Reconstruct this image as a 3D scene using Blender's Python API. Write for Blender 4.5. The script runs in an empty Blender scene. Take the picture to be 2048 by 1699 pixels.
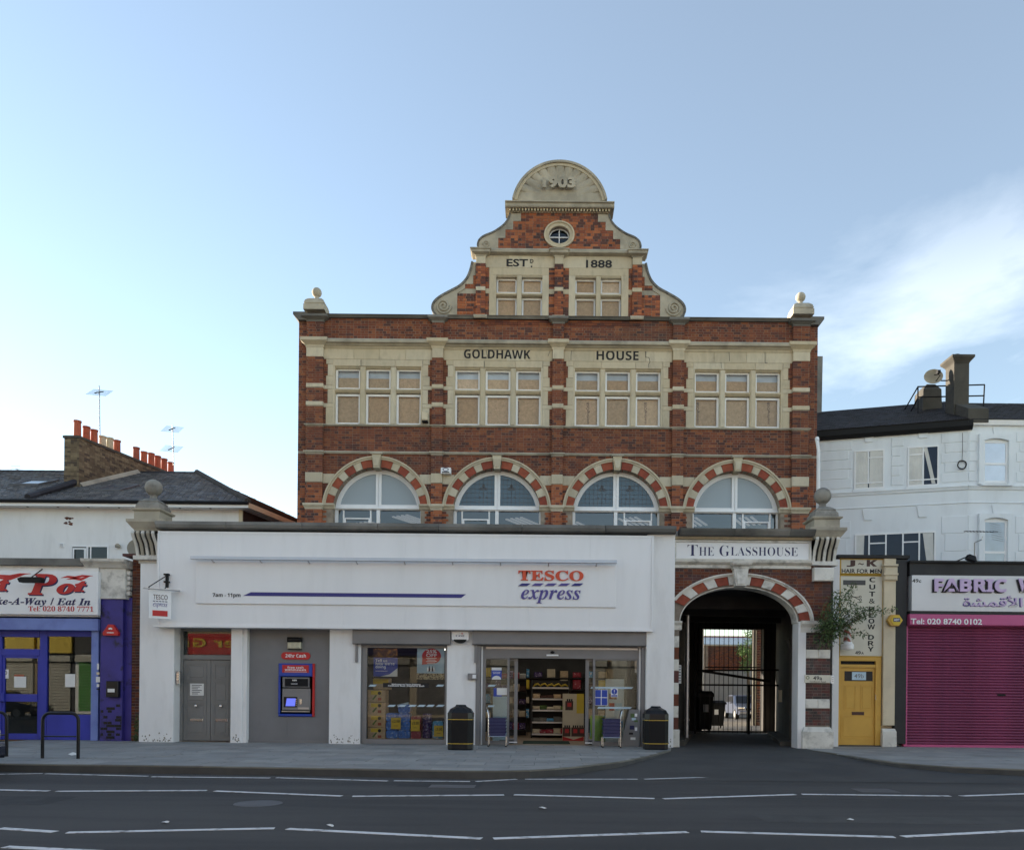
import bpy, bmesh, math, random
from mathutils import Matrix, Vector
random.seed(7)
S = bpy.context.scene
COL = S.collection
PI = math.pi

# ---------------------------------------------------------------- camera
FPX, VX, VY, ROLL, D0, CH = 1560.0, 1080.0, 1390.0, 0.0096, 20.0, 1.28   # measured on the photograph (2048 px wide)
cam = bpy.data.cameras.new('camera')
camo = bpy.data.objects.new('camera', cam)
COL.objects.link(camo)
cam.sensor_width = 36.0
cam.lens = FPX / 2048 * 36.0
cam.shift_x = -(VX - 1024) / 2048
cam.shift_y = (VY - 849.5) / 2048
cam.clip_start, cam.clip_end = 0.1, 2000
camo.matrix_world = Matrix.Translation((0, -D0, CH)) @ Matrix.Rotation(PI / 2, 4, 'X') @ Matrix.Rotation(ROLL, 4, 'Z')
S.camera = camo

# ---------------------------------------------------------------- sky, sun, exposure
SUN_EL, SUN_AZ = math.radians(12), math.atan2(-0.893, 0.45)     # low sun, behind the houses, to the left
sun_dir = Vector((math.sin(SUN_AZ) * math.cos(SUN_EL), math.cos(SUN_AZ) * math.cos(SUN_EL), math.sin(SUN_EL)))
world = bpy.data.worlds.new('World')
S.world = world
world.use_nodes = True
wn, wl = world.node_tree.nodes, world.node_tree.links
for n in list(wn): wn.remove(n)
out = wn.new('ShaderNodeOutputWorld')
bg = wn.new('ShaderNodeBackground')
sky = wn.new('ShaderNodeTexSky')
sky.sky_type = 'NISHITA'
sky.sun_disc = False
sky.sun_elevation = SUN_EL
sky.sun_rotation = SUN_AZ
sky.air_density, sky.dust_density, sky.ozone_density = 1.0, 0.1, 1.0
tc = wn.new('ShaderNodeTexCoord')
mp = wn.new('ShaderNodeMapping')
mp.inputs['Scale'].default_value = (1.0, 1.0, 2.6)
mp.inputs['Rotation'].default_value = (0.1, 0.35, -0.42)
cn = wn.new('ShaderNodeTexNoise')
cn.inputs['Scale'].default_value = 2.3
cn.inputs['Detail'].default_value = 9
cn.inputs['Roughness'].default_value = 0.58
cn.inputs['Distortion'].default_value = 0.35
cr = wn.new('ShaderNodeMapRange')
cr.inputs['From Min'].default_value = 0.40
cr.inputs['From Max'].default_value = 0.62
sep = wn.new('ShaderNodeSeparateXYZ')
ch = wn.new('ShaderNodeMapRange')           # thin cloud lies low, the zenith is clear
ch.inputs['From Min'].default_value = 0.56
ch.inputs['From Max'].default_value = 0.40
mul = wn.new('ShaderNodeMath'); mul.operation = 'MULTIPLY'
mixc = wn.new('ShaderNodeMix'); mixc.data_type = 'RGBA'; mixc.blend_type = 'ADD'
cloudcol = (2.3, 2.2, 2.0, 1)
mixc.inputs[7].default_value = cloudcol
wl.new(tc.outputs['Generated'], mp.inputs['Vector'])
wl.new(mp.outputs[0], cn.inputs['Vector'])
wl.new(cn.outputs['Fac'], cr.inputs['Value'])
wl.new(tc.outputs['Generated'], sep.inputs[0])
wl.new(sep.outputs['Z'], ch.inputs['Value'])
cx = wn.new('ShaderNodeMapRange')           # the cloud bank stands off to the right, away from the sun
cx.inputs['From Min'].default_value = 0.05
cx.inputs['From Max'].default_value = 0.38
mul2 = wn.new('ShaderNodeMath'); mul2.operation = 'MULTIPLY'
wl.new(sep.outputs['X'], cx.inputs['Value']); wl.new(cr.outputs[0], mul2.inputs[0]); wl.new(cx.outputs[0], mul2.inputs[1])
wl.new(mul2.outputs[0], mul.inputs[0]); wl.new(ch.outputs[0], mul.inputs[1])
veil = wn.new('ShaderNodeMath'); veil.operation = 'MAXIMUM'; veil.inputs[1].default_value = 0.21     # thin high veil over the whole sky
wl.new(mul.outputs[0], veil.inputs[0]); wl.new(veil.outputs[0], mixc.inputs[0])
wl.new(sky.outputs[0], mixc.inputs[6])
wl.new(mixc.outputs[2], bg.inputs['Color'])
bg.inputs['Strength'].default_value = 0.09
wl.new(bg.outputs[0], out.inputs[0])

sl = bpy.data.lights.new('sun', 'SUN')
sl.energy = 5.0
sl.angle = math.radians(0.6)
sl.color = (1.0, 0.87, 0.70)
slo = bpy.data.objects.new('sun', sl)
slo.rotation_euler = (-sun_dir).to_track_quat('-Z', 'Y').to_euler()
slo.location = (-30, 30, 30)
COL.objects.link(slo)
vs = S.view_settings
vs.view_transform, vs.look, vs.gamma, vs.use_curve_mapping = 'Standard', 'None', 1.0, False
vs.exposure = 1.72

# ---------------------------------------------------------------- measuring helpers (photograph -> metres on a known plane)
CR, SR = math.cos(ROLL), math.sin(ROLL)
def dr(px, py):
    dx, dy = px - VX, py - VY
    return dx * CR + dy * SR, -dx * SR + dy * CR
def W(px, py, Y):
    x, y = dr(px, py); k = (D0 + Y) / FPX
    return x * k, CH - y * k
def R(x0, y0, x1, y1, Y):
    cx, cz = W((x0 + x1) / 2, (y0 + y1) / 2, Y); k = (D0 + Y) / FPX
    return cx - (x1 - x0) / 2 * k, cx + (x1 - x0) / 2 * k, cz - (y1 - y0) / 2 * k, cz + (y1 - y0) / 2 * k
def G(px, py, z=0.0):
    x, y = dr(px, py); d = FPX * (CH - z) / y
    return x * d / FPX, d - D0

# ---------------------------------------------------------------- objects
def _tag(o, label=None, cat=None, group=None, kind=None):
    if label: o['label'] = label
    if cat: o['category'] = cat
    if group: o['group'] = group
    if kind: o['kind'] = kind
    return o
def thing(name, label, cat, loc=(0, 0, 0), rz=0.0, group=None):
    o = bpy.data.objects.new(name, None)
    o.empty_display_size = 0.2
    o.location = loc; o.rotation_euler = (0, 0, rz)
    COL.objects.link(o)
    return _tag(o, label, cat, group)
def put(o, parent):
    """parent an object that was built in world coordinates"""
    if parent is not None:
        o.parent = parent
        if parent.parent is None:
            m = Matrix.Translation(parent.location) @ parent.rotation_euler.to_matrix().to_4x4()
            o.matrix_parent_inverse = m.inverted()
    return o

class MB:
    def __init__(s): s.v, s.f = [], []
    def add(s, vs_, fs_):
        b = len(s.v); s.v += [tuple(p) for p in vs_]; s.f += [tuple(i + b for i in f) for f in fs_]; return s
    def box(s, x0, x1, y0, y1, z0, z1):
        return s.add([(x0,y0,z0),(x1,y0,z0),(x1,y1,z0),(x0,y1,z0),(x0,y0,z1),(x1,y0,z1),(x1,y1,z1),(x0,y1,z1)],
                     [(0,3,2,1),(4,5,6,7),(0,1,5,4),(1,2,6,5),(2,3,7,6),(3,0,4,7)])
    def bbox(s, x0, x1, y0, y1, z0, z1, b):
        """box with the four front edges (towards -Y) chamfered"""
        b = min(b, (x1-x0)/2.2, (z1-z0)/2.2, (y1-y0)/1.1)
        return s.add([(x0,y1,z0),(x1,y1,z0),(x1,y1,z1),(x0,y1,z1),(x0,y0+b,z0),(x1,y0+b,z0),(x1,y0+b,z1),(x0,y0+b,z1),
                      (x0+b,y0,z0+b),(x1-b,y0,z0+b),(x1-b,y0,z1-b),(x0+b,y0,z1-b)],
                     [(0,3,2,1),(0,1,5,4),(1,2,6,5),(2,3,7,6),(3,0,4,7),(4,5,9,8),(5,6,10,9),(6,7,11,10),(7,4,8,11),(8,9,10,11)])
    def pxz(s, poly, y0, y1):
        n = len(poly)
        return s.add([(x,y0,z) for x,z in poly] + [(x,y1,z) for x,z in poly],
                     [tuple(range(n)), tuple(range(2*n-1, n-1, -1))] + [(i, (i+1) % n, n+(i+1) % n, n+i) for i in range(n)])
    def pyz(s, prof, x0, x1):
        n = len(prof)
        return s.add([(x0,y,z) for y,z in prof] + [(x1,y,z) for y,z in prof],
                     [tuple(range(n)), tuple(range(2*n-1, n-1, -1))] + [(i, (i+1) % n, n+(i+1) % n, n+i) for i in range(n)])
    def pxy(s, poly, z0, z1):
        n = len(poly)
        return s.add([(x,y,z0) for x,y in poly] + [(x,y,z1) for x,y in poly],
                     [tuple(range(n)), tuple(range(2*n-1, n-1, -1))] + [(i, (i+1) % n, n+(i+1) % n, n+i) for i in range(n)])
    def arc(s, cx, cz, r0, r1, a0, a1, y0, y1, n=10, ex=1.0, r0x=None, r1x=None):
        """ring segment in the facade plane; angles in degrees from +X; r0x / r1x give an ellipse"""
        r0x = r0x or r0; r1x = r1x or r1
        p = []
        A = [math.radians(a0 + (a1 - a0) * i / n) for i in range(n + 1)]
        for a in A: p.append((cx + r1x * math.cos(a), cz + r1 * math.sin(a)))
        for a in reversed(A): p.append((cx + r0x * math.cos(a), cz + r0 * math.sin(a)))
        # as a strip of quads so that the ring is never one concave polygon
        m = n + 1
        vv = []
        for y in (y0, y1):
            for a in A: vv.append((cx + r0x*math.cos(a), y, cz + r0*math.sin(a)))
            for a in A: vv.append((cx + r1x*math.cos(a), y, cz + r1*math.sin(a)))
        ff = []
        for i in range(n):
            ff += [(i, i+1, m+i+1, m+i), (2*m+i, 3*m+i, 3*m+i+1, 2*m+i+1), (i, 2*m+i, 2*m+i+1, i+1), (m+i, m+i+1, 3*m+i+1, 3*m+i)]
        if abs(a1 - a0) < 359.9:
            ff += [(0, m, 3*m, 2*m), (n, 2*m+n, 3*m+n, m+n)]
        return s.add(vv, ff)
    def lathe(s, cx, cy, prof, n=20, sx=1.0, sy=1.0, sq=None):
        vv, ff = [], []
        for r, z in prof:
            for i in range(n):
                a = 2 * PI * i / n
                vv.append((cx + r * sx * math.cos(a), cy + r * sy * math.sin(a), z))
        for j in range(len(prof) - 1):
            for i in range(n):
                ff.append((j*n+i, j*n+(i+1) % n, (j+1)*n+(i+1) % n, (j+1)*n+i))
        ff += [tuple(range(n-1, -1, -1)), tuple(range((len(prof)-1)*n, len(prof)*n))]
        return s.add(vv, ff)
    def frus(s, cx, cy, prof):
        """stack of square sections (half width x, half width y, z)"""
        vv, ff = [], []
        for hx, hy, z in prof: vv += [(cx-hx,cy-hy,z),(cx+hx,cy-hy,z),(cx+hx,cy+hy,z),(cx-hx,cy+hy,z)]
        for j in range(len(prof)-1):
            for i in range(4): ff.append((j*4+i, j*4+(i+1) % 4, (j+1)*4+(i+1) % 4, (j+1)*4+i))
        ff += [(3,2,1,0), tuple(range((len(prof)-1)*4, len(prof)*4))]
        return s.add(vv, ff)
    def tube(s, pts, r, n=8, closed=False):
        pts = [Vector(p) for p in pts]; m = len(pts); vv, ff = [], []
        rs = r if isinstance(r, (list, tuple)) else [r] * m
        up0 = None
        for i, p in enumerate(pts):
            if closed: t = pts[(i+1) % m] - pts[i-1]
            else: t = pts[min(i+1, m-1)] - pts[max(i-1, 0)]
            t.normalize()
            if up0 is None: up0 = Vector((0,0,1)) if abs(t.z) < 0.9 else Vector((0,1,0))
            a = t.cross(up0)
            if a.length < 1e-5: a = t.cross(Vector((1,0,0)))
            a.normalize(); b = a.cross(t); up0 = b
            for k in range(n):
                q = 2*PI*k/n
                vv.append(p + (a*math.cos(q) + b*math.sin(q)) * rs[i])
        for i in range(m if closed else m-1):
            j = (i+1) % m
            for k in range(n): ff.append((i*n+k, i*n+(k+1) % n, j*n+(k+1) % n, j*n+k))
        if not closed: ff += [tuple(range(n-1,-1,-1)), tuple(range((m-1)*n, m*n))]
        return s.add(vv, ff)
    def ball(s, c, r, n=16, sz=1.0):
        pr = [(max(r*math.sin(PI*i/10), .001), c[2] - r*sz*math.cos(PI*i/10)) for i in range(11)]
        return s.lathe(c[0], c[1], pr, n)
    def quad(s, a, b, c, d): return s.add([a,b,c,d], [(0,1,2,3)])
    def mesh(s, name, mat=None, smooth=False):
        me = bpy.data.meshes.new(name)
        me.from_pydata(s.v, [], s.f)
        bm = bmesh.new(); bm.from_mesh(me)
        bmesh.ops.recalc_face_normals(bm, faces=bm.faces)
        bm.to_mesh(me); bm.free()
        if mat: me.materials.append(mat)
        if smooth:
            for p in me.polygons: p.use_smooth = True
            if hasattr(me, 'set_sharp_from_angle'): me.set_sharp_from_angle(angle=math.radians(38))
        return me
    def part(s, name, mat, parent=None, smooth=False, kind=None, label=None):
        o = bpy.data.objects.new(name, s.mesh(name, mat, smooth))
        COL.objects.link(o)
        put(o, parent)
        return _tag(o, label, None, None, kind)
    def loose(s, name, label, cat, mat, group=None, smooth=False, kind=None):
        o = s.part(name, mat, None, smooth)
        return _tag(o, label, cat, group, kind)

def clone(root, loc, rz=None, label=None, group=None):
    r = root.copy(); COL.objects.link(r); r.location = loc
    if rz is not None: r.rotation_euler = (0, 0, rz)
    if label: r['label'] = label
    if group: r['group'] = group
    for c0 in [o for o in root.children]:
        c = c0.copy(); COL.objects.link(c); c.parent = r; c.matrix_parent_inverse = c0.matrix_parent_inverse
        for g0 in [o for o in c0.children]:
            g = g0.copy(); COL.objects.link(g); g.parent = c; g.matrix_parent_inverse = g0.matrix_parent_inverse
    return r

# lettering: built-in font turned into a mesh and fitted to a box measured in metres
def _sty(t, base, dig=None):
    o = ''
    for c in t:
        if 'A' <= c <= 'Z': o += chr(base + ord(c) - 65)
        elif 'a' <= c <= 'z': o += chr(base + 26 + ord(c) - 97)
        elif c.isdigit() and dig: o += chr(dig + int(c))
        else: o += c
    return o
STY = {'serif': (0x1D400, 0x1D7CE), 'bi': (0x1D468, 0x1D7CE), 'it': (0x1D434, None), 'bold': (0x1D5D4, 0x1D7EC), 'sbi': (0x1D63C, 0x1D7EC)}
TS = bpy.data.scenes.new('lettering_bench')      # letters are meshed here, then the bench is removed
def text_mesh(body, style=None, offset=0.0, depth=0.02, lines=1.0, align='LEFT', res=3):
    c = bpy.data.curves.new('lettering', 'FONT')
    c.body = _sty(body, *STY[style]) if style else body
    c.extrude, c.offset, c.resolution_u = depth / 2, offset, res
    c.space_line = lines; c.align_x = align
    o = bpy.data.objects.new('lettering', c)
    TS.collection.objects.link(o)
    TS.view_layers[0].update()
    me = bpy.data.meshes.new_from_object(o.evaluated_get(TS.view_layers[0].depsgraph))
    bpy.data.objects.remove(o); bpy.data.curves.remove(c)
    return me
def letters(body, box, Y, mat, parent, style=None, offset=0.0, depth=0.012, name='lettering', lines=1.0, align='LEFT', rot90=False, flip=1):
    """box = (X0, X1, Z0, Z1); front face lies at Y - depth"""
    me = text_mesh(body, style, offset, 0.02, lines, align)
    P = [v.co.copy() for v in me.vertices]
    if rot90: P = [Vector((-p.y, p.x, p.z)) for p in P]
    x0, x1 = min(p.x for p in P), max(p.x for p in P)
    y0, y1 = min(p.y for p in P), max(p.y for p in P)
    for v, p in zip(me.vertices, P):
        v.co = (box[0] + (p.x - x0) / (x1 - x0) * (box[1] - box[0]) if flip > 0 else box[1] - (p.x - x0) / (x1 - x0) * (box[1] - box[0]),
                Y if p.z < 0 else Y - depth * flip,
                box[2] + (p.y - y0) / (y1 - y0) * (box[3] - box[2]))
    me.materials.clear(); me.materials.append(mat); me.update()
    o = bpy.data.objects.new(name, me); COL.objects.link(o)
    return put(o, parent)

# ---------------------------------------------------------------- materials
MATS = {}
def mat(name, c, rough=0.6, metal=0.0, var=0.12, vs_=2.5, isl=None, bump=0.0, bs=60.0, c2=None, c2s=1.2, lo=0.5, hi=0.7, c2max=1.0, stretch=(1,1,1), spec=0.4, coat=0.0, emit=None):
    m = bpy.data.materials.new(name); m.use_nodes = True
    nt = m.node_tree; N, L = nt.nodes, nt.links
    p = N['Principled BSDF']
    p.inputs['Roughness'].default_value = rough
    p.inputs['Metallic'].default_value = metal
    p.inputs['Specular IOR Level'].default_value = spec
    if coat: p.inputs['Coat Weight'].default_value = coat
    t = N.new('ShaderNodeTexCoord')
    mpn = N.new('ShaderNodeMapping'); mpn.inputs['Scale'].default_value = stretch
    L.new(t.outputs['Object'], mpn.inputs['Vector'])
    vec = mpn.outputs[0]
    def noise(sc, det=5, rg=0.55):
        n = N.new('ShaderNodeTexNoise'); n.inputs['Scale'].default_value = sc; n.inputs['Detail'].default_value = det; n.inputs['Roughness'].default_value = rg
        L.new(vec, n.inputs['Vector']); return n.outputs['Fac']
    if isl:
        g = N.new('ShaderNodeNewGeometry'); oi = N.new('ShaderNodeObjectInfo')
        ad = N.new('ShaderNodeMath'); ad.operation = 'ADD'; fr = N.new('ShaderNodeMath'); fr.operation = 'FRACT'
        L.new(g.outputs['Random Per Island'], ad.inputs[0]); L.new(oi.outputs['Random'], ad.inputs[1]); L.new(ad.outputs[0], fr.inputs[0])
        rp = N.new('ShaderNodeValToRGB'); rp.color_ramp.interpolation = 'CONSTANT'
        e = rp.color_ramp.elements
        while len(e) < len(isl): e.new(0.5)
        for i, cc in enumerate(isl):
            e[i].position = i / len(isl); e[i].color = (*cc, 1)
        L.new(fr.outputs[0], rp.inputs[0]); col = rp.outputs[0]
    else:
        rgb = N.new('ShaderNodeRGB'); rgb.outputs[0].default_value = (*c, 1); col = rgb.outputs[0]
    if var:
        mr = N.new('ShaderNodeMapRange'); mr.inputs['From Min'].default_value = 0.3; mr.inputs['From Max'].default_value = 0.7
        mr.inputs['To Min'].default_value = 1 - var; mr.inputs['To Max'].default_value = 1 + var
        L.new(noise(vs_), mr.inputs['Value'])
        mx = N.new('ShaderNodeMix'); mx.data_type = 'RGBA'; mx.blend_type = 'MULTIPLY'; mx.inputs[0].default_value = 1
        L.new(col, mx.inputs[6]); L.new(mr.outputs[0], mx.inputs[7]); col = mx.outputs[2]
    if c2:
        mr = N.new('ShaderNodeMapRange'); mr.inputs['From Min'].default_value = lo; mr.inputs['From Max'].default_value = hi; mr.inputs['To Max'].default_value = c2max
        L.new(noise(c2s, 8, 0.62), mr.inputs['Value'])
        mx = N.new('ShaderNodeMix'); mx.data_type = 'RGBA'
        mx.inputs[7].default_value = (*c2, 1)
        L.new(mr.outputs[0], mx.inputs[0]); L.new(col, mx.inputs[6]); col = mx.outputs[2]
    L.new(col, p.inputs['Base Color'])
    if bump:
        b = N.new('ShaderNodeBump'); b.inputs['Strength'].default_value = bump; b.inputs['Distance'].default_value = 0.02
        L.new(noise(bs, 6), b.inputs['Height']); L.new(b.outputs[0], p.inputs['Normal'])
    if emit:
        p.inputs['Emission Color'].default_value = (*emit[:3], 1); p.inputs['Emission Strength'].default_value = emit[3]
    MATS[name] = m
    return m
def glass(name, tint=(0.9, 0.95, 1.0), refl=1.0, rough=0.0, film=None, filmfac=0.0, f0=1.5):
    m = bpy.data.materials.new(name); m.use_nodes = True
    N, L = m.node_tree.nodes, m.node_tree.links
    N.remove(N['Principled BSDF']); o = N['Material Output']
    tr = N.new('ShaderNodeBsdfTransparent'); tr.inputs[0].default_value = (*tint, 1)
    gl = N.new('ShaderNodeBsdfGlossy'); gl.inputs['Roughness'].default_value = rough
    fr = N.new('ShaderNodeFresnel'); fr.inputs[0].default_value = f0
    base = tr.outputs[0]
    if film:
        df = N.new('ShaderNodeBsdfDiffuse'); df.inputs[0].default_value = (*film, 1)
        m1 = N.new('ShaderNodeMixShader'); m1.inputs[0].default_value = filmfac
        L.new(tr.outputs[0], m1.inputs[1]); L.new(df.outputs[0], m1.inputs[2]); base = m1.outputs[0]
    ml = N.new('ShaderNodeMath'); ml.operation = 'MULTIPLY'; ml.inputs[1].default_value = refl; ml.use_clamp = True
    L.new(fr.outputs[0], ml.inputs[0])
    mx = N.new('ShaderNodeMixShader')
    L.new(ml.outputs[0], mx.inputs[0]); L.new(base, mx.inputs[1]); L.new(gl.outputs[0], mx.inputs[2])
    L.new(mx.outputs[0], o.inputs[0])
    MATS[name] = m
    return m
BR = [(.195,.058,.030),(.215,.066,.031),(.155,.048,.028),(.245,.078,.034),(.120,.042,.029),(.20,.060,.030),(.275,.092,.038),(.175,.053,.028),(.095,.038,.029),(.21,.064,.031)]
BRD = [tuple(c*0.72 for c in b) for b in BR[:6]] + [(.07,.035,.033),(.10,.04,.035)]
BRO = [(.34,.105,.044),(.28,.085,.040),(.38,.125,.052),(.22,.068,.038),(.31,.10,.042),(.15,.052,.036),(.10,.044,.036),(.26,.082,.04),(.08,.04,.036)]
BR = [(r*.86, g*.90, b*.97) for r, g, b in BR]
mat('brick', BR[0], 0.85, isl=BR, var=0.22, vs_=0.9, bump=.25, bs=90, c2=(.06,.05,.045), c2s=.55, lo=.56, hi=.78, c2max=.55)
mat('brick_orange', BRO[0], 0.85, isl=BRO, var=0.22, vs_=1.0, bump=.25, bs=90, c2=(.06,.045,.04), c2s=.7, lo=.54, hi=.76, c2max=.6)
mat('brick_dark', BRD[0], 0.85, isl=BRD, var=0.25, vs_=0.9, bump=.25, bs=90, c2=(.05,.045,.042), c2s=.8, lo=.5, hi=.72, c2max=.6)
mat('brick_sooty', BRD[0], 0.85, isl=[(.13,.045,.038),(.085,.04,.036),(.065,.045,.042),(.10,.05,.045),(.05,.042,.04)], var=0.3, vs_=3, bump=.25, bs=90, c2=(.13,.12,.11), c2s=2.5, lo=.52, hi=.66, c2max=.7)
mat('rubbed_brick', (.27,.062,.034), 0.8, var=.22, vs_=7, bump=.15, bs=80, isl=[(.26,.058,.032),(.23,.052,.030),(.29,.072,.036)])
mat('mortar', (.27,.22,.17), 0.95, var=.3, vs_=5, bump=.3, bs=120)
mat('mortar_dark', (.22,.18,.145), 0.95, var=.3, vs_=5, bump=.3, bs=120)
mat('stone', (.52,.45,.325), 0.85, var=.16, vs_=2.2, bump=.2, bs=70, c2=(.21,.185,.145), c2s=2.2, lo=.50, hi=.76, c2max=.7, stretch=(1.6,1,.7), isl=[(.54,.465,.335),(.49,.425,.31),(.56,.495,.37),(.51,.435,.305)])
mat('stone_grey', (.39,.35,.275), 0.9, var=.18, vs_=2, bump=.25, bs=60, c2=(.15,.14,.12), c2s=1.6, lo=.48, hi=.72, c2max=.7)
mat('stone_sooty', (.27,.25,.215), 0.9, var=.2, vs_=2, bump=.3, bs=50, c2=(.085,.08,.07), c2s=2.2, lo=.44, hi=.66, c2max=.8)
mat('yard_paint_shaded', (.21,.208,.205), 0.8, var=.1)  # pale yard wall, its colour darkened to carry the enclosed yard's shade
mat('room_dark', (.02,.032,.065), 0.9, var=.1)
mat('stone_dark', (.17,.163,.148), 0.9, var=.28, vs_=2.2, bump=.35, bs=50, c2=(.055,.055,.052), c2s=1.1, lo=.45, hi=.68, c2max=.8, isl=[(.18,.172,.155),(.14,.136,.125),(.21,.20,.18)])
mat('white_stone', (.66,.635,.575), 0.8, var=.14, vs_=2, bump=.25, bs=60, c2=(.15,.138,.118), c2s=3.0, lo=.50, hi=.70, c2max=.72)
mat('white_paint', (.80,.80,.80), 0.55, var=.035, vs_=.8, c2=(.55,.55,.54), c2s=.8, lo=.55, hi=.85, c2max=.35)
mat('render_white', (.79,.785,.775), 0.8, var=.05, vs_=.7, bump=.12, bs=30, c2=(.46,.45,.42), c2s=1.6, lo=.50, hi=.82, c2max=.34, stretch=(1.8,1,.5))
mat('render_pale', (.74,.77,.79), 0.8, var=.04, vs_=.7, bump=.1, bs=30, c2=(.46,.47,.47), c2s=1.3, lo=.50, hi=.8, c2max=.35, stretch=(1.6,1.6,.45))
mat('panel_white', (.80,.80,.80), 0.42, var=.03, vs_=.5, c2=(.60,.60,.59), c2s=1.1, lo=.50, hi=.84, c2max=.32, stretch=(2.6,1,.35))
mat('frame_white', (.82,.82,.82), 0.45, var=.04, vs_=3)
mat('grey_metal', (.20,.20,.205), 0.45, var=.10, vs_=1.2, metal=.25)
mat('grey_panel', (.185,.185,.19), 0.5, var=.08, vs_=1.0, c2=(.13,.13,.13), c2s=1.4, lo=.5, hi=.8, c2max=.4)
mat('grey_door', (.20,.198,.19), 0.5, var=.08, vs_=1.4)
mat('chrome', (.62,.62,.62), 0.25, metal=1.0, var=.05)
mat('steel', (.45,.45,.45), 0.4, metal=.9, var=.1)
mat('black', (.010,.010,.011), 0.55, var=.1, spec=.2)
mat('black_gloss', (.010,.011,.014), 0.3, var=.1, spec=.3)
mat('black_paint', (.016,.016,.018), 0.55, var=.2, c2=(.05,.05,.05), c2s=2, lo=.5, hi=.8, c2max=.4)
mat('ink', (.012,.011,.012), 0.6, var=0)
mat('navy', (.02,.02,.085), 0.5, var=.05)
mat('tesco_blue', (.028,.03,.19), 0.4, var=.05)
mat('tesco_red', (.62,.075,.028), 0.4, var=.05)
mat('violet', (.085,.07,.27), 0.4, var=.05)
mat('sign_red', (.50,.022,.022), 0.45, var=.06)
mat('sign_blue', (.022,.06,.36), 0.4, var=.06)
mat('white_print', (.8,.8,.8), 0.5, var=0)
mat('paper', (.70,.70,.68), 0.7, var=.05)
mat('pale_blue', (.45,.58,.66), 0.5, var=.08)
mat('yellow', (.66,.47,.04), 0.5, var=.08)
mat('gold', (.55,.37,.05), 0.4, var=.05)
mat('mustard', (.60,.345,.062), 0.5, var=.07, vs_=1.5, c2=(.48,.265,.05), c2s=2.2, lo=.5, hi=.8, c2max=.5)
mat('mustard_dark', (.46,.27,.025), 0.5, var=.1)
mat('cream', (.62,.53,.38), 0.75, var=.08, vs_=1.5, bump=.15, bs=40, c2=(.35,.29,.20), c2s=2.0, lo=.56, hi=.8, c2max=.5)
mat('cream_sign', (.62,.585,.48), 0.5, var=.05, vs_=2, c2=(.5,.47,.38), c2s=1.5, lo=.5, hi=.8, c2max=.5)
mat('brown', (.07,.03,.022), 0.55, var=.1)
mat('osb', (.62,.44,.27), 0.8, isl=[(.62,.44,.27),(.56,.41,.26),(.66,.48,.31),(.58,.40,.235),(.60,.45,.29)], var=.16, vs_=14, c2=(.45,.30,.17), c2s=42, lo=.48, hi=.66, c2max=.7)
mat('blind', (.55,.60,.66), 0.7, var=.12, vs_=3)
mat('slate', (.065,.072,.09), 0.27, var=.25, vs_=3, isl=[(.13,.136,.155),(.15,.156,.175),(.105,.11,.13),(.17,.175,.19),(.12,.125,.14)], bump=.12, bs=20)
mat('slate_dark', (.028,.028,.034), 0.6, var=.3, vs_=4, isl=[(.026,.026,.032),(.034,.034,.042),(.022,.022,.026)], bump=.15, bs=20)
mat('roof_tile', (.06,.052,.045), 0.9, var=.3, vs_=6, bump=.4, bs=30)
mat('terracotta', (.34,.085,.045), 0.8, var=.2, vs_=6, isl=[(.36,.088,.045),(.30,.078,.045),(.40,.10,.05)])
mat('buff_pot', (.52,.44,.30), 0.8, var=.15, vs_=6)
YB = [(.15,.112,.07),(.18,.138,.085),(.12,.088,.056),(.08,.06,.044),(.215,.165,.10),(.14,.102,.063)]
mat('yellow_brick', YB[0], 0.9, isl=YB, var=.25, vs_=2, bump=.3, bs=60)
mat('concrete', (.075,.068,.056), 0.9, var=.2, vs_=2, bump=.3, bs=40, c2=(.04,.037,.033), c2s=2.5, lo=.5, hi=.7, c2max=.7)
mat('lead', (.085,.085,.09), 0.55, var=.2)
mat('black_felt', (.03,.029,.028), 0.85, var=.3, vs_=4, bump=.3, bs=40)
mat('asphalt', (.054,.051,.050), 0.82, var=.22, vs_=.55, bump=.5, bs=150, c2=(.078,.073,.069), c2s=.55, lo=.44, hi=.66, c2max=.85, stretch=(.25,1.8,1))
mat('tarmac', (.062,.059,.057), 0.85, var=.2, vs_=.8, bump=.5, bs=140, c2=(.048,.048,.05), c2s=.7, lo=.5, hi=.7)
mat('slab', (.21,.225,.235), 0.75, var=.12, vs_=1.5, isl=[(.265,.262,.25),(.29,.285,.27),(.24,.238,.228),(.31,.30,.28),(.27,.26,.245)], bump=.1, bs=60, c2=(.15,.145,.135), c2s=1.1, lo=.55, hi=.75, c2max=.5)
mat('kerb', (.155,.142,.115), 0.85, var=.25, vs_=2, isl=[(.16,.147,.118),(.135,.125,.10),(.18,.165,.13)], bump=.3, bs=50)
mat('joint', (.075,.075,.072), 0.95, var=.2)
mat('road_paint', (.66,.66,.66), 0.7, var=.1, vs_=4, c2=(.14,.14,.14), c2s=7, lo=.52, hi=.66, c2max=.8)
mat('cafe_blue', (.03,.04,.34), 0.5, var=.12, vs_=1.5)
mat('cafe_light_blue', (.16,.22,.50), 0.5, var=.1, vs_=1.5, c2=(.10,.13,.38), c2s=2, lo=.5, hi=.75)
mat('cafe_deep_blue', (.045,.035,.22), 0.5, var=.2, vs_=1.5, c2=(.02,.017,.05), c2s=3.2, lo=.55, hi=.66)
mat('pink', (.46,.08,.20), 0.5, var=.08, vs_=1.2)
mat('pink_slat', (.235,.046,.105), 0.5, var=.16, vs_=1.6, c2=(.165,.038,.085), c2s=1.3, lo=.45, hi=.7)
mat('lilac', (.56,.42,.62), 0.45, var=.03)
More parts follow.
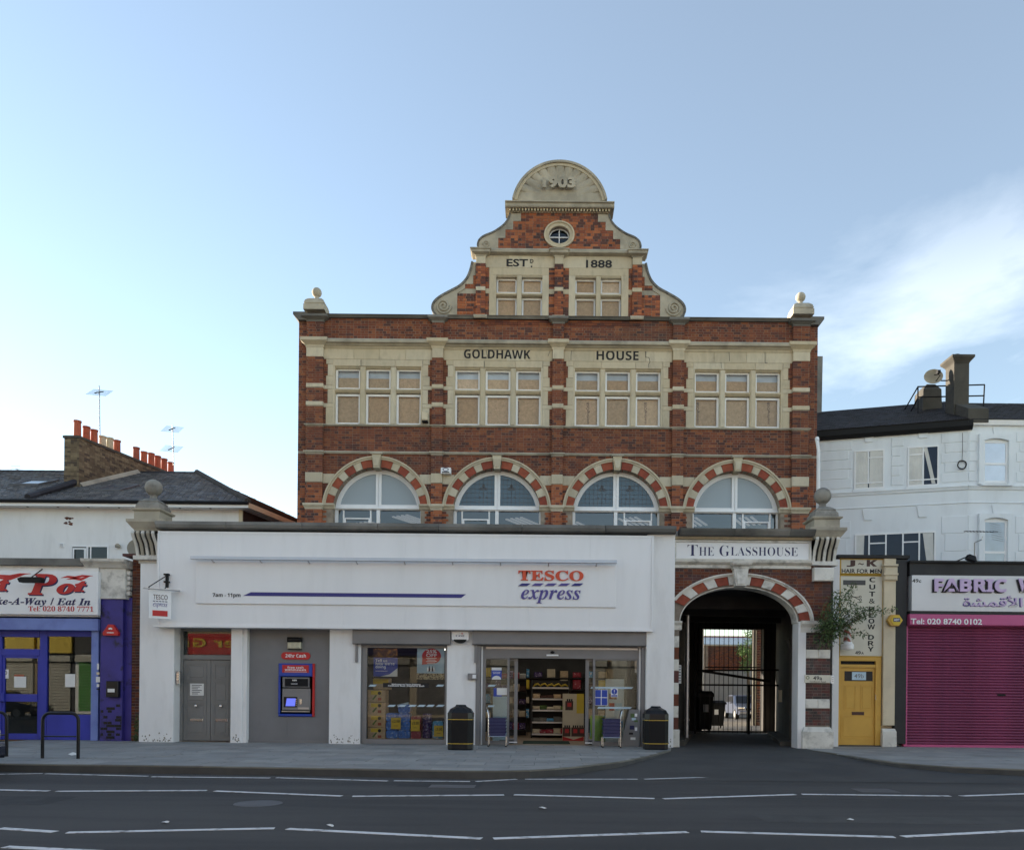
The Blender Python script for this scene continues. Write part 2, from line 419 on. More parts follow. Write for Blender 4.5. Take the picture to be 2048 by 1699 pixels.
mat('alu_sign', (.55,.56,.58), 0.38, metal=.25, var=.05, vs_=.8)
mat('interior', (.10,.098,.095), 0.85, var=.15)
mat('interior_pale', (.42,.41,.38), 0.8, var=.08)
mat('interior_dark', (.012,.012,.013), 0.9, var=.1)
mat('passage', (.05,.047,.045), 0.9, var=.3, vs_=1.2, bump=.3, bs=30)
mat('floor_tile', (.30,.22,.15), 0.5, var=.08)
mat('green_mat', (.012,.035,.022), 0.95, var=.1)
mat('shelf_black', (.018,.018,.018), 0.5, var=.1)
mat('banana', (.60,.42,.05), 0.55, var=.1)
mat('leaf', (.055,.095,.030), 0.6, var=.3, vs_=6, isl=[(.05,.09,.028),(.07,.115,.035),(.038,.07,.024),(.085,.12,.04)])
mat('leaf_bright', (.10,.17,.035), 0.6, var=.3, vs_=6, isl=[(.09,.16,.03),(.12,.19,.045),(.07,.12,.03)])
mat('stem', (.10,.075,.05), 0.85, var=.2)
mat('car_blue', (.010,.013,.03), 0.25, var=.05, coat=.6)
mat('car_silver', (.13,.15,.21), 0.3, metal=.5, var=.04, coat=.5)
mat('rubber', (.02,.02,.02), 0.8, var=.1)
mat('lamp_glass', (.5,.48,.36), 0.2, var=.2, vs_=12)
mat('basket', (.075,.075,.17), 0.55, var=.15)
mat('tube_light', (.9,.9,.9), 0.5, var=0, emit=(1.0, .95, .88, .05))
mat('screen', (.05,.07,.3), 0.2, var=0, emit=(.12, .16, .75, .35))
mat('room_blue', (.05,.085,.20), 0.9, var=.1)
mat('curtain', (.80,.78,.72), 0.85, var=.1, vs_=2)
glass('window_glass', (.93,.95,.97), .9)
glass('shop_glass', (.86,.90,.90), 1.1)
glass('blue_glass', (.80,.84,.90), 3.6)
glass('house_glass', (.95,.96,.98), .7)
glass('frost_glass', (.7,.75,.8), 1.3, film=(.36,.40,.42), filmfac=.9)
glass('leaded_glass', (.6,.65,.7), 1.4, film=(.10,.15,.19), filmfac=.85)
glass('dark_glass', (.35,.4,.45), 1.3)
M = MATS

# ---------------------------------------------------------------- brickwork
def bricks(rects, Y, ch=0.0742, bl=0.2225, bw=0.1085, t=0.03, joint=0.009, skip=None, off=0.0):
    """English-bond brick boxes filling rectangles on a wall whose mortar face lies at Y + 0.006; yields boxes"""
    res = []
    for (x0, x1, z0, z1) in rects:
        n = max(1, round((z1 - z0) / ch)); h = (z1 - z0) / n
        for r in range(n):
            za, zb = z0 + r*h + joint/2, z0 + (r+1)*h - joint/2
            g = int(round((z0 + r*h) / ch))
            L_ = bl if g % 2 else bw
            x = math.floor((x0 - off) / L_) * L_ + off - (L_ * .5 if g % 2 else L_*.25)
            if x0 - x > L_ - 0.035: x += L_
            first = True
            while x < x1:
                xa, xb = (x + joint/2 if x > x0 else x0), (x + L_ - joint/2 if x + L_ < x1 else x1)
                if first: xa, first = x0, False
                x += L_
                if x1 - xb < 0.035: xb = x1; x = x1
                if xb - xa < 0.02: continue
                if skip and skip((xa+xb)/2, (za+zb)/2, xa, xb, za, zb): continue
                res.append((xa, xb, Y - random.uniform(-.0015, .0025), Y + t, za, zb))
    return res
def lay(boxes, mname, parent, single=0, key=None):
    """the first `single` bricks become parts of their own, the rest one joined part"""
    if key: boxes = sorted(boxes, key=key)
    m = MB()
    for b in boxes[single:]: m.box(*b)
    if m.v: m.part('brickwork', M[mname], parent, kind='stuff')
    for b in boxes[:single]: MB().box(*b).part('brick', M[mname], parent)
# ================================================================ GROUND
ZR = -0.14
ground = MB().quad((-260,-220,ZR-.06),(260,-220,ZR-.06),(260,320,ZR-.06),(-260,320,ZR-.06)).part('ground', M['tarmac']); ground['kind'] = 'structure'
road = MB().box(-120, 120, -17.6, -4.0, ZR-.05, ZR).part('road', M['asphalt']); road['kind'] = 'structure'
far_pave = MB().box(-120, 120, -24.0, -17.6, ZR-.05, ZR+.12).part('pavement', M['slab']); far_pave['kind'] = 'structure'

# zig-zag lines painted on the road (centre, lane and kerb lines)
ZZ = [[(0,1655,110,1662),(134,1663.5,549,1655),(575,1656,963,1675.5),(987,1675.5,1375,1662.5),(1402,1661.5,1789,1672.5),(1806,1671.5,2080,1658)],
      [(-60,1577,97,1580.5),(113,1581,413,1579.5),(430,1580.5,683,1590.5),(705,1591,1008,1588.5),(1028,1588,1309,1595.5),(1327,1596,1590,1587.5),(1604,1587,1900,1590.5),(1922,1590.5,2080,1585)],
      [(-60,1548,85,1545.5),(92,1546,295,1551),(304,1552,540,1554.5),(553,1554,775,1560.5),(788,1560,940,1561.5),(952,1561.5,1033,1557),(1050,1557,1275,1557),(1289,1557,1509,1550),(1523,1550,1755,1552),(1775,1552,1980,1547),(1982,1545,2080,1556)],
      [(10,1692,200,1701)]]
for li, chain in enumerate(ZZ):
    for (a, b, c, d) in chain:
        p, q = Vector(G(a, b, ZR+.004)), Vector(G(c, d, ZR+.004))
        t = (q - p).normalized(); n = Vector((-t.y, t.x)) * (.05 if li != 2 else .04)
        c4 = [p+n, q+n, q-n, p-n]
        MB().pxy([(v.x, v.y) for v in c4], ZR+.002, ZR+.005).part('painted_line', M['road_paint'], road)
MB().box(*(lambda a: (a[0]-.35, a[0]+.35, a[1]-.2, a[1]+.2))(G(905, 1572, ZR)), ZR+.001, ZR+.006).part('drain_cover', M['lead'], road)

# edges of the two pavements towards the road and the crossover, as X, Y points on the ground
def gp(l): return [G(*p) for p in l]
eL = [(-40, -6.38), (-11, -6.38)] + gp([(0,1526.5),(300,1530),(600,1534.5),(930,1540.5),(1000,1540.8),(1060,1539.5),(1110,1536.5),(1160,1532),(1240,1522.5),(1300,1511),(1343,1500)]) + [(3.4, -0.2)]
eR = [(6.75, -.2)] + gp([(1618,1499),(1670,1506),(1730,1516),(1800,1525),(1900,1532),(2048,1538)]) + [(40, -6.3)]
pl = MB().pxy(eL + [(-40, 0.6)], -.16, -.022).part('pavement', M['joint']); pl['kind'] = 'structure'
pr = MB().pxy(eR + [(40, 3.0), (6.75, 3.0)], -.16, -.022).part('pavement', M['joint']); pr['kind'] = 'structure'
dw = MB()
cl = eL[4:]; cr_ = eR[:-1]
def dz(y): return -.012 + max(0, min(1, (-1.0 - y) / 5.2)) * (ZR + .016)
ring = [(x, y) for x, y in cl] + [(x, y) for x, y in cr_]
NX = 24
for i in range(len(cl)-1):
    pass
rows = []
for i in range(15):
    y = -6.75 + 6.9*i/14
    def cross(path):
        best = None
        for (xa, ya), (xb, yb) in zip(path, path[1:]):
            if min(ya, yb) <= y <= max(ya, yb) and abs(yb-ya) > 1e-6: best = xa + (xb-xa)*(y-ya)/(yb-ya)
        return best
    xl = cross(eL[5:]); xr = cross(eR)
    xl = eL[5][0]-1.5 if xl is None else xl - .03; xr = eR[-2][0]+4 if xr is None else xr + .03
    if y > -.2: xl, xr = 3.3, 6.9
    rows.append([(xl + (xr-xl)*j/10, y, dz(y)) for j in range(11)])
for ra, rb in zip(rows, rows[1:]):
    for j in range(10): dw.quad(ra[j], ra[j+1], rb[j+1], rb[j])
drv = dw.part('crossover', M['tarmac']); drv['kind'] = 'structure'

def low(path, x):
    for (xa, ya), (xb, yb) in zip(path, path[1:]):
        if xa <= x <= xb: return ya + (yb-ya)*(x-xa)/max(1e-6, xb-xa)
    return 0.0
# paving slabs, laid in staggered courses along the street and cut along the kerb
def slabs(xa, xb, ya, yb, parent, path, w=.92, d=.61):
    r = 0; y = yb
    while y > ya:
        y0, y1 = y - d + .004, y - .004
        x = xa - (r % 2) * w * .45 - random.uniform(0, .1)
        while x < xb:
            x0, x1 = max(x, xa) + .004, min(x + w, xb) - .004; x += w
            if x1 - x0 < .05: continue
            n = 6; X_ = [x0 + (x1-x0)*i/n for i in range(n+1)]
            kerbw = .17
            B_ = [max(y0, low(path, q) + kerbw) for q in X_]
            if all(v >= y1 - .03 for v in B_): continue
            P = [(q, min(v, y1-.001)) for q, v in zip(X_, B_) if v < y1-.002] 
            if len(P) < 2: continue
            P += [(P[-1][0], y1), (P[0][0], y1)]
            MB().pxy(P, -.05, -.006 + random.uniform(-.0025, .0025)).part('paving_slab', M['slab'], parent)
        y -= d; r += 1
slabs(-13.4, 3.42, -6.9, .45, pl, eL)
slabs(6.8, 16.0, -6.6, 1.35, pr, eR)
# kerb stones
def kerbs(path, parent, side, h):
    L_ = []
    for (a, b) in zip(path, path[1:]):
        n = max(1, round(math.dist(a, b) / .9))
        L_ += [(a[0]+(b[0]-a[0])*i/n, a[1]+(b[1]-a[1])*i/n) for i in range(n)]
    L_.append(path[-1])
    for a, b in zip(L_, L_[1:]):
        if b[0] < -14 or a[0] > 17: continue
        t = Vector((b[0]-a[0], b[1]-a[1])).normalized(); n = Vector((-t.y, t.x)) * .14
        s = .006
        P = [(a[0]+t.x*s, a[1]+t.y*s), (b[0]-t.x*s, b[1]-t.y*s), (b[0]-t.x*s+n.x, b[1]-t.y*s+n.y), (a[0]+t.x*s+n.x, a[1]+t.y*s+n.y)]
        c = [(p[0], p[1]) for p in P]
        m = MB(); top = -.004 + random.uniform(-.002, .002)
        m.add([(x, y, ZR-.05) for x, y in c] + [(x + (n.x*.12 if k < 2 else 0), y + (n.y*.12 if k < 2 else 0), top) for k, (x, y) in enumerate(c)],
              [(0,3,2,1),(4,5,6,7),(0,1,5,4),(1,2,6,5),(2,3,7,6),(3,0,4,7)])
        m.part('kerb_stone', M['kerb'], parent)
kerbs(eL[1:-1], pl, 1, 0)
kerbs(eR[1:], pr, 1, 0)
# passage and yard ground behind the arch
yg = MB().box(2.0, 40, .14, 70, -.16, -.012).part('yard_ground', M['tarmac']); yg['kind'] = 'structure'

# repairs, covers and trodden gum
def patch(x0, x1, y0, y1, mn, nm):
    n = 10; P = [(x0+(x1-x0)*i/n, y0+random.uniform(-.02, .02)) for i in range(n+1)] + [(x1-(x1-x0)*i/n, y1+random.uniform(-.02, .02)) for i in range(n+1)]
    MB().pxy(P, ZR-.01, ZR+.0012).part(nm, M[mn], road)
mat('tarmac_patch', (.043,.042,.042), .85, var=.2, vs_=3, bump=.5, bs=140)
mat('tarmac_pale', (.066,.063,.060), .85, var=.2, vs_=3, bump=.5, bs=140)
patch(-9.5, -6.2, -10.3, -9.5, 'tarmac_patch', 'tarmac_repair'); patch(2.6, 6.9, -11.1, -10.55, 'tarmac_pale', 'tarmac_repair'); patch(-2.2, -.9, -8.0, -7.1, 'tarmac_patch', 'tarmac_repair'); patch(7.4, 8.2, -9.8, -7.3, 'tarmac_pale', 'tarmac_repair'); patch(-13, 12, -9.02, -8.96, 'tarmac_patch', 'tarmac_seam')
MB().lathe(-3.6, -10.0, [(.30, ZR-.02), (.30, ZR+.004), (.27, ZR+.004), (.26, ZR+.001), (.02, ZR+.002)], 28).part('manhole_cover', M['lead'], road)
MB().box(4.9, 5.5, -8.2, -7.7, ZR-.02, ZR+.004).part('manhole_cover', M['lead'], road)
rg = random.Random(3); m = MB()
def spot(m, x, y, z, r):
    n = 6; a0 = rg.uniform(0, 1); m.add([(x+r*rg.uniform(.6, 1.2)*math.cos(a0+2*PI*k/n), y+r*rg.uniform(.6, 1.2)*math.sin(a0+2*PI*k/n), z) for k in range(n)], [tuple(range(n))])
for _ in range(420):
    x, y = rg.uniform(-12.5, 3.2), rg.uniform(-6.0, .2)
    if y > low(eL, x) + .25: spot(m, x, y, .0005, rg.uniform(.012, .035))
m.part('trodden_gum', mat('gum', (.10,.10,.097), .8, var=.1), pl, kind='stuff')
m = MB()
for _ in range(260):
    x, y = rg.uniform(-12, 14), rg.uniform(-12.5, -6.6)
    if y < -6.9 or 4 < x < 6: spot(m, x, y, ZR+.003, rg.uniform(.008, .022))
m.part('road_specks', M['tarmac_pale'], road, kind='stuff')
for (px, py) in ((332, 1646), (258, 1544), (1085, 1617), (660, 1652), (1700, 1640)):
    x, y = G(px, py, ZR); m = MB(); P = [(x+.05*math.cos(a)*rg.uniform(.5, 1.2), y+.04*math.sin(a)*rg.uniform(.5, 1.2), ZR+rg.uniform(.004, .03)) for a in [2*PI*k/7 for k in range(7)]]
    m.add(P + [(x, y, ZR+.03)], [(k, (k+1) % 7, 7) for k in range(7)])
    m.loose('litter_scrap', 'small scrap of white paper lying on the road', 'litter', M['paper'], 'paper scraps on the road')
# ================================================================ MAIN BRICK BUILDING
YM = 3.3
XC, PITCH, HW = 0.445, 3.585, 7.75
BX = [XC + k * PITCH for k in (-1.5, -.5, .5, 1.5)]
PX = [XC + k * PITCH for k in (-2, -1, 0, 1, 2)]
def zm(py): return CH + (VY - py) / 66.95
def zp(py, p): return CH + (VY - py) / 66.95 * (1 - p / 23.3)     # for an edge that stands p metres proud of the wall
main = thing('brick_warehouse', 'tall red brick warehouse with cream stone bands, four arched windows and a scrolled Dutch gable', 'building', (XC, YM, 0))
Z = {k: zm(v) for k, v in dict(cop=634, par1=640, par0=680, cor0=694, fr0=722, st0=852, sill=856, sc1=906, sc0=911, wb1=951, wb0=970, im1=1011, im0=1021, band1a=774, band1b=782, band2a=810, band2b=818.5).items()}
AZ, AR = zm(1025), 1.315
LW = [-.915, 0, .915]                     # centres of the three lights
# --- shell behind the brick skin
core = MB()
core.box(XC-HW, XC-HW+.4, YM+.45, 14, 4.42, Z['cop']-.1).box(XC+HW-.4, XC+HW, YM+.45, 14, 4.42, Z['cop']-.1)
core.box(XC-HW+.4, XC+HW-.4, 13.6, 14, 4.42, Z['cop']-.1)
core.part('side_wall', M['brick'], main)
mo = MB()
y0, y1 = YM + .006, YM + .42
for i, bx in enumerate(BX):
    l, r = bx - PITCH/2, bx + PITCH/2
    if i == 0: l = XC - HW + .002
    if i == 3: r = XC + HW - .002
    # arch storey: left and right of the arched opening, up to the string course
    for s, e in ((-1, l), (1, r)):
        pts = [(e, 4.42), (bx + s*AR, 4.42), (bx + s*AR, AZ)]
        pts += [(bx + s*AR*math.cos(a), AZ + AR*math.sin(a)) for a in [PI/2*k/12 for k in range(1, 13)]]
        pts += [(bx, Z['sc0']), (e, Z['sc0'])]
        mo.pxz(pts, y0, y1)
    mo.box(l, r, y0, y1, Z['sc0'], Z['st0']-.02)
    for s, e in ((-1, l), (1, r)):
        a, b = sorted((e, bx + s*1.38))
        mo.box(a, b, y0, y1, Z['st0']-.02, Z['fr0'])
    mo.box(l, r, y0, y1, Z['fr0'], Z['par1'])
mo.part('wall', M['mortar'], main)
# --- brick skin
def skip_arch(x, z, xa, xb, za, zb):
    for bx in BX:
        if abs(x - bx) < 1.75:
            if z < AZ and abs(x - bx) < AR + .02 : return True
            if z >= AZ and math.hypot(x - bx, z - AZ) < 1.56: return True
            for q in (xa, xb):
                if math.hypot(q - bx, max(z, AZ) - AZ) < 1.42: return True
    return False
rects, rects_o = [], []
pil = [(PX[0]-.02-.25, PX[0]-.02+.25)] + [(p-.165, p+.165) for p in PX[1:4]] + [(PX[4]-.25+.02, PX[4]+.25+.02)]
pil[0] = (XC-7.49, XC-6.99); pil[4] = (XC+6.99, XC+7.49)
segs = [(XC-HW, pil[0][0])] + [(pil[i][1], pil[i+1][0]) for i in range(4)] + [(pil[4][1], XC+HW)]
for a, b in segs:
    rects.append((a, b, Z['sc1'], Z['sill']))
    rects.append((a, b, Z['par0'], Z['par1']))
    rects.append((a, b, Z['wb1'], Z['sc0']))
    rects_o.append((a, b, 4.9, Z['wb0']))
bx_arch = bricks(rects_o, YM, skip=skip_arch)
bx_main = bricks(rects, YM, skip=skip_arch)
# flank strips between the corner pilasters and the building's ends, full height
for a, b in (segs[0], segs[5]):
    bx_main += bricks([(a, b, Z['sill'], Z['par0']), (a, b, Z['wb0'], Z['wb1'])], YM)
# narrow strips between pilaster and toothed stone surround
QW = [(722, 732, 1.55), (732, 755, 1.50), (755, 774, 1.55), (782, 810, 1.50), (818.5, 852, 1.55)]
for i, bx in enumerate(BX):
    for (ya, yb, hw) in QW:
        bx_main += bricks([(pil[i][1], bx-hw, zm(yb), zm(ya)), (bx+hw, pil[i+1][0], zm(yb), zm(ya))], YM)
# pilasters, standing 0.1 m proud
PD = .10
pm = MB(); bp, bpo = [], []
for a, b in pil:
    pm.box(a+.002, b-.002, YM-PD+.006, YM+.01, 4.9, Z['par1'])
    for (zl, zh) in ((Z['sc1'], Z['sill']), (Z['par0'], Z['par1']), (Z['sill'], Z['band2b']), (Z['band2a'], Z['band1b']), (Z['band1a'], zm(720)), (Z['wb1'], Z['sc0'])):
        bp += bricks([(a, b, zl, zh)], YM-PD, t=PD+.01)
    bpo += bricks([(a, b, 4.9, Z['im0']), (a, b, Z['im1'], Z['wb0'])], YM-PD, t=PD+.01)
pm.part('pilaster_core', M['mortar'], main)
lay(bx_main + bp, 'brick', main, 190, key=lambda b: abs(b[4] - 8.9) + abs(b[0]-XC)*.05)
lay(bx_arch + bpo, 'brick_orange', main, 100, key=lambda b: abs(b[4] - 6.2) + abs(b[0]-XC)*.05)
# --- stone dressings
def stone(x0, x1, z0, z1, proud, name='stone_block', mn='stone', depth=.06, par=main, Y=YM, b=.008):
    return MB().bbox(x0, x1, Y-proud, Y+depth, z0, z1, b).part(name, M[mn], par)
for i, bx in enumerate(BX):
    # white stone band beside the arches
    for s in (-1, 1):
        e = pil[i][1] if s < 0 else pil[i+1][0]
        a, b = sorted((e, bx + s*math.sqrt(1.6**2 - (7.69-AZ)**2)))
        stone(a+.002, b, Z['wb0'], Z['wb1'], .008)
    # impost block beside the arch
    for s in (-1, 1):
        e = pil[i][1] if s < 0 else pil[i+1][0]
        a, b = sorted((e, bx + s*(AR-.05)))
        prof = [(YM+.1, Z['im0']), (YM-.02, Z['im0']), (YM-.05, Z['im0']+.06), (YM-.09, Z['im1']-.05), (YM-.09, Z['im1']), (YM+.1, Z['im1'])]
        MB().pyz(prof, a+.002, b).part('impost', M['stone'], main)
        stone(a+.002, b-.002, 5.0, 5.20, .012)
    # quoins of the window surround
    for (ya, yb, hw) in QW + [(774, 782, None), (810, 818.5, None)]:
        for s in (-1, 1):
            e = bx + s*hw if hw else (pil[i][1] if s < 0 else pil[i+1][0])
            a, b = sorted((e, bx + s*1.34))
            stone(a+.002, b, zm(yb)+.002, zm(ya)-.002, .012)
    # lintel and frieze blocks
    cuts = [-1.338, -.5+.1*(i % 2), .52, 1.338]
    for a, b in zip(cuts, cuts[1:]):
        stone(bx+a+(.0 if a > -1.6 else 0), bx+b-.004, zm(735.5)+.0, zm(722)-.003, .012)
    cuts = [-1.62, -.72, .05+.2*(i % 2), .83, 1.62]
    for a, b in zip(cuts, cuts[1:]):
        stone(bx+a, bx+b-.004, zm(722), zm(699), .012, 'frieze_block')
    MB().pyz([(YM+.05, zm(701)), (YM-.03, zm(701)), (YM-.07, zm(697)), (YM-.10, zm(694)), (YM+.05, zm(694))], pil[i][1], pil[i+1][0]).part('bed_moulding', M['stone'], main)
    # cornice between pilasters
    MB().pyz([(YM+.2, zp(694,.1)), (YM-.10, zp(694,.1)), (YM-.14, zp(690,.14)), (YM-.21, zp(687,.21)), (YM-.22, zp(682,.22)), (YM-.17, zp(680,.17)), (YM+.2, zm(680))], pil[i][1]-.02, pil[i+1][0]+.02).part('cornice', M['stone_grey'], main)
    # stone mullions, transom, jambs, sill of the three-light window
    top, bot = zm(735.5), Z['st0']
    tr0, tr1 = zm(787), zm(777.5)
    win = MB().box(bx-1.34, bx-1.285, YM-.008, YM+.3, bot, top).part('window', M['stone'], main)
    MB().box(bx+1.285, bx+1.34, YM-.008, YM+.3, bot, top).part('jamb', M['stone'], win)
    for mx in (-.4575, .4575):
        MB().bbox(bx+mx-.083, bx+mx+.083, YM-.01, YM+.28, bot, top, .035).part('mullion', M['stone'], win)
    for lx in LW:
        a, b = bx+lx-.3745, bx+lx+.3745
        MB().pyz([(YM+.25, tr0), (YM+.06, tr0), (YM+.0, tr0+.05), (YM-.012, tr0+.08), (YM+.0, tr1-.05), (YM+.12, tr1), (YM+.25, tr1)], a, b).part('transom', M['stone'], win)
        MB().pyz([(YM+.2, top-.045), (YM+.05, top-.045), (YM+.03, top-.02), (YM-.005, top-.001), (YM+.2, top-.001)], a, b).part('head_moulding', M['stone'], win)
        for (z0, z1, up) in ((tr1, top-.03, True), (bot, tr0-.02, False)):
            f = MB(); fw = .058; ya, yb = YM+.13, YM+.20
            f.box(a, a+fw, ya, yb, z0, z1).box(b-fw, b, ya, yb, z0, z1).box(a+fw, b-fw, ya, yb, z1-fw, z1)
            if not up: f.box(a+fw, b-fw, ya-.02, yb, z0, z0+.085)
            else: f.box(a+fw, b-fw, ya+.01, yb, z0, z0+.03)
            f.part('frame', M['frame_white'], win)
            MB().quad((a+.02, yb-.02, z0+.02), (b-.02, yb-.02, z0+.02), (b-.02, yb-.02, z1-.02), (a+.02, yb-.02, z1-.02)).part('pane', M['window_glass'], win)
            bt = z1 - .24 + random.uniform(-.01, .01) if up else z1 - .02
            MB().box(a+.01, b-.01, yb+.03, yb+.05, z0, bt).part('osb_board', M['osb'], win)
            if up: MB().box(a+.01, b-.01, yb+.06, yb+.07, bt-.05, z1).part('blind', M['blind'], win)
    MB().pyz([(YM+.2, bot-.05), (YM-.03, bot-.06), (YM-.06, bot-.03), (YM-.05, bot), (YM+.2, bot+.002)], pil[i][1], pil[i+1][0]).part('sill', M['stone_grey'], main)
    MB().pyz([(YM+.05, Z['sc0']), (YM-.03, Z['sc0']), (YM-.06, Z['sc1']-.03), (YM-.05, Z['sc1']), (YM+.05, Z['sc1'])], pil[i][1], pil[i+1][0]).part('string_course', M['stone_grey'], main)
    MB().pyz([(YM+.3, Z['par1']), (YM-.06, Z['par1']), (YM-.10, Z['par1']+.05), (YM-.13, Z['cop']-.02), (YM-.10, Z['cop']), (YM+.45, Z['cop']+.02), (YM+.45, Z['par1'])], pil[i][1], pil[i+1][0]).part('coping', M['stone_dark'], main)
    # arch: hood mould, voussoirs, keystone
    a_s = math.degrees(math.asin((Z['im1']-AZ)/1.62))
    MB().arc(bx, AZ, 1.535, 1.59, a_s, 180-a_s, YM-.045, YM+.03, 40).part('hood_mould', M['stone'], main)
    MB().arc(bx, AZ, 1.59, 1.635, a_s, 180-a_s, YM-.075, YM+.03, 40).part('hood_mould', M['stone'], main)
    kw = 5.2
    for s in (0, 1):
        n = 7; aa = 7.5; wd = [1.08, .9, 1.1, .88, 1.1, .85, 1.22]; tot = sum(wd); span = 90 - kw - aa
        cur = aa
        for k in range(n):
            a0, a1 = cur + .25, cur + span*wd[k]/tot - .25; cur += span*wd[k]/tot
            p, q = (a0, a1) if s == 0 else (180-a1, 180-a0)
            MB().arc(bx, AZ, AR, 1.537, p, q, YM-.022 - (.004 if k % 2 else 0), YM+.3, 3).part('voussoir', M['stone' if k % 2 else 'rubbed_brick'], main)
    kz0, kz1 = AZ + AR - .05, Z['sc0'] - .03
    MB().pxz([(bx-.085, kz0), (bx+.085, kz0), (bx+.135, kz1), (bx-.135, kz1)], YM-.12, YM+.3).part('keystone', M['stone'], main)
    MB().pxz([(bx-.055, kz0+.05), (bx+.055, kz0+.05), (bx+.092, kz1-.12), (bx-.092, kz1-.12)], YM-.14, YM-.1).part('keystone_panel', M['stone'], main)
    MB().box(bx-.18, bx+.18, YM-.15, YM+.02, kz1-.002, kz1+.07).part('keystone_cap', M['stone_grey'], main)
    # white timber window in the arch
    ya, yb = YM+.27, YM+.35
    tz = Z['im1'] - .05
    f = MB()
    f.arc(bx, AZ, AR-.125, AR+.01, 4.5, 175.5, ya, yb, 40)
    f.box(bx-.085, bx-.012, ya-.01, yb, tz, AZ+AR-.08).box(bx+.012, bx+.085, ya-.01, yb, tz, AZ+AR-.08).box(bx-.02, bx+.02, ya+.02, yb, tz, AZ+AR-.08)
    f.box(bx-AR+.09, bx-.085, ya-.005, yb, tz, tz+.10).box(bx+.085, bx+AR-.09, ya-.005, yb, tz, tz+.10)
    f.pyz([(yb, tz-.06), (ya-.02, tz-.06), (ya-.06, tz-.03), (ya-.06, tz-.01), (ya-.02, tz), (yb, tz)], bx-AR+.0, bx+AR)
    wn_ = f.part('arched_window', M['frame_white'], main)
    g = MB(); pts = [(bx + (AR-.1)*math.cos(a), AZ + (AR-.1)*math.sin(a)) for a in [PI*k/30 for k in range(31)]]
    for s in (-1, 1):
        pp = [p for p in pts if (p[0]-bx)*s > .05 and p[1] > tz+.07]
        pp = sorted(pp, key=lambda p: -p[0]*s); pp = [(bx + s*(AR-.115), tz+.05)] + pp + [(bx+s*.03, AZ+AR-.1), (bx+s*.03, tz+.05)]
        MB().pxz(pp, yb-.04, yb-.03).part('pane', M['frost_glass' if i in (0, 3) else 'leaded_glass'], wn_)
        if i in (1, 2):
            ld = MB()
            for k in range(1, 9):
                x = bx + s*(.05 + k*.125); h = AZ + math.sqrt(max(.01, (AR-.13)**2 - (x-bx)**2))
                ld.box(x-.005, x+.005, yb-.045, yb-.036, tz+.08, h)
            for k in range(1, 9):
                z = tz + .08 + k*.135; hw = math.sqrt(max(.01, (AR-.13)**2 - (z-AZ)**2))
                if hw > .2: ld.box(*sorted((bx+s*.08, bx+s*hw)), yb-.045, yb-.036, z-.005, z+.005)
            for dx, dz_, rr in ((-.06, .62, .045), (.06, .62, .045), (0, .70, .05), (-.10, .36, .03), (.10, .36, .03)):
                ld.lathe(0, 0, [(.001, 0)], 3) if False else ld.arc(bx+s*.42+dx, tz+dz_, rr*.4, rr, 0, 360, yb-.047, yb-.036, 10)
            ld.box(bx+s*.42-.008, bx+s*.42+.008, yb-.047, yb-.036, tz+.2, tz+.75)
            ld.part('leading', M['lead'], wn_)
    f = MB(); zl = 4.75
    f.box(bx-AR, bx-AR+.09, ya, yb, zl, tz-.06).box(bx+AR-.05, bx+AR, ya, yb, zl, tz-.06).box(bx-.055, bx+.045, ya-.02, yb, zl, tz-.06)
    s = 1 if i >= 2 else -1           # side that carries the small opening light
    c = bx + s*.66
    f.box(c-.42, c-.38, ya+.01, yb, zl, tz-.06).box(c+.40, c+.44, ya+.01, yb, zl, tz-.06).box(c-.38, c+.40, ya, yb, tz-.34, tz-.30).box(c-.40, c-.33, ya-.01, yb, zl, tz-.33).box(c+.36, c+.42, ya-.01, yb, zl, tz-.33)
    f.box(bx-AR, bx+AR, ya+.005, yb-.005, zl-.06, zl+.004)
    f.part('lower_frame', M['frame_white'], wn_)
    MB().quad((bx-AR+.03, yb-.02, zl), (bx+AR-.02, yb-.02, zl), (bx+AR-.02, yb-.02, tz-.03), (bx-AR+.03, yb-.02, tz-.03)).part('lower_pane', M['blue_glass'], wn_)
    MB().box(bx-AR+.05, bx+AR-.05, yb+.02, yb+.03, tz-.02, tz+.10).part('backing_board', M['interior'], wn_)
# pilaster stones and caps
for a, b in pil:
    y = YM - PD
    for (ya, yb) in ((774-1.2, 782-1.5), (810-1.2, 818.5-1.5), (951-1, 970-1)):
        MB().bbox(a-.002, b+.002, y-.012, YM, zm(yb), zm(ya), .008).part('stone_block', M['stone'], main)
    MB().bbox(a-.002, b+.002, y-.012, YM, zm(720), zm(698), .008).part('frieze_block', M['stone'], main)
    def cap(z0, z1, p0, p1, nm, mn, over=.0):
        z1 = CH + (z1-CH)*(1-(PD+p1)/23.3); z0 = CH + (z0-CH)*(1-(PD+p0)/23.3); h = z1 - z0
        MB().frus((a+b)/2, YM, [((b-a)/2+p0+over, PD+p0, z0), ((b-a)/2+p0+.01+over, PD+p0+.01, z0+h*.25), ((b-a)/2+p1*.8+over, PD+p1*.8, z0+h*.55), ((b-a)/2+p1+over, PD+p1, z0+h*.62), ((b-a)/2+p1+over, PD+p1, z1)]).part(nm, M[mn], main)
    cap(zm(698), zm(677), .02, .15, 'pilaster_cornice', 'stone')
    cap(Z['st0']-.06, Z['st0']+.02, .0, .045, 'sill', 'stone_grey')
    cap(Z['sc0']-.01, Z['sc1']+.03, .005, .055, 'string_course', 'stone_grey')
    cap(Z['im0']-.01, Z['im1']+.03, .005, .06, 'impost', 'stone')
    MB().bbox(a-.002, b+.002, y-.012, YM, 5.0, 5.2, .008).part('stone_block', M['stone'], main)
    cap(Z['par1']-.10, Z['cop']+.05, .01, .13, 'coping', 'stone_dark')
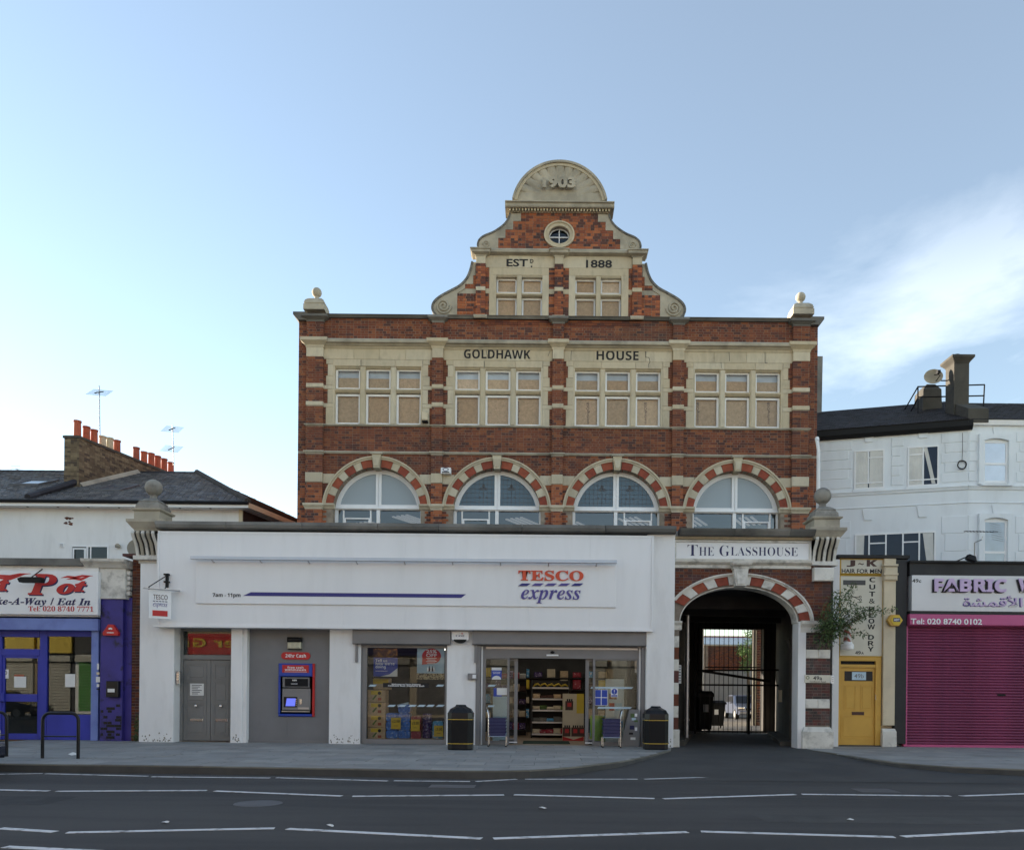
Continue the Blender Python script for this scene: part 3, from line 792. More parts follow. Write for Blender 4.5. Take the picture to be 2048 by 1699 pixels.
# coping and cornice of the two ends
for s in (-1, 1):
    a, b = sorted((XC + s*7.49, XC + s*HW))
    e = XC + s*(HW+.14)
    A, B = sorted((XC+s*7.49, e))
    pz = [(A, Z['par1']-.12), (B-(.14 if s > 0 else 0), Z['par1']-.12), (B, Z['cop']-.05), (B, Z['cop']+.03), (A, Z['cop']+.03)] if s > 0 else [(B, Z['par1']-.12), (A+.14, Z['par1']-.12), (A, Z['cop']-.05), (A, Z['cop']+.03), (B, Z['cop']+.03)]
    MB().pxz(pz, YM-.14, YM+2.5).part('coping', M['stone_dark'], main)
    # finial on the corner pilaster
    fx, fz = XC + s*7.24, Z['cop'] + .05
    f = MB().frus(fx, YM+.05, [(.31,.31,fz),(.31,.31,fz+.16),(.28,.28,fz+.18),(.30,.30,fz+.20),(.27,.27,fz+.30),(.19,.19,fz+.38),(.10,.10,fz+.42)])
    f.lathe(fx, YM+.05, [(.10,fz+.41),(.065,fz+.46),(.06,fz+.50),(.09,fz+.53)], 16); f.ball((fx, YM+.05, fz+.64), .145, 18)
    f.part('finial', M['stone_grey'], main, smooth=True)
roof = MB().box(XC-HW+.4, XC+HW-.4, YM+.5, 13.6, Z['par0']-.1, Z['par0']).part('roof', M['lead'], main)
for body, bxx, x0, x1, ya, yb in (('GOLDHAWK', 1, 928, 1061, 699.5, 717.5), ('HOUSE', 2, 1193, 1277, 701.5, 720.5)):
    b4 = R(x0, ya, x1, yb, YM)
    letters(body, b4, YM-.0125, M['ink'], main, 'bold', offset=.0, depth=.006)

# ---- Dutch gable
ZG = Z['cop'] + .02
gw = MB()                                     # shell behind it with window openings
gy0, gy1 = YM+.006, YM+.5
zc0, zc1 = zm(511), zm(495)
gwin = [(-1.867, -1.255), (-1.105, -.493), (.493, 1.105), (1.255, 1.867)]
xs = [-2.46] + [v for g in gwin for v in g] + [2.46]
wz0, wz1 = zm(636), zm(551)
for a, b in zip(xs[0::2], xs[1::2]): gw.box(XC+a, XC+b, gy0, gy1, ZG-.3, zm(545))
gw.box(XC-2.46, XC+2.46, gy0, gy1, zm(545), zc0); gw.box(XC-2.46, XC+2.46, gy0, gy1, zc0, zm(426))
for a, b in gwin: gw.box(XC+a, XC+b, gy0, gy1, wz1, zm(545)); gw.box(XC+a, XC+b, gy0, gy1, ZG-.3, wz0)
gmat = gw
# cut the upper stage to its stepped half widths instead of the full width
gw.v, gw.f = [], []
for a, b in zip(xs[0::2], xs[1::2]): gw.box(XC+a, XC+b, gy0, gy1, ZG-.3, wz1)
for a, b in gwin: gw.box(XC+a, XC+b, gy0, gy1, ZG-.3, wz0)
gw.box(XC-2.46, XC+2.46, gy0, gy1, wz1, zc1-.02)
# upper stage with a round opening
OZ = zm(470); orx, ory = .30, .245
for s in (-1, 1):
    pts = [(XC, zc1-.02), (XC+s*1.5, zc1-.02), (XC+s*1.5, zm(428)), (XC, zm(428)), (XC, OZ+ory)] + [(XC+s*orx*math.sin(a), OZ+ory*math.cos(a)) for a in [PI*k/14 for k in range(1, 14)]] + [(XC, OZ-ory)]
    gw.pxz(pts, gy0, gy1)
    gw.pxz([(XC+s*1.5, zc1-.02), (XC+s*1.9, zc1-.02), (XC+s*1.9, zm(462)), (XC+s*1.5, zm(440))], gy0, gy1)
gw.part('gable_wall', M['mortar_dark'], main)
gb, gbp = [], []
gpil = [(-2.47, -2.19), (-.13, .13), (2.19, 2.47)]
for s in (-1, 1):
    for (hw, ya, yb) in ((1.15, 426, 443), (1.38, 443, 460), (1.61, 460, 477), (1.82, 477, 497)):
        gb += bricks([(XC if s > 0 else XC-hw, XC+hw if s > 0 else XC, zm(yb), zm(ya))], YM, skip=lambda x, z, *q: math.hypot((x-XC)/.42, (z-OZ)/.36) < 1)
    for (xa, xb, ya, yb) in ((2.47, 3.03, 588, 634), (2.47, 2.80, 569.5, 578.5), (2.47, 2.56, 552, 569.5), (2.47, 2.50, 530, 552)):
        if xb - xa > .05: gb += bricks([tuple(sorted((XC+s*xa, XC+s*xb))) + (zm(yb), zm(ya))], YM)
    for (ya, yb, xin, cin) in ((536, 549, 2.06, .30), (549, 560, 2.02, .34), (560, 578, 2.08, .29), (588, 608, 2.06, .30), (608, 620, 2.02, .35), (620, 635, 2.08, .29)):
        gb += bricks([tuple(sorted((XC+s*xin, XC+s*2.19))) + (zm(yb), zm(ya))], YM)
        gb += bricks([tuple(sorted((XC+s*.13, XC+s*cin))) + (zm(yb), zm(ya))], YM)
for a, b in gpil:
    MB().box(XC+a+.002, XC+b-.002, YM-.08, YM+.01, ZG-.05, zc0).part('pilaster_core', M['mortar_dark'], main)
    for ya, yb in ((531, 577), (585, 635)): gbp += bricks([(XC+a, XC+b, zm(yb), zm(ya))], YM-.09, t=.1)
    MB().bbox(XC+a-.002, XC+b+.002, YM-.102, YM, zm(585), zm(577), .006).part('stone_block', M['stone'], main)
    MB().bbox(XC+a-.002, XC+b+.002, YM-.102, YM, zm(531), zm(511), .006).part('stone_block', M['stone'], main)
    c = XC + (a+b)/2; w2 = (b-a)/2
    MB().frus(c, YM, [(w2+.02,.11,zp(513,.11)),(w2+.03,.12,zp(510,.12)),(w2+.13,.22,zp(504,.22)),(w2+.14,.23,zp(502,.23)),(w2+.14,.23,zp(499,.23)),(w2+.17,.26,zp(497,.26)),(w2+.17,.26,zp(495,.26))]).part('gable_cornice', M['stone_grey'], main)
    MB().frus(c, YM, [(w2+.05,.12,zm(640)),(w2+.06,.14,zm(637)),(w2+.06,.14,zm(634))]).part('gable_base', M['stone_grey'], main)
lay(gb + gbp, 'brick_orange', main, 0)
for s in (-1, 1):
    a, b = sorted((XC+s*.30, XC+s*2.08))
    # stone surround of the pair of lights
    for (xa, xb) in ((.30, .493), (1.105, 1.255), (1.867, 2.08)):
        p, q = sorted((XC+s*xa, XC+s*xb))
        MB().bbox(p, q, YM-.012, YM+.25, wz0-.03, wz1, .02 if xb == 1.255 else .005).part('stone_block', M['stone'], main)
    MB().bbox(a, b, YM-.012, YM+.05, wz1, zm(536), .005).part('lintel', M['stone'], main)
    p, q = sorted((XC+s*.13, XC+s*2.19))
    for k in range(3): MB().bbox(p+(q-p)*k/3+.002, p+(q-p)*(k+1)/3-.002, YM-.012, YM+.05, zm(536)+.002, zm(512), .005).part('frieze_block', M['stone'], main)
    for (ya, yb) in ((578, 588),):
        for xa, xb in ((.13, .30), (2.08, 2.19)):
            u, v = sorted((XC+s*xa, XC+s*xb)); MB().bbox(u, v, YM-.012, YM+.05, zm(yb), zm(ya), .005).part('stone_block', M['stone'], main)
    MB().pyz([(YM+.3, zm(512)), (YM-.03, zm(512)), (YM-.08, zp(508,.08)), (YM-.15, zp(504,.15)), (YM-.16, zp(499,.16)), (YM-.12, zp(497,.12)), (YM+.3, zm(496))], p, q).part('gable_cornice', M['stone_grey'], main)
    MB().pyz([(YM+.1, zm(640)), (YM-.06, zm(640)), (YM-.09, zm(637)), (YM+.1, zm(635))], p, q).part('gable_base', M['stone_grey'], main)
    for (xa, xb) in ((.493, 1.105), (1.255, 1.867)):
        u, v = sorted((XC+s*xa, XC+s*xb))
        wr = MB().pyz([(YM+.22, zm(592)), (YM+.04, zm(592)), (YM-.02, zm(590)), (YM-.02, zm(587)), (YM+.1, zm(583)), (YM+.22, zm(583))], u, v).part('window', M['stone'], main)
        MB().pyz([(YM+.2, wz1-.04), (YM+.03, wz1-.04), (YM-.005, wz1), (YM+.2, wz1)], u, v).part('head_moulding', M['stone'], wr)
        for (z0, z1) in ((zm(583), wz1-.03), (wz0, zm(592))):
            f = MB(); fw = .05
            f.box(u, u+fw, YM+.14, YM+.2, z0, z1).box(v-fw, v, YM+.14, YM+.2, z0, z1).box(u+fw, v-fw, YM+.14, YM+.2, z1-fw, z1).box(u+fw, v-fw, YM+.14, YM+.2, z0, z0+.045)
            f.part('frame', M['frame_white'], wr)
            MB().quad((u+.02, YM+.18, z0+.02), (v-.02, YM+.18, z0+.02), (v-.02, YM+.18, z1-.02), (u+.02, YM+.18, z1-.02)).part('pane', M['window_glass'], wr)
            MB().box(u+.01, v-.01, YM+.23, YM+.25, z0, z1-.02).part('osb_board', M['osb'], wr)
    # lower scroll wings: one curved stone body with its stepped face blocks
    def curve(P, n=6):
        o = []
        P = [P[0]] + P + [P[-1]]
        for k in range(1, len(P)-2):
            p0, p1, p2, p3 = [Vector(q) for q in P[k-1:k+3]]
            for j in range(n):
                t = j/n
                o.append(tuple(.5*((2*p1)+(-p0+p2)*t+(2*p0-5*p1+4*p2-p3)*t*t+(-p0+3*p1-3*p2+p3)*t**3)))
        o.append(tuple(P[-2])); return o
    cw = curve([(2.62, 14.20), (2.645, 14.08), (2.70, 13.88), (2.80, 13.68), (2.99, 13.49), (3.28, 13.33), (3.56, 13.17), (3.73, 13.02), (3.80, 12.86), (3.78, 12.70), (3.67, 12.57)])
    pts = [(2.46, ZG-.02), (2.46, 14.20)] + cw + [(3.67, ZG-.02)]
    MB().pxz([(XC+s*x, z) for x, z in pts], YM+.012, YM+.42).part('gable_scroll', M['stone_grey'], main)
    cin = [(x-.05, z-.04) for x, z in cw]
    steps = [(3.03, 12.60), (3.03, zm(588)), (2.80, zm(578.5)), (2.80, zm(569.5)), (2.56, zm(569.5)), (2.56, zm(552)), (2.50, zm(552)), (2.50, 14.12)]
    MB().pxz([(XC+s*x, z) for x, z in steps + cin], YM-.012, YM+.02).part('scroll_face', M['stone_grey'], main)
    rim = MB()
    for (p0, p1) in zip(cw, cw[1:]):
        nx, nz = (p1[1]-p0[1]), -(p1[0]-p0[0]); L_ = math.hypot(nx, nz) or 1
        q = [(p0[0], p0[1]), (p1[0], p1[1]), (p1[0]+nx/L_*.06, p1[1]+nz/L_*.06), (p0[0]+nx/L_*.06, p0[1]+nz/L_*.06)]
        rim.pxz([(XC+s*x, z) for x, z in q], YM-.05, YM+.44)
    rim.part('scroll_rim', M['stone_dark'], main)
    # volute
    sp = []
    for k in range(46):
        a = k/45*2.2*2*PI; r = .235 - .20*k/45
        sp.append((XC+s*(3.44 - r*math.cos(a)*.95 + .0), YM-.03, 12.86 - r*math.sin(a)))
    MB().tube(sp, .028, 6).part('volute', M['stone_grey'], main, smooth=True)
    # upper scrolls
    cu = curve([(1.50, 15.66), (1.53, 15.55), (1.60, 15.42), (1.73, 15.28), (1.98, 15.11), (2.26, 14.99), (2.41, 14.86), (2.46, 14.70), (2.44, 14.62)])
    MB().pxz([(XC+s*x, z) for x, z in [(1.3, 14.62), (1.3, 15.66)] + cu], YM+.014, YM+.40).part('gable_scroll', M['stone_grey'], main)
    st = [(1.82, 14.62), (1.82, zm(477)), (1.61, zm(477)), (1.61, zm(460)), (1.38, zm(460)), (1.38, zm(443)), (1.15, zm(443)), (1.15, zm(427))]
    MB().pxz([(XC+s*x, z) for x, z in st + [(x-.03, z-.02) for x, z in cu]], YM-.012, YM+.02).part('scroll_face', M['stone_grey'], main)
    rim = MB()
    for (p0, p1) in zip(cu, cu[1:]):
        nx, nz = (p1[1]-p0[1]), -(p1[0]-p0[0]); L_ = math.hypot(nx, nz) or 1
        q = [(p0[0], p0[1]), (p1[0], p1[1]), (p1[0]+nx/L_*.05, p1[1]+nz/L_*.05), (p0[0]+nx/L_*.05, p0[1]+nz/L_*.05)]
        rim.pxz([(XC+s*x, z) for x, z in q], YM-.04, YM+.42)
    rim.part('scroll_rim', M['stone_dark'], main)
    sp = []
    for k in range(30):
        a = k/29*1.5*2*PI; r = .11 - .085*k/29
        sp.append((XC+s*(2.18 + r*math.cos(a)), YM-.02, 14.72 + r*math.sin(a)))
    MB().tube(sp, .02, 6).part('volute', M['stone_grey'], main, smooth=True)
# round window
MB().arc(XC, OZ, .36, .40, 0, 360, YM-.07, YM+.05, 40, r0x=.41, r1x=.455).part('oculus_surround', M['stone'], main)
MB().arc(XC, OZ, .265, .36, 0, 360, YM-.035, YM+.12, 40, r0x=.315, r1x=.41).part('oculus_surround', M['stone'], main)
oc = MB().arc(XC, OZ, .232, .268, 0, 360, YM+.10, YM+.16, 40, r0x=.28, r1x=.318); oc.box(XC-.012, XC+.012, YM+.11, YM+.15, OZ-.24, OZ+.24).box(XC-.29, XC-.012, YM+.11, YM+.15, OZ-.012, OZ+.012).box(XC+.012, XC+.29, YM+.11, YM+.15, OZ-.012, OZ+.012)
ocw = oc.part('round_window', M['frame_white'], main)
MB().pxz([(XC+.30*math.cos(2*PI*k/32), OZ+.25*math.sin(2*PI*k/32)) for k in range(32)], YM+.145, YM+.15).part('pane', M['dark_glass'], ocw)
MB().box(XC-.4, XC+.4, YM+.45, YM+.48, OZ-.4, OZ+.4).part('backing_board', M['interior_dark'], ocw)
# dentil cornice
zt0, zt1 = zm(426), zm(401)
MB().pyz([(YM+.4, zt0), (YM-.02, zt0), (YM-.05, zt0+.03), (YM-.06, zp(422,.06)), (YM-.0, zp(421.5,.06)), (YM-.0, zm(413)), (YM+.4, zm(413))], XC-1.50, XC+1.50).part('top_cornice', M['stone'], main)
MB().pyz([(YM+.4, zp(414,.18)), (YM-.18, zp(414,.18)), (YM-.20, zp(411,.2)), (YM-.20, zp(406,.2)), (YM-.25, zp(403,.25)), (YM-.25, zp(401,.25)), (YM+.4, zt1-.02)], XC-1.62, XC+1.62).part('top_cornice', M['stone_grey'], main)
for k in range(33):
    x = XC - 1.47 + 2.94*k/32
    MB().bbox(x-.024, x+.024, YM-.12, YM+.0, zp(421,.12), zp(415.5,.12), .008).part('dentil', M['stone'], main)
# segmental pediment with a carved shell
PR, PZ = 1.446, zt1 - .28
A0 = math.degrees(math.asin(.30/PR))
base = [(XC+PR*.93*math.cos(math.radians(a)), PZ+PR*.93*math.sin(math.radians(a))) for a in [A0 + (180-2*A0)*k/30 for k in range(31)]]
MB().pxz(base, YM+.02, YM+.35).part('pediment', M['stone_grey'], main)
MB().arc(XC, PZ, PR*.955, PR, A0, 180-A0, YM-.09, YM+.38, 44).part('pediment_rim', M['stone_grey'], main)
MB().arc(XC, PZ, PR*.90, PR*.955, A0, 180-A0, YM-.045, YM+.38, 44).part('pediment_rim', M['stone'], main)
nf = 11
for k in range(nf):
    a0, a1 = 14 + 152*k/nf, 14 + 152*(k+1)/nf
    am = math.radians((a0+a1)/2); hw = math.radians((a1-a0)/2)*.92
    vv, ff = [], []
    nr = 7
    for j in range(nr+1):
        r = .30 + (PR*.86-.30)*j/nr
        if j == nr: r *= .985
        for q in range(7):
            t = -1 + 2*q/6
            rr = r*(1 + (.03*(1-abs(t)) if j == nr else 0)); a = am + hw*t
            d = .05*(1-t*t)**.5*(.3+.7*j/nr) - .015
            yy = YM + .03 - max(0, d) - (.03 if j >= nr-1 else 0)
            vv.append((XC+rr*math.cos(a)*1.0, yy, zt1 + .03 + (rr*math.sin(a))*.86))
    for j in range(nr):
        for q in range(6): ff.append((j*7+q, j*7+q+1, (j+1)*7+q+1, (j+1)*7+q))
    b0 = len(vv); 
    for q in range(7): vv.append((vv[nr*7+q][0], YM+.06, vv[nr*7+q][2]))
    for q in range(6): ff.append((nr*7+q, nr*7+q+1, b0+q+1, b0+q))
    MB().add(vv, ff).part('shell_flute', M['stone_grey'], main, smooth=True)
letters('1903', R(1085, 358.5, 1151, 381, YM), YM-.06, M['stone_grey'], main, None, offset=.05, depth=.07, name='date_numeral')
letters('EST', R(1013, 518.5, 1056, 533.5, YM), YM-.0125, M['ink'], main, None, offset=.022, depth=.006)
letters('D', R(1060, 519, 1067, 526.5, YM), YM-.0125, M['ink'], main, None, offset=.02, depth=.006)
MB().box(*R(1061.5, 532, 1064.5, 535, YM)[:2], YM-.018, YM-.0125, *R(1061.5, 532, 1064.5, 535, YM)[2:]).part('lettering', M['ink'], main)
letters('1888', R(1172, 520.5, 1224, 536, YM), YM-.0125, M['ink'], main, None, offset=.022, depth=.006)
# stencilled board maker's marks on some boards
for px in (1176, 1291, 1395.5, 1537): 
    letters('sterlingOSB', R(px-3, 804, px+3.5, 848, YM+.23), YM+.2285, M['brown'], main, None, depth=.002, rot90=True, name='board_stencil')
for px in (915, 1036):
    letters('sterlingOSB', R(px-3, 803, px+3.5, 847, YM+.23), YM+.2285, M['brown'], main, None, depth=.002, rot90=True, name='board_stencil')
# cracks in the stone friezes
for P_ in ([(968, 722), (968.5, 728), (968, 734)], [(1291, 699), (1291, 714), (1298, 715), (1300, 723), (1297, 729), (1297.5, 735)], [(1143, 700), (1142, 712), (1142, 720)], [(1458, 702), (1459, 722)], [(1530, 703), (1530, 725), (1535, 726)], [(1442, 724), (1443, 736)], [(1100, 702), (1096, 712)], [(721.5, 720), (722, 731)], [(972, 700), (976, 717)]):
    V_ = [W(px, py, YM-.013) for px, py in P_]
    m = MB()
    for p, q in zip(V_, V_[1:]):
        w_ = .008; dx, dz_ = q[0]-p[0], q[1]-p[1]; l_ = math.hypot(dx, dz_); nx, nz = -dz_/l_*w_, dx/l_*w_
        m.pxz([(p[0]+nx, p[1]+nz), (q[0]+nx, q[1]+nz), (q[0]-nx, q[1]-nz), (p[0]-nx, p[1]-nz)], YM-.0145, YM-.012)
    m.part('crack', M['stone_dark'], main)
# office room behind the arched windows, with lit ceiling tubes
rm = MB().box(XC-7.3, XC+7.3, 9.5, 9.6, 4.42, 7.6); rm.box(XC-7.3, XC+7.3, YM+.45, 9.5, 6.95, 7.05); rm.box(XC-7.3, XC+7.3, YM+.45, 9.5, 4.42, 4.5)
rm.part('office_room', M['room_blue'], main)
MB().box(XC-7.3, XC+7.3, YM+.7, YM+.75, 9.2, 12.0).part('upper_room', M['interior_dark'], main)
for k, (x, y) in enumerate([(-4.2, 5.2), (-4.1, 7.0), (-.6, 5.4), (-.4, 7.2), (1.2, 6.0), (3.0, 5.2), (4.9, 5.2), (6.6, 5.0), (-5.6, 6.2)]):
    t = thing('ceiling_light', 'lit fluorescent ceiling light seen through an arched office window', 'light', (x, y, 6.9), -.5, 'office ceiling lights')
    for j in range(4):
        o = MB().box(-.32+.18*j, -.25+.18*j, -.6, .6, .0, .035).part('tube', M['tube_light']); o.parent = t
# ================================================================ SINGLE-STOREY SHOP
def rb(m, x0, y0, x1, y1, Yf, Yb, b=None):
    a = R(x0, y0, x1, y1, Yf)
    return m.box(a[0], a[1], Yf, Yb, a[2], a[3]) if b is None else m.bbox(a[0], a[1], Yf, Yb, a[2], a[3], b)
def Xs(px, py=1370, Y=0.0): return W(px, py, Y)[0]
def Zs(py, px=1080, Y=0.0): return W(px, py, Y)[1]
shop = thing('corner_shop', 'white single-storey shop with a long blank fascia, sign panel and grey shutters', 'shop', (-4.5, 0, 0))
XL, XR = Xs(278), Xs(1345)
TOP, FB = Zs(1057), Zs(1257)
FY = -.30
# piers
def pier(x0, x1, Y0=0.0, Y1=.9, zt=None):
    return MB().bbox(Xs(x0, 1400), Xs(x1, 1400), Y0, Y1, -.02, zt or FB + .1, .012).part('pier', M['render_white'], shop)
MB().bbox(Xs(278, 1400), Xs(347, 1400)+.0, 0, .9, -.02, Zs(1126, 300)-.0, .012).part('pier', M['render_white'], shop)
pier(461, 484); pier(658, 721); pier(893, 953)
MB().bbox(Xs(1290, 1400), Xs(1345, 1400), -.184, .9, -.02, TOP-.14, .012).part('pier', M['render_white'], shop)
# wall behind the fascia, roof slab
MB().box(Xs(318), Xs(1296), FY+.12, 3.2, FB+.05, TOP-.25).part('lintel_wall', M['render_white'], shop)
MB().box(XL+.3, XR, 0.2, YM+.004, TOP-.35, TOP-.22).part('roof', M['black_felt'], shop)
# fascia: cladding panels with fine joints, edge trims, lower trim
f4 = R(319, 1066, 1303, 1253, FY)
n = 8
for k in range(n):
    a = f4[0] + (f4[1]-f4[0])*k/n; b = f4[0] + (f4[1]-f4[0])*(k+1)/n
    MB().box(a+.001, b-.001, FY, FY+.1, f4[2], f4[3]).part('fascia_panel', M['panel_white'], shop)
MB().box(f4[0]-.04, f4[0], FY-.02, FY+.4, f4[2]-.05, f4[3]).box(f4[1], f4[1]+.05, FY-.02, FY+.3, f4[2]-.05, f4[3]).part('edge_trim', M['panel_white'], shop)
MB().box(f4[0]-.14, f4[1]+.05, FY-.025, FY+.35, f4[2]-.06, f4[2]-.002).part('lower_trim', M['panel_white'], shop)
MB().box(f4[0], f4[1], FY-.012, FY, f4[3]-.06, f4[3]-.03).part('upper_trim', M['panel_white'], shop)
# coping stones
xx = Xs(322)
while xx < XR - .1:
    w = min(random.uniform(1.5, 2.3), XR - xx)
    MB().pyz([(FY+.02, TOP-.16), (FY-.10, TOP-.13), (FY-.13, TOP-.06), (FY-.11, TOP+.02), (.3, TOP+.05), (.3, TOP-.16)], xx+.006, xx+w-.006).part('coping_stone', M['stone_dark'], shop)
    xx += w
# sign panel, lettering and light trough
SY = FY - .045
s4 = R(392, 1122, 1232, 1210, SY)
sgn = MB().bbox(s4[0], s4[1], SY, FY, s4[2], s4[3], .006).part('sign_panel', M['panel_white'], shop)
letters('TESCO', R(1036.6, 1140.5, 1167, 1161, SY), SY-.002, M['tesco_red'], sgn, 'serif', offset=.012, depth=.03)
for k in range(5):
    a = R(1036.6 + 26.4*k, 1166, 1036.6 + 26.4*k + 24.6, 1171.3, SY)
    sl_ = .09
    MB().pxz([(a[0], a[2]), (a[1]-sl_, a[2]), (a[1], a[3]), (a[0]+sl_, a[3])], SY-.022, SY-.002).part('logo_dash', M['tesco_blue' if k in (0, 4) else 'violet'], sgn)
letters('express', R(1042, 1179, 1161, 1206, SY), SY-.002, M['violet'], sgn, 'bi', depth=.02)
letters('7am - 11pm', R(425.5, 1185.5, 481, 1195.5, SY), SY-.002, M['ink'], sgn, 'bold', depth=.005)
a = R(486, 1185.5, 932, 1193, SY)
MB().pxz([(a[0], a[2]), (a[1]-.12, a[2]), (a[1], a[3]), (a[0]+.20, a[3])], SY-.006, SY-.002).part('stripe', M['tesco_blue'], sgn)
t4 = R(380, 1113.5, 1234, 1121, FY-.3)
tr_ = MB().pyz([(FY-.30, t4[2]), (FY-.20, t4[2]-.01), (FY-.19, t4[3]-.02), (FY-.29, t4[3]-.02)], t4[0], t4[1])
trough = tr_.part('light_trough', M['alu_sign'], shop)
for k in range(9):
    x = t4[0] + .5 + (t4[1]-t4[0]-1)*k/8
    MB().tube([(x, FY+.01, t4[2]-.05), (x, FY-.14, t4[2]-.03), (x, FY-.22, t4[2])], .015, 6).part('bracket', M['steel'], trough)
# --- left end: console bracket, cornice and ball finial on the pier head
def finial_pier(px, par, zc, Yc=.10, hw=.325):
    x = px
    m = MB()
    m.frus(x, Yc, [(hw-.02,.30,zc-.28),(hw,.31,zc-.24),(hw+.04,.34,zc-.2),(hw+.11,.40,zc-.10),(hw+.14,.42,zc-.07),(hw+.14,.42,zc)])
    m.part('finial_cornice', M['stone_grey'], par)
    m = MB().frus(x, Yc+.05, [(hw,.34,zc),(hw,.34,zc+.22),(hw+.05,.39,zc+.25),(hw+.06,.40,zc+.29),(hw+.0,.34,zc+.31)])
    m.part('finial_pedestal', M['stone_grey'], par)
    m = MB().frus(x, Yc+.05, [(hw-.02,.32,zc+.31),(hw-.03,.31,zc+.40),(hw-.08,.26,zc+.48),(hw-.07,.27,zc+.50),(hw-.17,.17,zc+.58),(.10,.10,zc+.61)])
    m.lathe(x, Yc+.05, [(.11,zc+.60),(.085,zc+.65),(.085,zc+.69),(.13,zc+.74)], 18)
    m.ball((x, Yc+.05, zc+.90), .215, 22)
    m.part('ball_finial', M['stone_sooty'], par, smooth=True)
def console(x0, x1, z0, z1, Y0, par, n=4):
    w = (x1-x0)
    def prof(d): return [(Y0+.3, z0), (Y0-.02-d, z0), (Y0-.06-d, z0+(z1-z0)*.25), (Y0-.12-d, z0+(z1-z0)*.5), (Y0-.25-d, z0+(z1-z0)*.75), (Y0-.30-d, z1-.06), (Y0-.28-d, z1), (Y0+.3, z1)]
    MB().pyz(prof(-.05), x0, x1).part('console', M['black_felt'], par)
    for k in range(n+1):
        xa = x0 + (w-.07)*k/n
        MB().pyz(prof(.0), xa, xa+.07).part('console_rib', M['stone_grey' if k % 2 else 'white_stone'], par, smooth=True)
    MB().box(x0-.03, x1+.03, Y0-.12, Y0+.3, z0-.10, z0).part('console_foot', M['white_stone'], par)
xf = Xs(301.5, 990)
finial_pier(xf, shop, Zs(1044, 300)+.02)
console(Xs(274, 1090), Xs(318, 1090)+.02, Zs(1112, 300), Zs(1066, 300), -.02, shop)
MB().box(Xs(277, 1120), Xs(319, 1120), .0, .9, Zs(1126, 300), Zs(1040, 300)).part('pier_head', M['white_stone'], shop)
# flaked paint at the feet of the piers
rf = random.Random(5)
for (pa, pb, yy) in ((279, 346, 0), (462, 483, 0), (659, 720, 0), (1291, 1344, -.184)):
    m = MB(); xa_, xb_ = Xs(pa, 1470), Xs(pb, 1470)
    for _ in range(int((xb_-xa_)*42)):
        x, z, r = rf.uniform(xa_+.03, xb_-.03), abs(rf.gauss(0, .09))+.015, rf.uniform(.006, .022)
        P_ = [(x + r*rf.uniform(.5, 1.3)*math.cos(a), max(.002, z + r*rf.uniform(.6, 1.8)*math.sin(a))) for a in [2*PI*k/7 for k in range(7)]]
        m.pxz(P_, yy-.0015, yy+.004)
    m.part('flaked_paint', M['stone_sooty'], shop, kind='stuff')
# --- grey double door
DY = .35
dz0, dz1 = .01, Zs(1258)
xa, xb = Xs(360, 1400, DY), Xs(466, 1400, DY)
fr = MB().box(xa-.35, xa+.07, DY, DY+.1, 0, dz1).box(xb-.02, xb+.3, DY, DY+.1, 0, dz1).box(xa+.07, xb-.02, DY, DY+.1, Zs(1318,410,DY), Zs(1309,410,DY)).box(xa+.07, xb-.02, DY, DY+.1, Zs(1262,410,DY), dz1)
dfr = fr.part('door_frame', M['grey_door'], shop)
MB().box(xa+.07, xb-.02, DY+.05, DY+.055, Zs(1309,410,DY), Zs(1262,410,DY)).part('transom_pane', M['shop_glass'], dfr)
MB().box(xa, xb, DY+.5, DY+.52, 0, dz1).part('backing_board', M['interior'], dfr)
xm = Xs(420, 1400, DY)
for (a, b, nm) in ((xa+.075, xm-.006, 0), (xm+.006, xb-.025, 1)):
    zt = Zs(1319,410,DY)
    d = MB().box(a, b, DY+.04, DY+.08, .02, zt).part('door', M['grey_door'], shop)
    w = b - a
    for (z0, z1) in ((.18, .95), (1.02, 1.55), (1.62, zt-.12)):
        p = MB(); x0, x1 = a+.11, b-.13; y = DY+.04
        for (u0, u1, v0, v1) in ((x0-.03, x1+.03, z0-.03, z0), (x0-.03, x1+.03, z1, z1+.03), (x0-.03, x0, z0, z1), (x1, x1+.03, z0, z1)): p.box(u0, u1, y-.014, y, v0, v1)
        p.bbox(x0+.05, x1-.05, y-.008, y, z0+.05, z1-.05, .006)
        p.part('door_panel', M['grey_door'], d)
    kn = MB().lathe(0, 0, [(.001, 0), (.02, 0), (.02, .03), (.04, .04), (.045, .06), (.035, .08), (.001, .09)], 16).part('knob', M['chrome'], d, smooth=True)
    kn.matrix_parent_inverse = Matrix(); kn.rotation_euler = (PI/2, 0, 0); kn.location = ((a+b)/2, DY+.04, .92 if nm == 0 else .92)
    MB().bbox((a+b)/2-.17, (a+b)/2+.17, DY+.015, DY+.04, .52, .60, .01).part('letter_plate', M['chrome'], d)
c4 = R(379, 1366, 406.5, 1390, DY)
nt = MB().box(c4[0], c4[1], DY+.03, DY+.035, c4[2], c4[3]).loose('paper_notice', 'white printed notice taped to the grey double door', 'notice', M['paper'])
for k in range(6): MB().box(c4[0]+.05, c4[1]-.05-.05*(k % 3), DY+.028, DY+.03, c4[3]-.05-.045*k, c4[3]-.035-.045*k).part('printed_line', M['ink'], nt)
ip = MB().bbox(Xs(353.5,1350,.1), Xs(360.5,1350,.1), .06, .20, Zs(1367,355), Zs(1341,355), .01).loose('door_intercom', 'slim intercom box on the white jamb of the grey door', 'intercom', M['steel'])
for k in range(3): MB().box(Xs(355,1350,.1), Xs(359,1350,.1), .052, .06, Zs(1349+5*k,355), Zs(1346+5*k,355)).part('button', M['chrome'], ip)
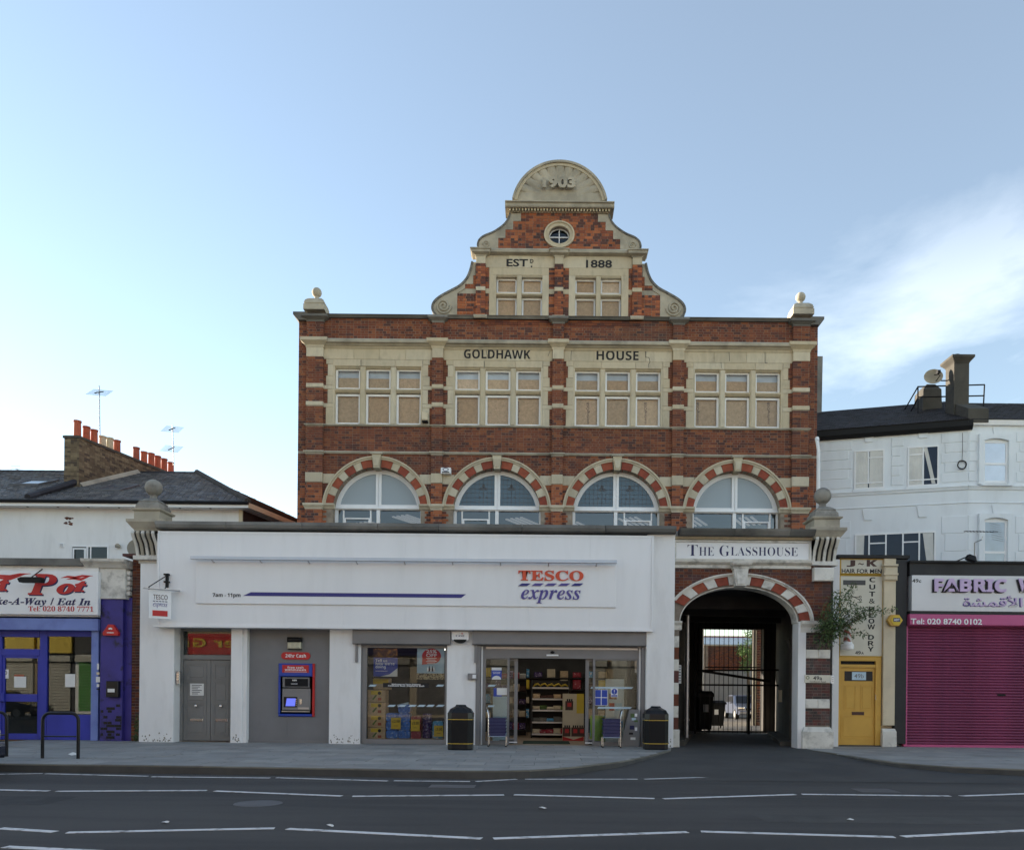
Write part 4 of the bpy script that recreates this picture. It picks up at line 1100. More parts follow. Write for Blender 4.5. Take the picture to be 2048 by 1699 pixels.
# --- grey panel with the cash machine
AY = .22
MB().box(Xs(484,1400,.1), Xs(493,1400,.1)+.02, .05, AY+.1, -.02, FB+.1).part('jamb', M['render_white'], shop)
for (u, v) in ((490, 575), (575, 661)):
    MB().box(Xs(u,1400,AY), Xs(v,1400,AY)-.004, AY, AY+.08, .06, FB+.1).part('grey_panel', M['grey_panel'], shop)
MB().box(Xs(490,1400,AY), Xs(661,1400,AY), AY-.03, AY+.08, -.02, .06).part('panel_foot', M['grey_metal'], shop)
def Q(x0, y0, x1, y1): return R(x0, y0, x1, y1, AY)
atm = thing('cash_machine', 'blue and red surround cash machine with lit screen set into a grey panel', 'cash machine', (Xs(593,1430,AY), AY, Zs(1432,593,AY)))
a = Q(557.6, 1326, 630, 1432)
m = MB().bbox(a[0], a[1]-.06, AY-.05, AY+.01, a[3]-.34, a[3], .02).bbox(a[0], a[1]-.06, AY-.05, AY+.01, a[2], a[2]+.07, .02).bbox(a[0], a[0]+.05, AY-.05, AY+.01, a[2]+.07, a[3]-.34, .01)
m.part('surround', M['sign_blue'], atm)
MB().bbox(a[1]-.06, a[1], AY-.05, AY+.01, a[2], a[3], .015).part('red_edge', M['sign_red'], atm)
r_ = MB().bbox(a[0]+.10, a[1]-.15, AY-.056, AY-.045, a[3]-.24, a[3]-.04, .004).part('red_label', M['sign_red'], atm)
letters('Free cash\nwithdrawals', (a[0]+.17, a[1]-.22, a[3]-.19, a[3]-.075), AY-.056, M['white_print'], r_, 'bold', depth=.003, align='CENTER', lines=.8)
MB().box(a[0]+.16, a[1]-.2, AY-.058, AY-.056, a[3]-.222, a[3]-.214).part('small_print', M['white_print'], r_)
ff = (a[0]+.05, a[1]-.06, a[2]+.07, a[3]-.34)
MB().box(ff[0], ff[1], AY+.0, AY+.012, ff[2], ff[3]).part('fascia', M['black_gloss'], atm)
hd = MB().pyz([(AY, ff[3]-.30), (AY-.06, ff[3]-.27), (AY-.08, ff[3]-.02), (AY, ff[3]-.02)], ff[0]+.07, ff[1]-.07).part('canopy', M['grey_metal'], atm)
hb = MB().pyz([(AY-.065, ff[3]-.255), (AY-.088, ff[3]-.055), (AY-.07, ff[3]-.055)], ff[0]+.13, ff[1]-.10).part('header_display', M['black_gloss'], atm)
letters('RBS', (ff[0]+.33, ff[0]+.44, ff[3]-.115, ff[3]-.075), AY-.085, M['white_print'], hb, 'bold', depth=.003)
letters('CASHLINE', (ff[0]+.29, ff[0]+.46, ff[3]-.20, ff[3]-.175), AY-.083, M['white_print'], hb, 'bold', depth=.003)
MB().box(ff[0]+.05, ff[1]-.05, AY-.02, AY+.0, ff[2]+.10, ff[3]-.31).part('console_panel', M['grey_metal'], atm)
MB().box(ff[0]+.09, ff[0]+.44, AY-.028, AY-.02, ff[2]+.17, ff[2]+.44).part('screen_bezel', M['black_gloss'], atm)
MB().pxz([(ff[0]+.14, ff[2]+.20), (ff[0]+.38, ff[2]+.20), (ff[0]+.40, ff[2]+.40), (ff[0]+.17, ff[2]+.40)], AY-.033, AY-.028).part('screen', M['screen'], atm)
for k in range(4):
    MB().box(ff[0]+.405, ff[0]+.425, AY-.036, AY-.028, ff[2]+.21+.05*k, ff[2]+.235+.05*k).part('key', M['chrome'], atm)
MB().box(ff[0]+.50, ff[0]+.56, AY-.035, AY-.02, ff[2]+.25, ff[2]+.38).part('card_slot', M['chrome'], atm)
MB().box(ff[0]+.46, ff[1]-.08, AY-.04, AY-.02, ff[2]+.12, ff[2]+.17).part('cash_slot', M['steel'], atm)
MB().box(ff[0]+.04, ff[1]-.06, AY-.05, AY, ff[2]+.05, ff[2]+.075).part('ledge', M['steel'], atm)
lz = Q(563, 1303.5, 621, 1318)
def lozenge(b, y0, y1, n=8):
    r = (b[3]-b[2])/2; cz = (b[2]+b[3])/2
    return [(b[1]-r + r*math.cos(t), cz + r*math.sin(t)) for t in [-PI/2 + PI*k/n for k in range(n+1)]] + [(b[0]+r - r*math.cos(t), cz - r*math.sin(t)) for t in [-PI/2 + PI*k/n for k in range(n+1)]]
cs = MB().pxz(lozenge(lz, 0, 0), AY-.025, AY-.001).loose('cash_sign', 'red rounded sign with white words above the cash machine', 'sign', M['sign_red'])
letters('24hr Cash', (lz[0]+.11, lz[1]-.11, lz[2]+.05, lz[3]-.045), AY-.025, M['white_print'], cs, 'bold', depth=.004)
l4 = Q(577, 1274, 605, 1297)
lamp = thing('bulkhead_lamp', 'black-topped bulkhead lamp on the grey panel above the cash sign', 'lamp', ((l4[0]+l4[1])/2, AY, l4[2]))
MB().bbox(l4[0], l4[1], AY-.16, AY, (l4[2]+l4[3])/2+.02, l4[3], .04).part('hood', M['black'], lamp)
MB().bbox(l4[0]+.01, l4[1]-.01, AY-.14, AY, l4[2], (l4[2]+l4[3])/2+.02, .03).part('lens', M['lamp_glass'], lamp)
MB().box(l4[0]+.02, l4[1]-.02, AY-.10, AY, l4[2]-.02, l4[2]).part('rim', M['black'], lamp)
# --- display window
VYW = .06
sh = R(705, 1258, 901, 1288, -.12)
MB().pyz([(.1, sh[2]), (-.12, sh[2]), (-.14, sh[2]+.02), (-.14, sh[3]-.03), (-.12, sh[3]), (.1, sh[3])], sh[0], sh[1]).part('shutter_box', M['grey_metal'], shop)
MB().box(sh[0]+.06, sh[0]+.12, -.06, .05, sh[2]-.46, sh[2]).part('shutter_bracket', M['grey_metal'], shop)
v4 = R(719.5, 1288, 901, 1490, VYW); g4 = R(733, 1295, 889.5, 1477.5, VYW)
fm = MB().box(v4[0], g4[0], VYW, VYW+.12, 0, v4[3]).box(g4[1], v4[1], VYW, VYW+.12, 0, v4[3]).box(g4[0], g4[1], VYW, VYW+.12, g4[3], v4[3]).box(g4[0], g4[1], VYW, VYW+.12, 0, g4[2])
fm.box(v4[0]-.02, v4[0]+.05, VYW-.05, VYW, 0, v4[3]).box(v4[1]-.05, v4[1]+.02, VYW-.05, VYW, 0, v4[3])
wfr = fm.part('display_window', M['grey_metal'], shop)
MB().quad((g4[0], VYW+.07, g4[2]), (g4[1], VYW+.07, g4[2]), (g4[1], VYW+.07, g4[3]), (g4[0], VYW+.07, g4[3])).part('pane', M['shop_glass'], wfr)
# manifestation dashes on the glass
mn = MB()
for px in (743.5, 879): mn.pxz([(Xs(px-8,1370,VYW), Zs(1372,px,VYW)), (Xs(px+6,1370,VYW), Zs(1372,px,VYW)), (Xs(px+9,1370,VYW), Zs(1368,px,VYW)), (Xs(px-4,1370,VYW), Zs(1368,px,VYW))], VYW+.066, VYW+.068)
for px in (782, 803, 824, 842, 860, 880): mn.pxz([(Xs(px-9,1410,VYW), Zs(1412.5,px,VYW)), (Xs(px+5,1410,VYW), Zs(1412.5,px,VYW)), (Xs(px+9,1410,VYW), Zs(1408.5,px,VYW)), (Xs(px-4,1410,VYW), Zs(1408.5,px,VYW))], VYW+.066, VYW+.068)
mn.part('glass_marking', M['pale_blue'], wfr)
wb = R(765, 1365, 857, 1374, VYW)
bn = MB().box(wb[0], wb[1], VYW+.060, VYW+.066, wb[2], wb[3]).loose('welcome_strip', 'dark welcome strip with white words stuck across the display window', 'window sticker', M['ink'])
letters('Welcome to Tesco Express\nGoldhawk Road, Shepherds Bush', (wb[0]+.13, wb[1]-.12, wb[2]+.012, wb[3]-.012), VYW+.060, M['white_print'], bn, 'bold', depth=.002, align='CENTER', lines=.75)
def poster(name, label, r, base='paper', Y=VYW+.085):
    return MB().box(r[0], r[1], Y, Y+.004, r[2], r[3]).loose(name, label, 'poster', M[base])
p1 = R(747, 1314, 795, 1352, VYW+.085)
P = poster('feedback_poster', 'blue poster with white words asking for feedback inside the display window', p1, 'sign_blue')
letters('Tell us\nhow we\'re\ndoing', (p1[0]+.05, p1[1]-.08, p1[2]+.19, p1[3]-.04), VYW+.085, M['white_print'], P, 'bold', depth=.002, lines=.8)
MB().pxz([(p1[0]+.18, p1[2]), (p1[1], p1[2]), (p1[1], p1[2]+.22), (p1[0]+.42, p1[2]+.06)], VYW+.082, VYW+.085).part('white_corner', M['paper'], P)
MB().box(p1[0]+.05, p1[0]+.36, VYW+.083, VYW+.085, p1[2]+.135, p1[2]+.145).part('small_print', M['white_print'], P)
p0 = R(747, 1296, 795, 1313.5, VYW+.085)
P0 = MB().box(p0[0], p0[1], VYW+.085, VYW+.089, p0[2], p0[3]).loose('picture_poster', 'brown and orange picture poster above the blue feedback poster', 'poster', mat('poster_food', (.16,.07,.03), .5, var=.5, vs_=8, c2=(.45,.2,.04), c2s=9, lo=.5, hi=.6))
p2 = R(834, 1295, 889, 1358, VYW+.085)
P = poster('discount_poster', 'pale poster with a red speech bubble offering a discount', p2, 'pale_blue')
rc = R(844, 1296, 882, 1327, VYW+.08); cxx, czz = (rc[0]+rc[1])/2, (rc[2]+rc[3])/2
bub = [(cxx + (rc[1]-rc[0])/2*math.cos(t), czz + (rc[3]-rc[2])/2*math.sin(t)) for t in [-PI*.55 + 2*PI*.82*k/24 for k in range(25)]] + [(rc[0], rc[2]-.02)]
rb_ = MB().pxz(bub, VYW+.079, VYW+.085).part('red_bubble', M['sign_red'], P)
letters('25%\nOFF', (cxx-.14, cxx+.14, czz-.02, czz+.17), VYW+.079, M['white_print'], rb_, None, offset=.02, depth=.002, align='CENTER', lines=.85)
for k in range(4): MB().box(cxx-.14+.03*(k % 2), cxx+.13-.03*(k % 2), VYW+.077, VYW+.079, czz-.06-.04*k, czz-.045-.04*k).part('small_print', M['white_print'], rb_)
for k in range(5): 
    x = cxx - .09 + .04*k
    MB().lathe(x, VYW+.07, [(.018, p2[2]+.21), (.018, p2[2]+.28), (.007, p2[2]+.31), (.007, p2[2]+.345)], 8).part('printed_bottle', M['brown' if k % 2 else 'white_stone'], P)
MB().box(p2[0], p2[1], VYW+.083, VYW+.085, p2[2], p2[2]+.16).part('patterned_strip', mat('leopard', (.55,.45,.27), .6, var=.1, c2=(.10,.07,.04), c2s=30, lo=.5, hi=.56), P)
# stock stacked inside the window
IY = .30
def iq(x0, y0, x1, y1, Y=IY): return R(x0, y0, x1, y1, Y)
for k in range(4):
    b = iq(735, 1379+25*k, 771, 1403.5+25*k)
    bxm = MB().bbox(b[0], b[1], IY, IY+.4, b[2], b[3], .006)
    t = thing('fruit_carton', ['brown carton of fruit on the floor, bottom of the window stack', 'brown carton of fruit, second from the bottom of the window stack', 'brown carton of fruit, second from the top of the window stack', 'brown carton of fruit on top of the window stack'][3-k], 'carton', ((b[0]+b[1])/2, IY+.2, b[2]), 0, 'fruit cartons in the window')
    bxm.part('box', M['osb'], t)
    MB().box(b[0]+.09, b[0]+.36, IY-.003, IY, b[3]-.12, b[3]-.02).part('yellow_label', M['yellow'], t)
    MB().pxz([(b[0]+.12, b[2]+.08), (b[0]+.16, b[2]+.06), (b[0]+.25, b[2]+.18), (b[0]+.22, b[2]+.2)], IY-.004, IY-.003).part('green_print', M['leaf_bright'], t)
    MB().arc(b[0]+.31, b[3]-.08, .001, .045, 0, 360, IY-.005, IY-.003, 10).part('printed_head', M['ink'], t)
    MB().box(b[0]+.27, b[0]+.36, IY-.004, IY-.003, b[2]+.05, b[2]+.12).part('red_print', M['terracotta'], t)
b = iq(742, 1355, 776, 1378, IY+.1)
t = MB().bbox(b[0], b[1], IY+.25, IY+.6, b[2], b[3], .01).loose('yellow_carton', 'yellow-topped carton behind the fruit carton stack', 'carton', M['osb'])
MB().box(b[0]+.02, b[1]-.02, IY+.247, IY+.25, (b[2]+b[3])/2, b[3]-.02).part('label', M['yellow'], t)
mat('pack_blue', (.04,.16,.55), .3, var=.35, vs_=14, c2=(.35,.5,.7), c2s=16, lo=.55, hi=.62)
mat('pack_red', (.30,.02,.04), .3, var=.3, vs_=14, c2=(.5,.4,.4), c2s=14, lo=.58, hi=.64)
mat('pack_purple', (.06,.03,.13), .25, var=.3, vs_=14, c2=(.4,.35,.5), c2s=18, lo=.54, hi=.62)
mat('pack_cyan', (.10,.35,.62), .3, var=.3, vs_=14, c2=(.6,.6,.65), c2s=14, lo=.55, hi=.62)
def pack(px0, py0, px1, py1, mn, label, cat='pack', Y=IY-.05, name='drink_pack', grp=None):
    b = iq(px0, py0, px1, py1, Y)
    w, h = b[1]-b[0], b[3]-b[2]; r = min(w, h)*.22
    P_ = []
    for (cx, cz, a0) in ((b[1]-r, b[3]-r, 0), (b[0]+r, b[3]-r, 90), (b[0]+r, b[2]+r, 180), (b[1]-r, b[2]+r, 270)):
        for k in range(5):
            q = math.radians(a0 + 22.5*k); P_.append((cx + r*math.cos(q), cz + r*math.sin(q)))
    o = MB().pxz(P_, Y, Y+.28).loose(name, label, cat, M[mn], grp, smooth=True)
    return o
for c in range(2):
    for k in range(3 if c == 0 else 4):
        y0 = 1476 - 17*(k+1)
        pack(772+24.5*c, y0, 795.5+24.5*c, y0+16.6, 'pack_blue', 'blue shrink-wrapped pack in the display window', name='blue_pack', grp='blue packs in the window')
for k in range(6):
    pack(822, 1476-15*(k+1) if k else 1461, 842, 1476-15*k, 'pack_red', 'red shrink-wrapped pack stacked beside the blue packs', name='red_pack', grp='red packs in the window') if k < 3 else None
for k in range(7):
    y0 = 1476 - 7.1*(k+1)
    b = iq(843.5, y0, 863, y0+6.8, IY-.05)
    t = MB().lathe((b[0]+b[1])/2, IY+.05, [(.118, b[2]), (.124, b[2]+.012), (.124, b[3]-.014), (.115, b[3])], 18).loose('sweet_tin', 'round purple sweet tin stacked in the display window', 'tin', M['pack_purple'], 'purple tins in the window', smooth=True)
pack(865, 1441, 886, 1476, 'pack_cyan', 'light blue wrapped pack at the end of the window stock', name='cyan_pack')
for (x0, y0, x1, y1, s) in ((782, 1434, 801.5, 1457, '2.00'), (821.5, 1438, 839.5, 1461, '5.00'), (868, 1450, 886.5, 1472, '5.00')):
    b = R(x0, y0, x1, y1, VYW+.1)
    t = MB().box(b[0], b[1], VYW+.10, VYW+.104, b[2], b[3]).loose('price_card', {782: 'yellow two pound price card in front of the blue packs', 821.5: 'yellow five pound price card in front of the red packs', 868: 'yellow five pound price card in front of the light blue pack'}[x0], 'price card', M['yellow'])
    letters('£'+s, (b[0]+.04, b[1]-.03, b[3]-.13, b[3]-.06), VYW+.10, M['ink'], t, 'bold', depth=.002)
    MB().box(b[0]+.07, b[1]-.07, VYW+.098, VYW+.10, b[2]+.08, b[2]+.09).part('small_print', M['ink'], t)
b = iq(796, 1403, 820, 1418, IY)
MB().pxz([(b[0]-.02, b[2]+.12), (b[1]-.04, b[3]), (b[1]+.01, b[2]), (b[0]+.02, b[2])], IY-.02, IY+.02).loose('shelf_card', 'tilted pale card standing on top of the blue packs', 'card', M['pale_blue'])
# --- alarm box and small fittings
c4 = R(904, 1263, 938, 1280, -.02)
al = thing('alarm_box', 'white alarm box with blue letters between the shutter boxes', 'alarm box', ((c4[0]+c4[1])/2, 0, c4[2]))
P_ = [(c4[0]+.02, c4[2]), (c4[1]-.02, c4[2]), (c4[1], c4[2]+.04), (c4[1], c4[3]-.02), (c4[1]-.02, c4[3]), (c4[0]+.02, c4[3]), (c4[0], c4[3]-.02), (c4[0], c4[2]+.04)]
MB().pxz(P_, -.11, .0).part('cover', M['frame_white'], al)
MB().arc((c4[0]+c4[1])/2, c4[2]+.02, .001, .10, 180, 360, -.114, -.108, 10, r0x=.001, r1x=.17).part('strobe', M['black'], al)
letters('CASE', ((c4[0]+c4[1])/2-.11, (c4[0]+c4[1])/2+.11, c4[2]+.085, c4[2]+.14), -.11, M['navy'], al, 'serif', depth=.003)
MB().arc((c4[0]+c4[1])/2+.05, c4[3]-.045, .012, .022, 0, 360, -.114, -.11, 10).part('mark', M['sign_red'], al)
k4 = R(936, 1346, 954, 1358, -.02)
ks = MB().bbox(k4[0], k4[1], -.09, .0, k4[2], k4[3], .01).loose('shutter_switch', 'small grey key switch box beside the shop entrance', 'switch', M['grey_metal'])
MB().box(k4[0]+.12, k4[1]-.02, -.094, -.09, k4[2]+.03, k4[3]-.03).part('key_plate', M['white_print'], ks)
# --- entrance
EY = .12
eb = R(944.5, 1260.5, 1294, 1290, -.12)
MB().pyz([(.1, eb[2]), (-.12, eb[2]), (-.14, eb[2]+.02), (-.14, eb[3]-.03), (-.12, eb[3]), (.1, eb[3])], eb[0], eb[1]).part('shutter_box', M['grey_metal'], shop)
MB().box(eb[0]+.05, eb[0]+.12, -.06, .05, eb[2]-.46, eb[2]).part('shutter_bracket', M['grey_metal'], shop)
zE = Zs(1291); zH0, zH1 = Zs(1316, 1110, EY), Zs(1298, 1110, EY)
def xe(px): return W(px, 1400, EY)[0]
en = MB().box(xe(952), xe(961), EY-.14, EY+.1, 0, zE).box(xe(961)+.002, xe(971), EY, EY+.12, 0, zE).box(xe(1274), xe(1281), EY, EY+.12, 0, zE).box(xe(1281)+.002, xe(1291.5), EY-.14, EY+.1, 0, zE)
en.box(xe(971), xe(1274), EY, EY+.14, zH0, zE+.12)
ent = en.part('entrance_frame', M['grey_metal'], shop)
MB().box(xe(962), xe(965), EY-.03, EY-.002, 0, zE-.02).box(xe(1277), xe(1280.5), EY-.03, EY-.002, 0, zE-.02).part('guide_rail', M['frame_white'], ent)
MB().box(xe(971), xe(1274), EY-.02, EY-.002, zH1, zH1+.05).part('shutter_bar', M['steel'], ent)
MB().box(xe(1092), xe(1116), EY-.05, EY, zH0+.06, zH0+.10).part('sensor_light', M['frame_white'], ent)
MB().lathe(xe(1104), EY-.03, [(.02, zH0+.12), (.05, zH0+.14), (.05, zH0+.17), (.02, zH0+.19)], 12).part('door_sensor', M['black'], ent)
zb = .10
for (x0, x1, nm) in ((971, 1016.5, 'side_light'), (1189, 1274, 'side_light')):
    m = MB().box(xe(x0), xe(x1), EY+.02, EY+.08, 0, zb).box(xe(x0), xe(x1), EY+.02, EY+.08, zH0-.03, zH0)
    if nm and x0 == 971: m.box(xe(1014), xe(1018.5), EY, EY+.1, 0, zH0)
    else: m.box(xe(1185.5), xe(1190), EY, EY+.1, 0, zH0)
    sdl = m.part(nm, M['grey_metal'], ent)
    MB().quad((xe(x0), EY+.05, zb), (xe(x1), EY+.05, zb), (xe(x1), EY+.05, zH0-.03), (xe(x0), EY+.05, zH0-.03)).part('side_pane', M['shop_glass'], ent)
for (x0, x1) in ((1018.5, 1035), (1171, 1185.5)):
    dl = MB()
    a, b = xe(x0), xe(x1)
    inner = (a, a+.05) if x0 == 1171 else (b-.08, b)
    st1 = (b-.09, b) if x0 < 1100 else (a, a+.09)
    dl.box(st1[0], st1[1], EY+.11, EY+.16, .02, zH0).box(a, b, EY+.112, EY+.158, .02, .16).box(a, b, EY+.112, EY+.158, zH0-.06, zH0)
    dl.box(*( (a-.25, b-.09) if x0 < 1100 else (a+.09, b+.25)), EY+.112, EY+.158, .02, .12)
    sd = dl.part('sliding_door', M['grey_metal'], shop)
    MB().quad((a-.5, EY+.135, .1), (b, EY+.135, .1), (b, EY+.135, zH0), (a-.5, EY+.135, zH0)).part('pane', M['shop_glass'], sd) if x0 < 1100 else MB().quad((a, EY+.135, .1), (b+.9, EY+.135, .1), (b+.9, EY+.135, zH0), (a, EY+.135, zH0)).part('pane', M['shop_glass'], sd)
    MB().box(a, b, EY+.10, EY+.11, .05, .08).part('kick_strip', M['frame_white'], sd)
# stickers on the entrance glass
def sticker(name, label, r, mn, Y=EY+.045):
    return MB().box(r[0], r[1], Y-.003, Y, r[2], r[3]).loose(name, label, 'sticker', M[mn])
r = R(983, 1334, 1003, 1358, EY); s_ = sticker('hours_sticker', 'blue and white opening hours sticker on the left entrance pane', r, 'sign_blue')
MB().box(r[0], r[1], EY+.040, EY+.042, r[3]-.07, r[3]).part('white_band', M['paper'], s_)
letters('Let us know\nyour views', (r[0]+.03, r[1]-.03, r[2]+.14, r[2]+.21), EY+.042, M['white_print'], s_, 'bold', depth=.002, align='CENTER')
MB().arc((r[0]+r[1])/2, r[2], .001, .10, 0, 180, EY+.040, EY+.042, 10, r0x=.001, r1x=.12).part('white_arc', M['paper'], s_)
r = R(987, 1375, 1003, 1392, EY); sticker('safety_sticker', 'blue and white sticker half under a paper on the left pane', r, 'sign_blue', EY+.047)
r = R(993.5, 1375, 1015, 1389, EY); s_ = sticker('paper_notice', 'white handwritten paper taped on the left entrance pane', r, 'paper', EY+.040)
r = R(1190, 1378, 1215.5, 1410, EY); s_ = sticker('pictogram_sheet', 'sheet of four blue safety pictograms on the right entrance pane', r, 'white_print')
for i in range(2):
    for j in range(2):
        w, h = (r[1]-r[0])/2, (r[3]-r[2])/2
        MB().box(r[0]+w*i+.01, r[0]+w*(i+1)-.01, EY+.038, EY+.042, r[2]+h*j+.01, r[2]+h*(j+1)-.01).part('pictogram', M['sign_blue'], s_)
r = R(1222, 1376, 1236, 1393, EY); s_ = sticker('warning_sticker', 'round blue mandatory sign with an exclamation mark on right pane', r, 'white_print')
cx, cz = (r[0]+r[1])/2, (r[2]+r[3])/2+.03
MB().arc(cx, cz, .001, .075, 0, 360, EY+.038, EY+.042, 18).part('disc', M['sign_blue'], s_)
letters('!', (cx-.01, cx+.01, cz-.045, cz+.045), EY+.038, M['white_print'], s_, 'bold', depth=.002)
MB().box(r[0]+.01, r[1]-.01, EY+.038, EY+.042, r[2]+.015, r[2]+.05).part('caption', M['sign_blue'], s_)
mk = MB()
for (xa_, xb_, y) in ((975, 992, 1371), (1181, 1267, 1373), (1188, 1200, 1382), (1195, 1265, 1413), (975, 990, 1412)):
    mk.pxz([(xe(xa_), Zs(y+2.2, 1100, EY)), (xe(xb_-4), Zs(y+2.2, 1100, EY)), (xe(xb_), Zs(y-1.5, 1100, EY)), (xe(xa_+2), Zs(y-1.5, 1100, EY))], EY+.046, EY+.049)
mk.part('glass_marking', M['pale_blue'], ent)
# --- shop interior
inn = MB().box(XL+.9, XR-.9, 7.5, 7.6, -.05, 3.2); inn.box(XL+.9, XL+1.0, .6, 7.5, -.05, 3.2).box(XR-1.0, XR-.9, .6, 7.5, -.05, 3.2)
inn.part('interior_wall', M['interior'], shop)
MB().box(XL+.9, XR-.9, .6, 7.5, 2.75, 2.85).part('ceiling', M['interior'], shop)
MB().box(XL+.9, XR-.9, .28, 7.5, -.06, -.002).part('floor', M['floor_tile'], shop)
MB().box(Xs(662,1400), Xs(722,1400)+.2, .55, .75, -.02, 2.8).part('partition', M['interior'], shop)
MB().box(xe(1045), xe(1143), .7, 1.9, .0, .012).loose('door_mat', 'dark green mat on the shop floor inside the open doors', 'mat', M['green_mat'])
def ceil_lamp(x, y, l):
    o = MB().box(x-.06, x+.06, y, y+l, 2.70, 2.74).loose('shop_light', 'long fluorescent light on the shop ceiling', 'light', mat_dim, 'shop ceiling lights')
mat_dim = mat('shop_tube', (.9,.9,.9), .5, var=0, emit=(1, .93, .8, 2.2))
for x in (-3.0, -.6, .9, 2.3): ceil_lamp(x, 1.6, 1.5); ceil_lamp(x, 4.4, 1.5)
# shelf unit facing the door
SHY = 3.6
def xh(px, Y=SHY): return W(px, 1400, Y)[0]
def zh(py, Y=SHY): return W(1100, py, Y)[1]
su = thing('shelf_unit', 'black shelf unit of fruit and bread facing the open shop doors', 'shelf', ((xh(1062)+xh(1138))/2, SHY, 0))
x0, x1 = xh(1062), xh(1140)
MB().box(x0, x0+.04, SHY, SHY+.6, 0, 1.75).box(x1-.04, x1, SHY, SHY+.6, 0, 1.75).part('side', M['shelf_black'], su)
MB().box(x0+.04, x1-.04, SHY+.55, SHY+.6, 0, 1.75).part('back', M['shelf_black'], su)
lev = [.12, .48, .84, 1.18, 1.52]
items = [('pack_red', .16), ('stone_dark', .14), ('cream', .13), ('brown', .14), ('banana', .12)]
for k, z in enumerate(lev):
    MB().box(x0+.04, x1-.04, SHY-.04, SHY+.55, z-.03, z).part('shelf', M['shelf_black'], su)
    MB().box(x0+.04, x1-.04, SHY-.05, SHY-.04, z-.035, z+.015).part('price_rail', M['steel'], su)
    for j in range(5):
        cx = x0 + .17 + (x1-x0-.34)*j/4
        mn_ = items[k][0] if (j+k) % 3 else ['cream', 'pack_cyan', 'leaf_bright', 'osb', 'banana'][k]
        m = MB(); hh = items[k][1]*random.uniform(.7, 1.2)
        if k == 4:
            for q in range(4):
                a = -.6 + .4*q
                m.tube([(cx-.11, SHY+.1+.05*q, z+.03), (cx-.06, SHY+.08+.05*q, z+.02+hh*.6), (cx+.03, SHY+.08+.05*q, z+.03+hh*.8), (cx+.11, SHY+.1+.05*q, z+.02+hh*.4)], [.012, .028, .03, .012], 7)
            m.loose('banana_bunch', 'bunch of yellow bananas on the top shelf facing the doors', 'fruit', M['banana'], 'bananas on the top shelf', smooth=True)
        else:
            m.bbox(cx-.12, cx+.11, SHY+.02, SHY+.3, z, z+hh, .04)
            m.loose('grocery_pack', 'grocery pack standing on the %s shelf of the black shelf unit' % ['lowest', 'second', 'middle', 'fourth'][k], 'pack', M[mn_], 'groceries on the %s shelf' % ['lowest', 'second', 'middle', 'fourth'][k])
# second shelving along the left of the aisle
su2 = thing('wall_shelf', 'tall dark wall shelving at the left of the shop aisle', 'shelf', (xh(1035), 4.2, 0))
x0, x1 = xh(1000, 4.6), xh(1052, 4.6)
MB().box(x0, x1, 5.0, 5.06, 0, 2.2).part('back', M['shelf_black'], su2)
for k, z in enumerate((.2, .6, 1.0, 1.4, 1.8)):
    MB().box(x0, x1, 4.5, 5.0, z-.03, z).part('shelf', M['shelf_black'], su2)
    for j in range(4):
        cx = x0 + .12 + (x1-x0-.24)*j/3
        MB().bbox(cx-.1, cx+.1, 4.55, 4.85, z, z+random.uniform(.14, .26), .03).loose('boxed_grocery', 'boxed grocery on the tall wall shelving at the aisle', 'pack', M[random.choice(['brown', 'pack_purple', 'osb', 'cream', 'pack_red', 'interior_pale'])], 'groceries on the wall shelving')
su3 = thing('back_shelf', 'long low shelving against the rear wall of the shop', 'shelf', (1.3, 7.0, 0))
MB().box(-2.5, 3.6, 7.2, 7.4, 0, 2.1).part('back', M['interior'], su3)
for k, z in enumerate((.5, 1.0, 1.5, 1.9)):
    MB().box(-2.5, 3.6, 6.8, 7.2, z-.03, z).part('shelf', M['shelf_black'], su3)
    for j in range(14):
        cx = -2.3 + 5.8*j/13
        MB().bbox(cx-.14, cx+.14, 6.85, 7.1, z, z+random.uniform(.18, .34), .03).loose('rear_grocery', 'grocery pack on the shelving at the rear of the shop', 'pack', M[random.choice(['sign_red', 'pack_red', 'osb', 'cream', 'pack_cyan', 'brown', 'yellow', 'pack_purple'])], 'groceries at the rear of the shop')
# soft drink display
DYY = 2.3
d0, d1 = xh(1126, DYY), xh(1170, DYY)
dd = thing('drink_display', 'cream cardboard display of cola packs beside the shelf unit', 'display', ((d0+d1)/2, DYY, 0))
MB().box(d0, d1-.03, DYY, DYY+.4, .0, 1.34).part('carton', M['cream'], dd)
MB().box(d0+(d1-d0)*.62, d1-.03, DYY-.004, DYY, .78, 1.34).part('yellow_panel', M['yellow'], dd)
for (cx, cz) in ((.30, 1.03), (.20, .28), (.58, .28), (.88, .28)):
    cxx = d0 + (d1-d0)*cx
    MB().bbox(cxx-.12, cxx+.10, DYY-.02, DYY, cz-.16, cz+.10, .02).part('printed_pack', M['brown'], dd)
    for q in (-.06, .0, .06): MB().bbox(cxx+q-.02, cxx+q+.02, DYY-.025, DYY-.02, cz+.1, cz+.16, .003).part('bottle_neck', M['ink'], dd)
    MB().box(cxx-.06, cxx+.05, DYY-.024, DYY-.02, cz-.06, cz+.05).part('red_mark', M['sign_red'], dd)
MB().pxz([(d0, .0), (d1-.03, .0), (d1-.03, .12), (d0+(d1-d0)*.5, .03), (d0, .12)], DYY-.006, DYY-.004).part('red_foot', M['sign_red'], dd)
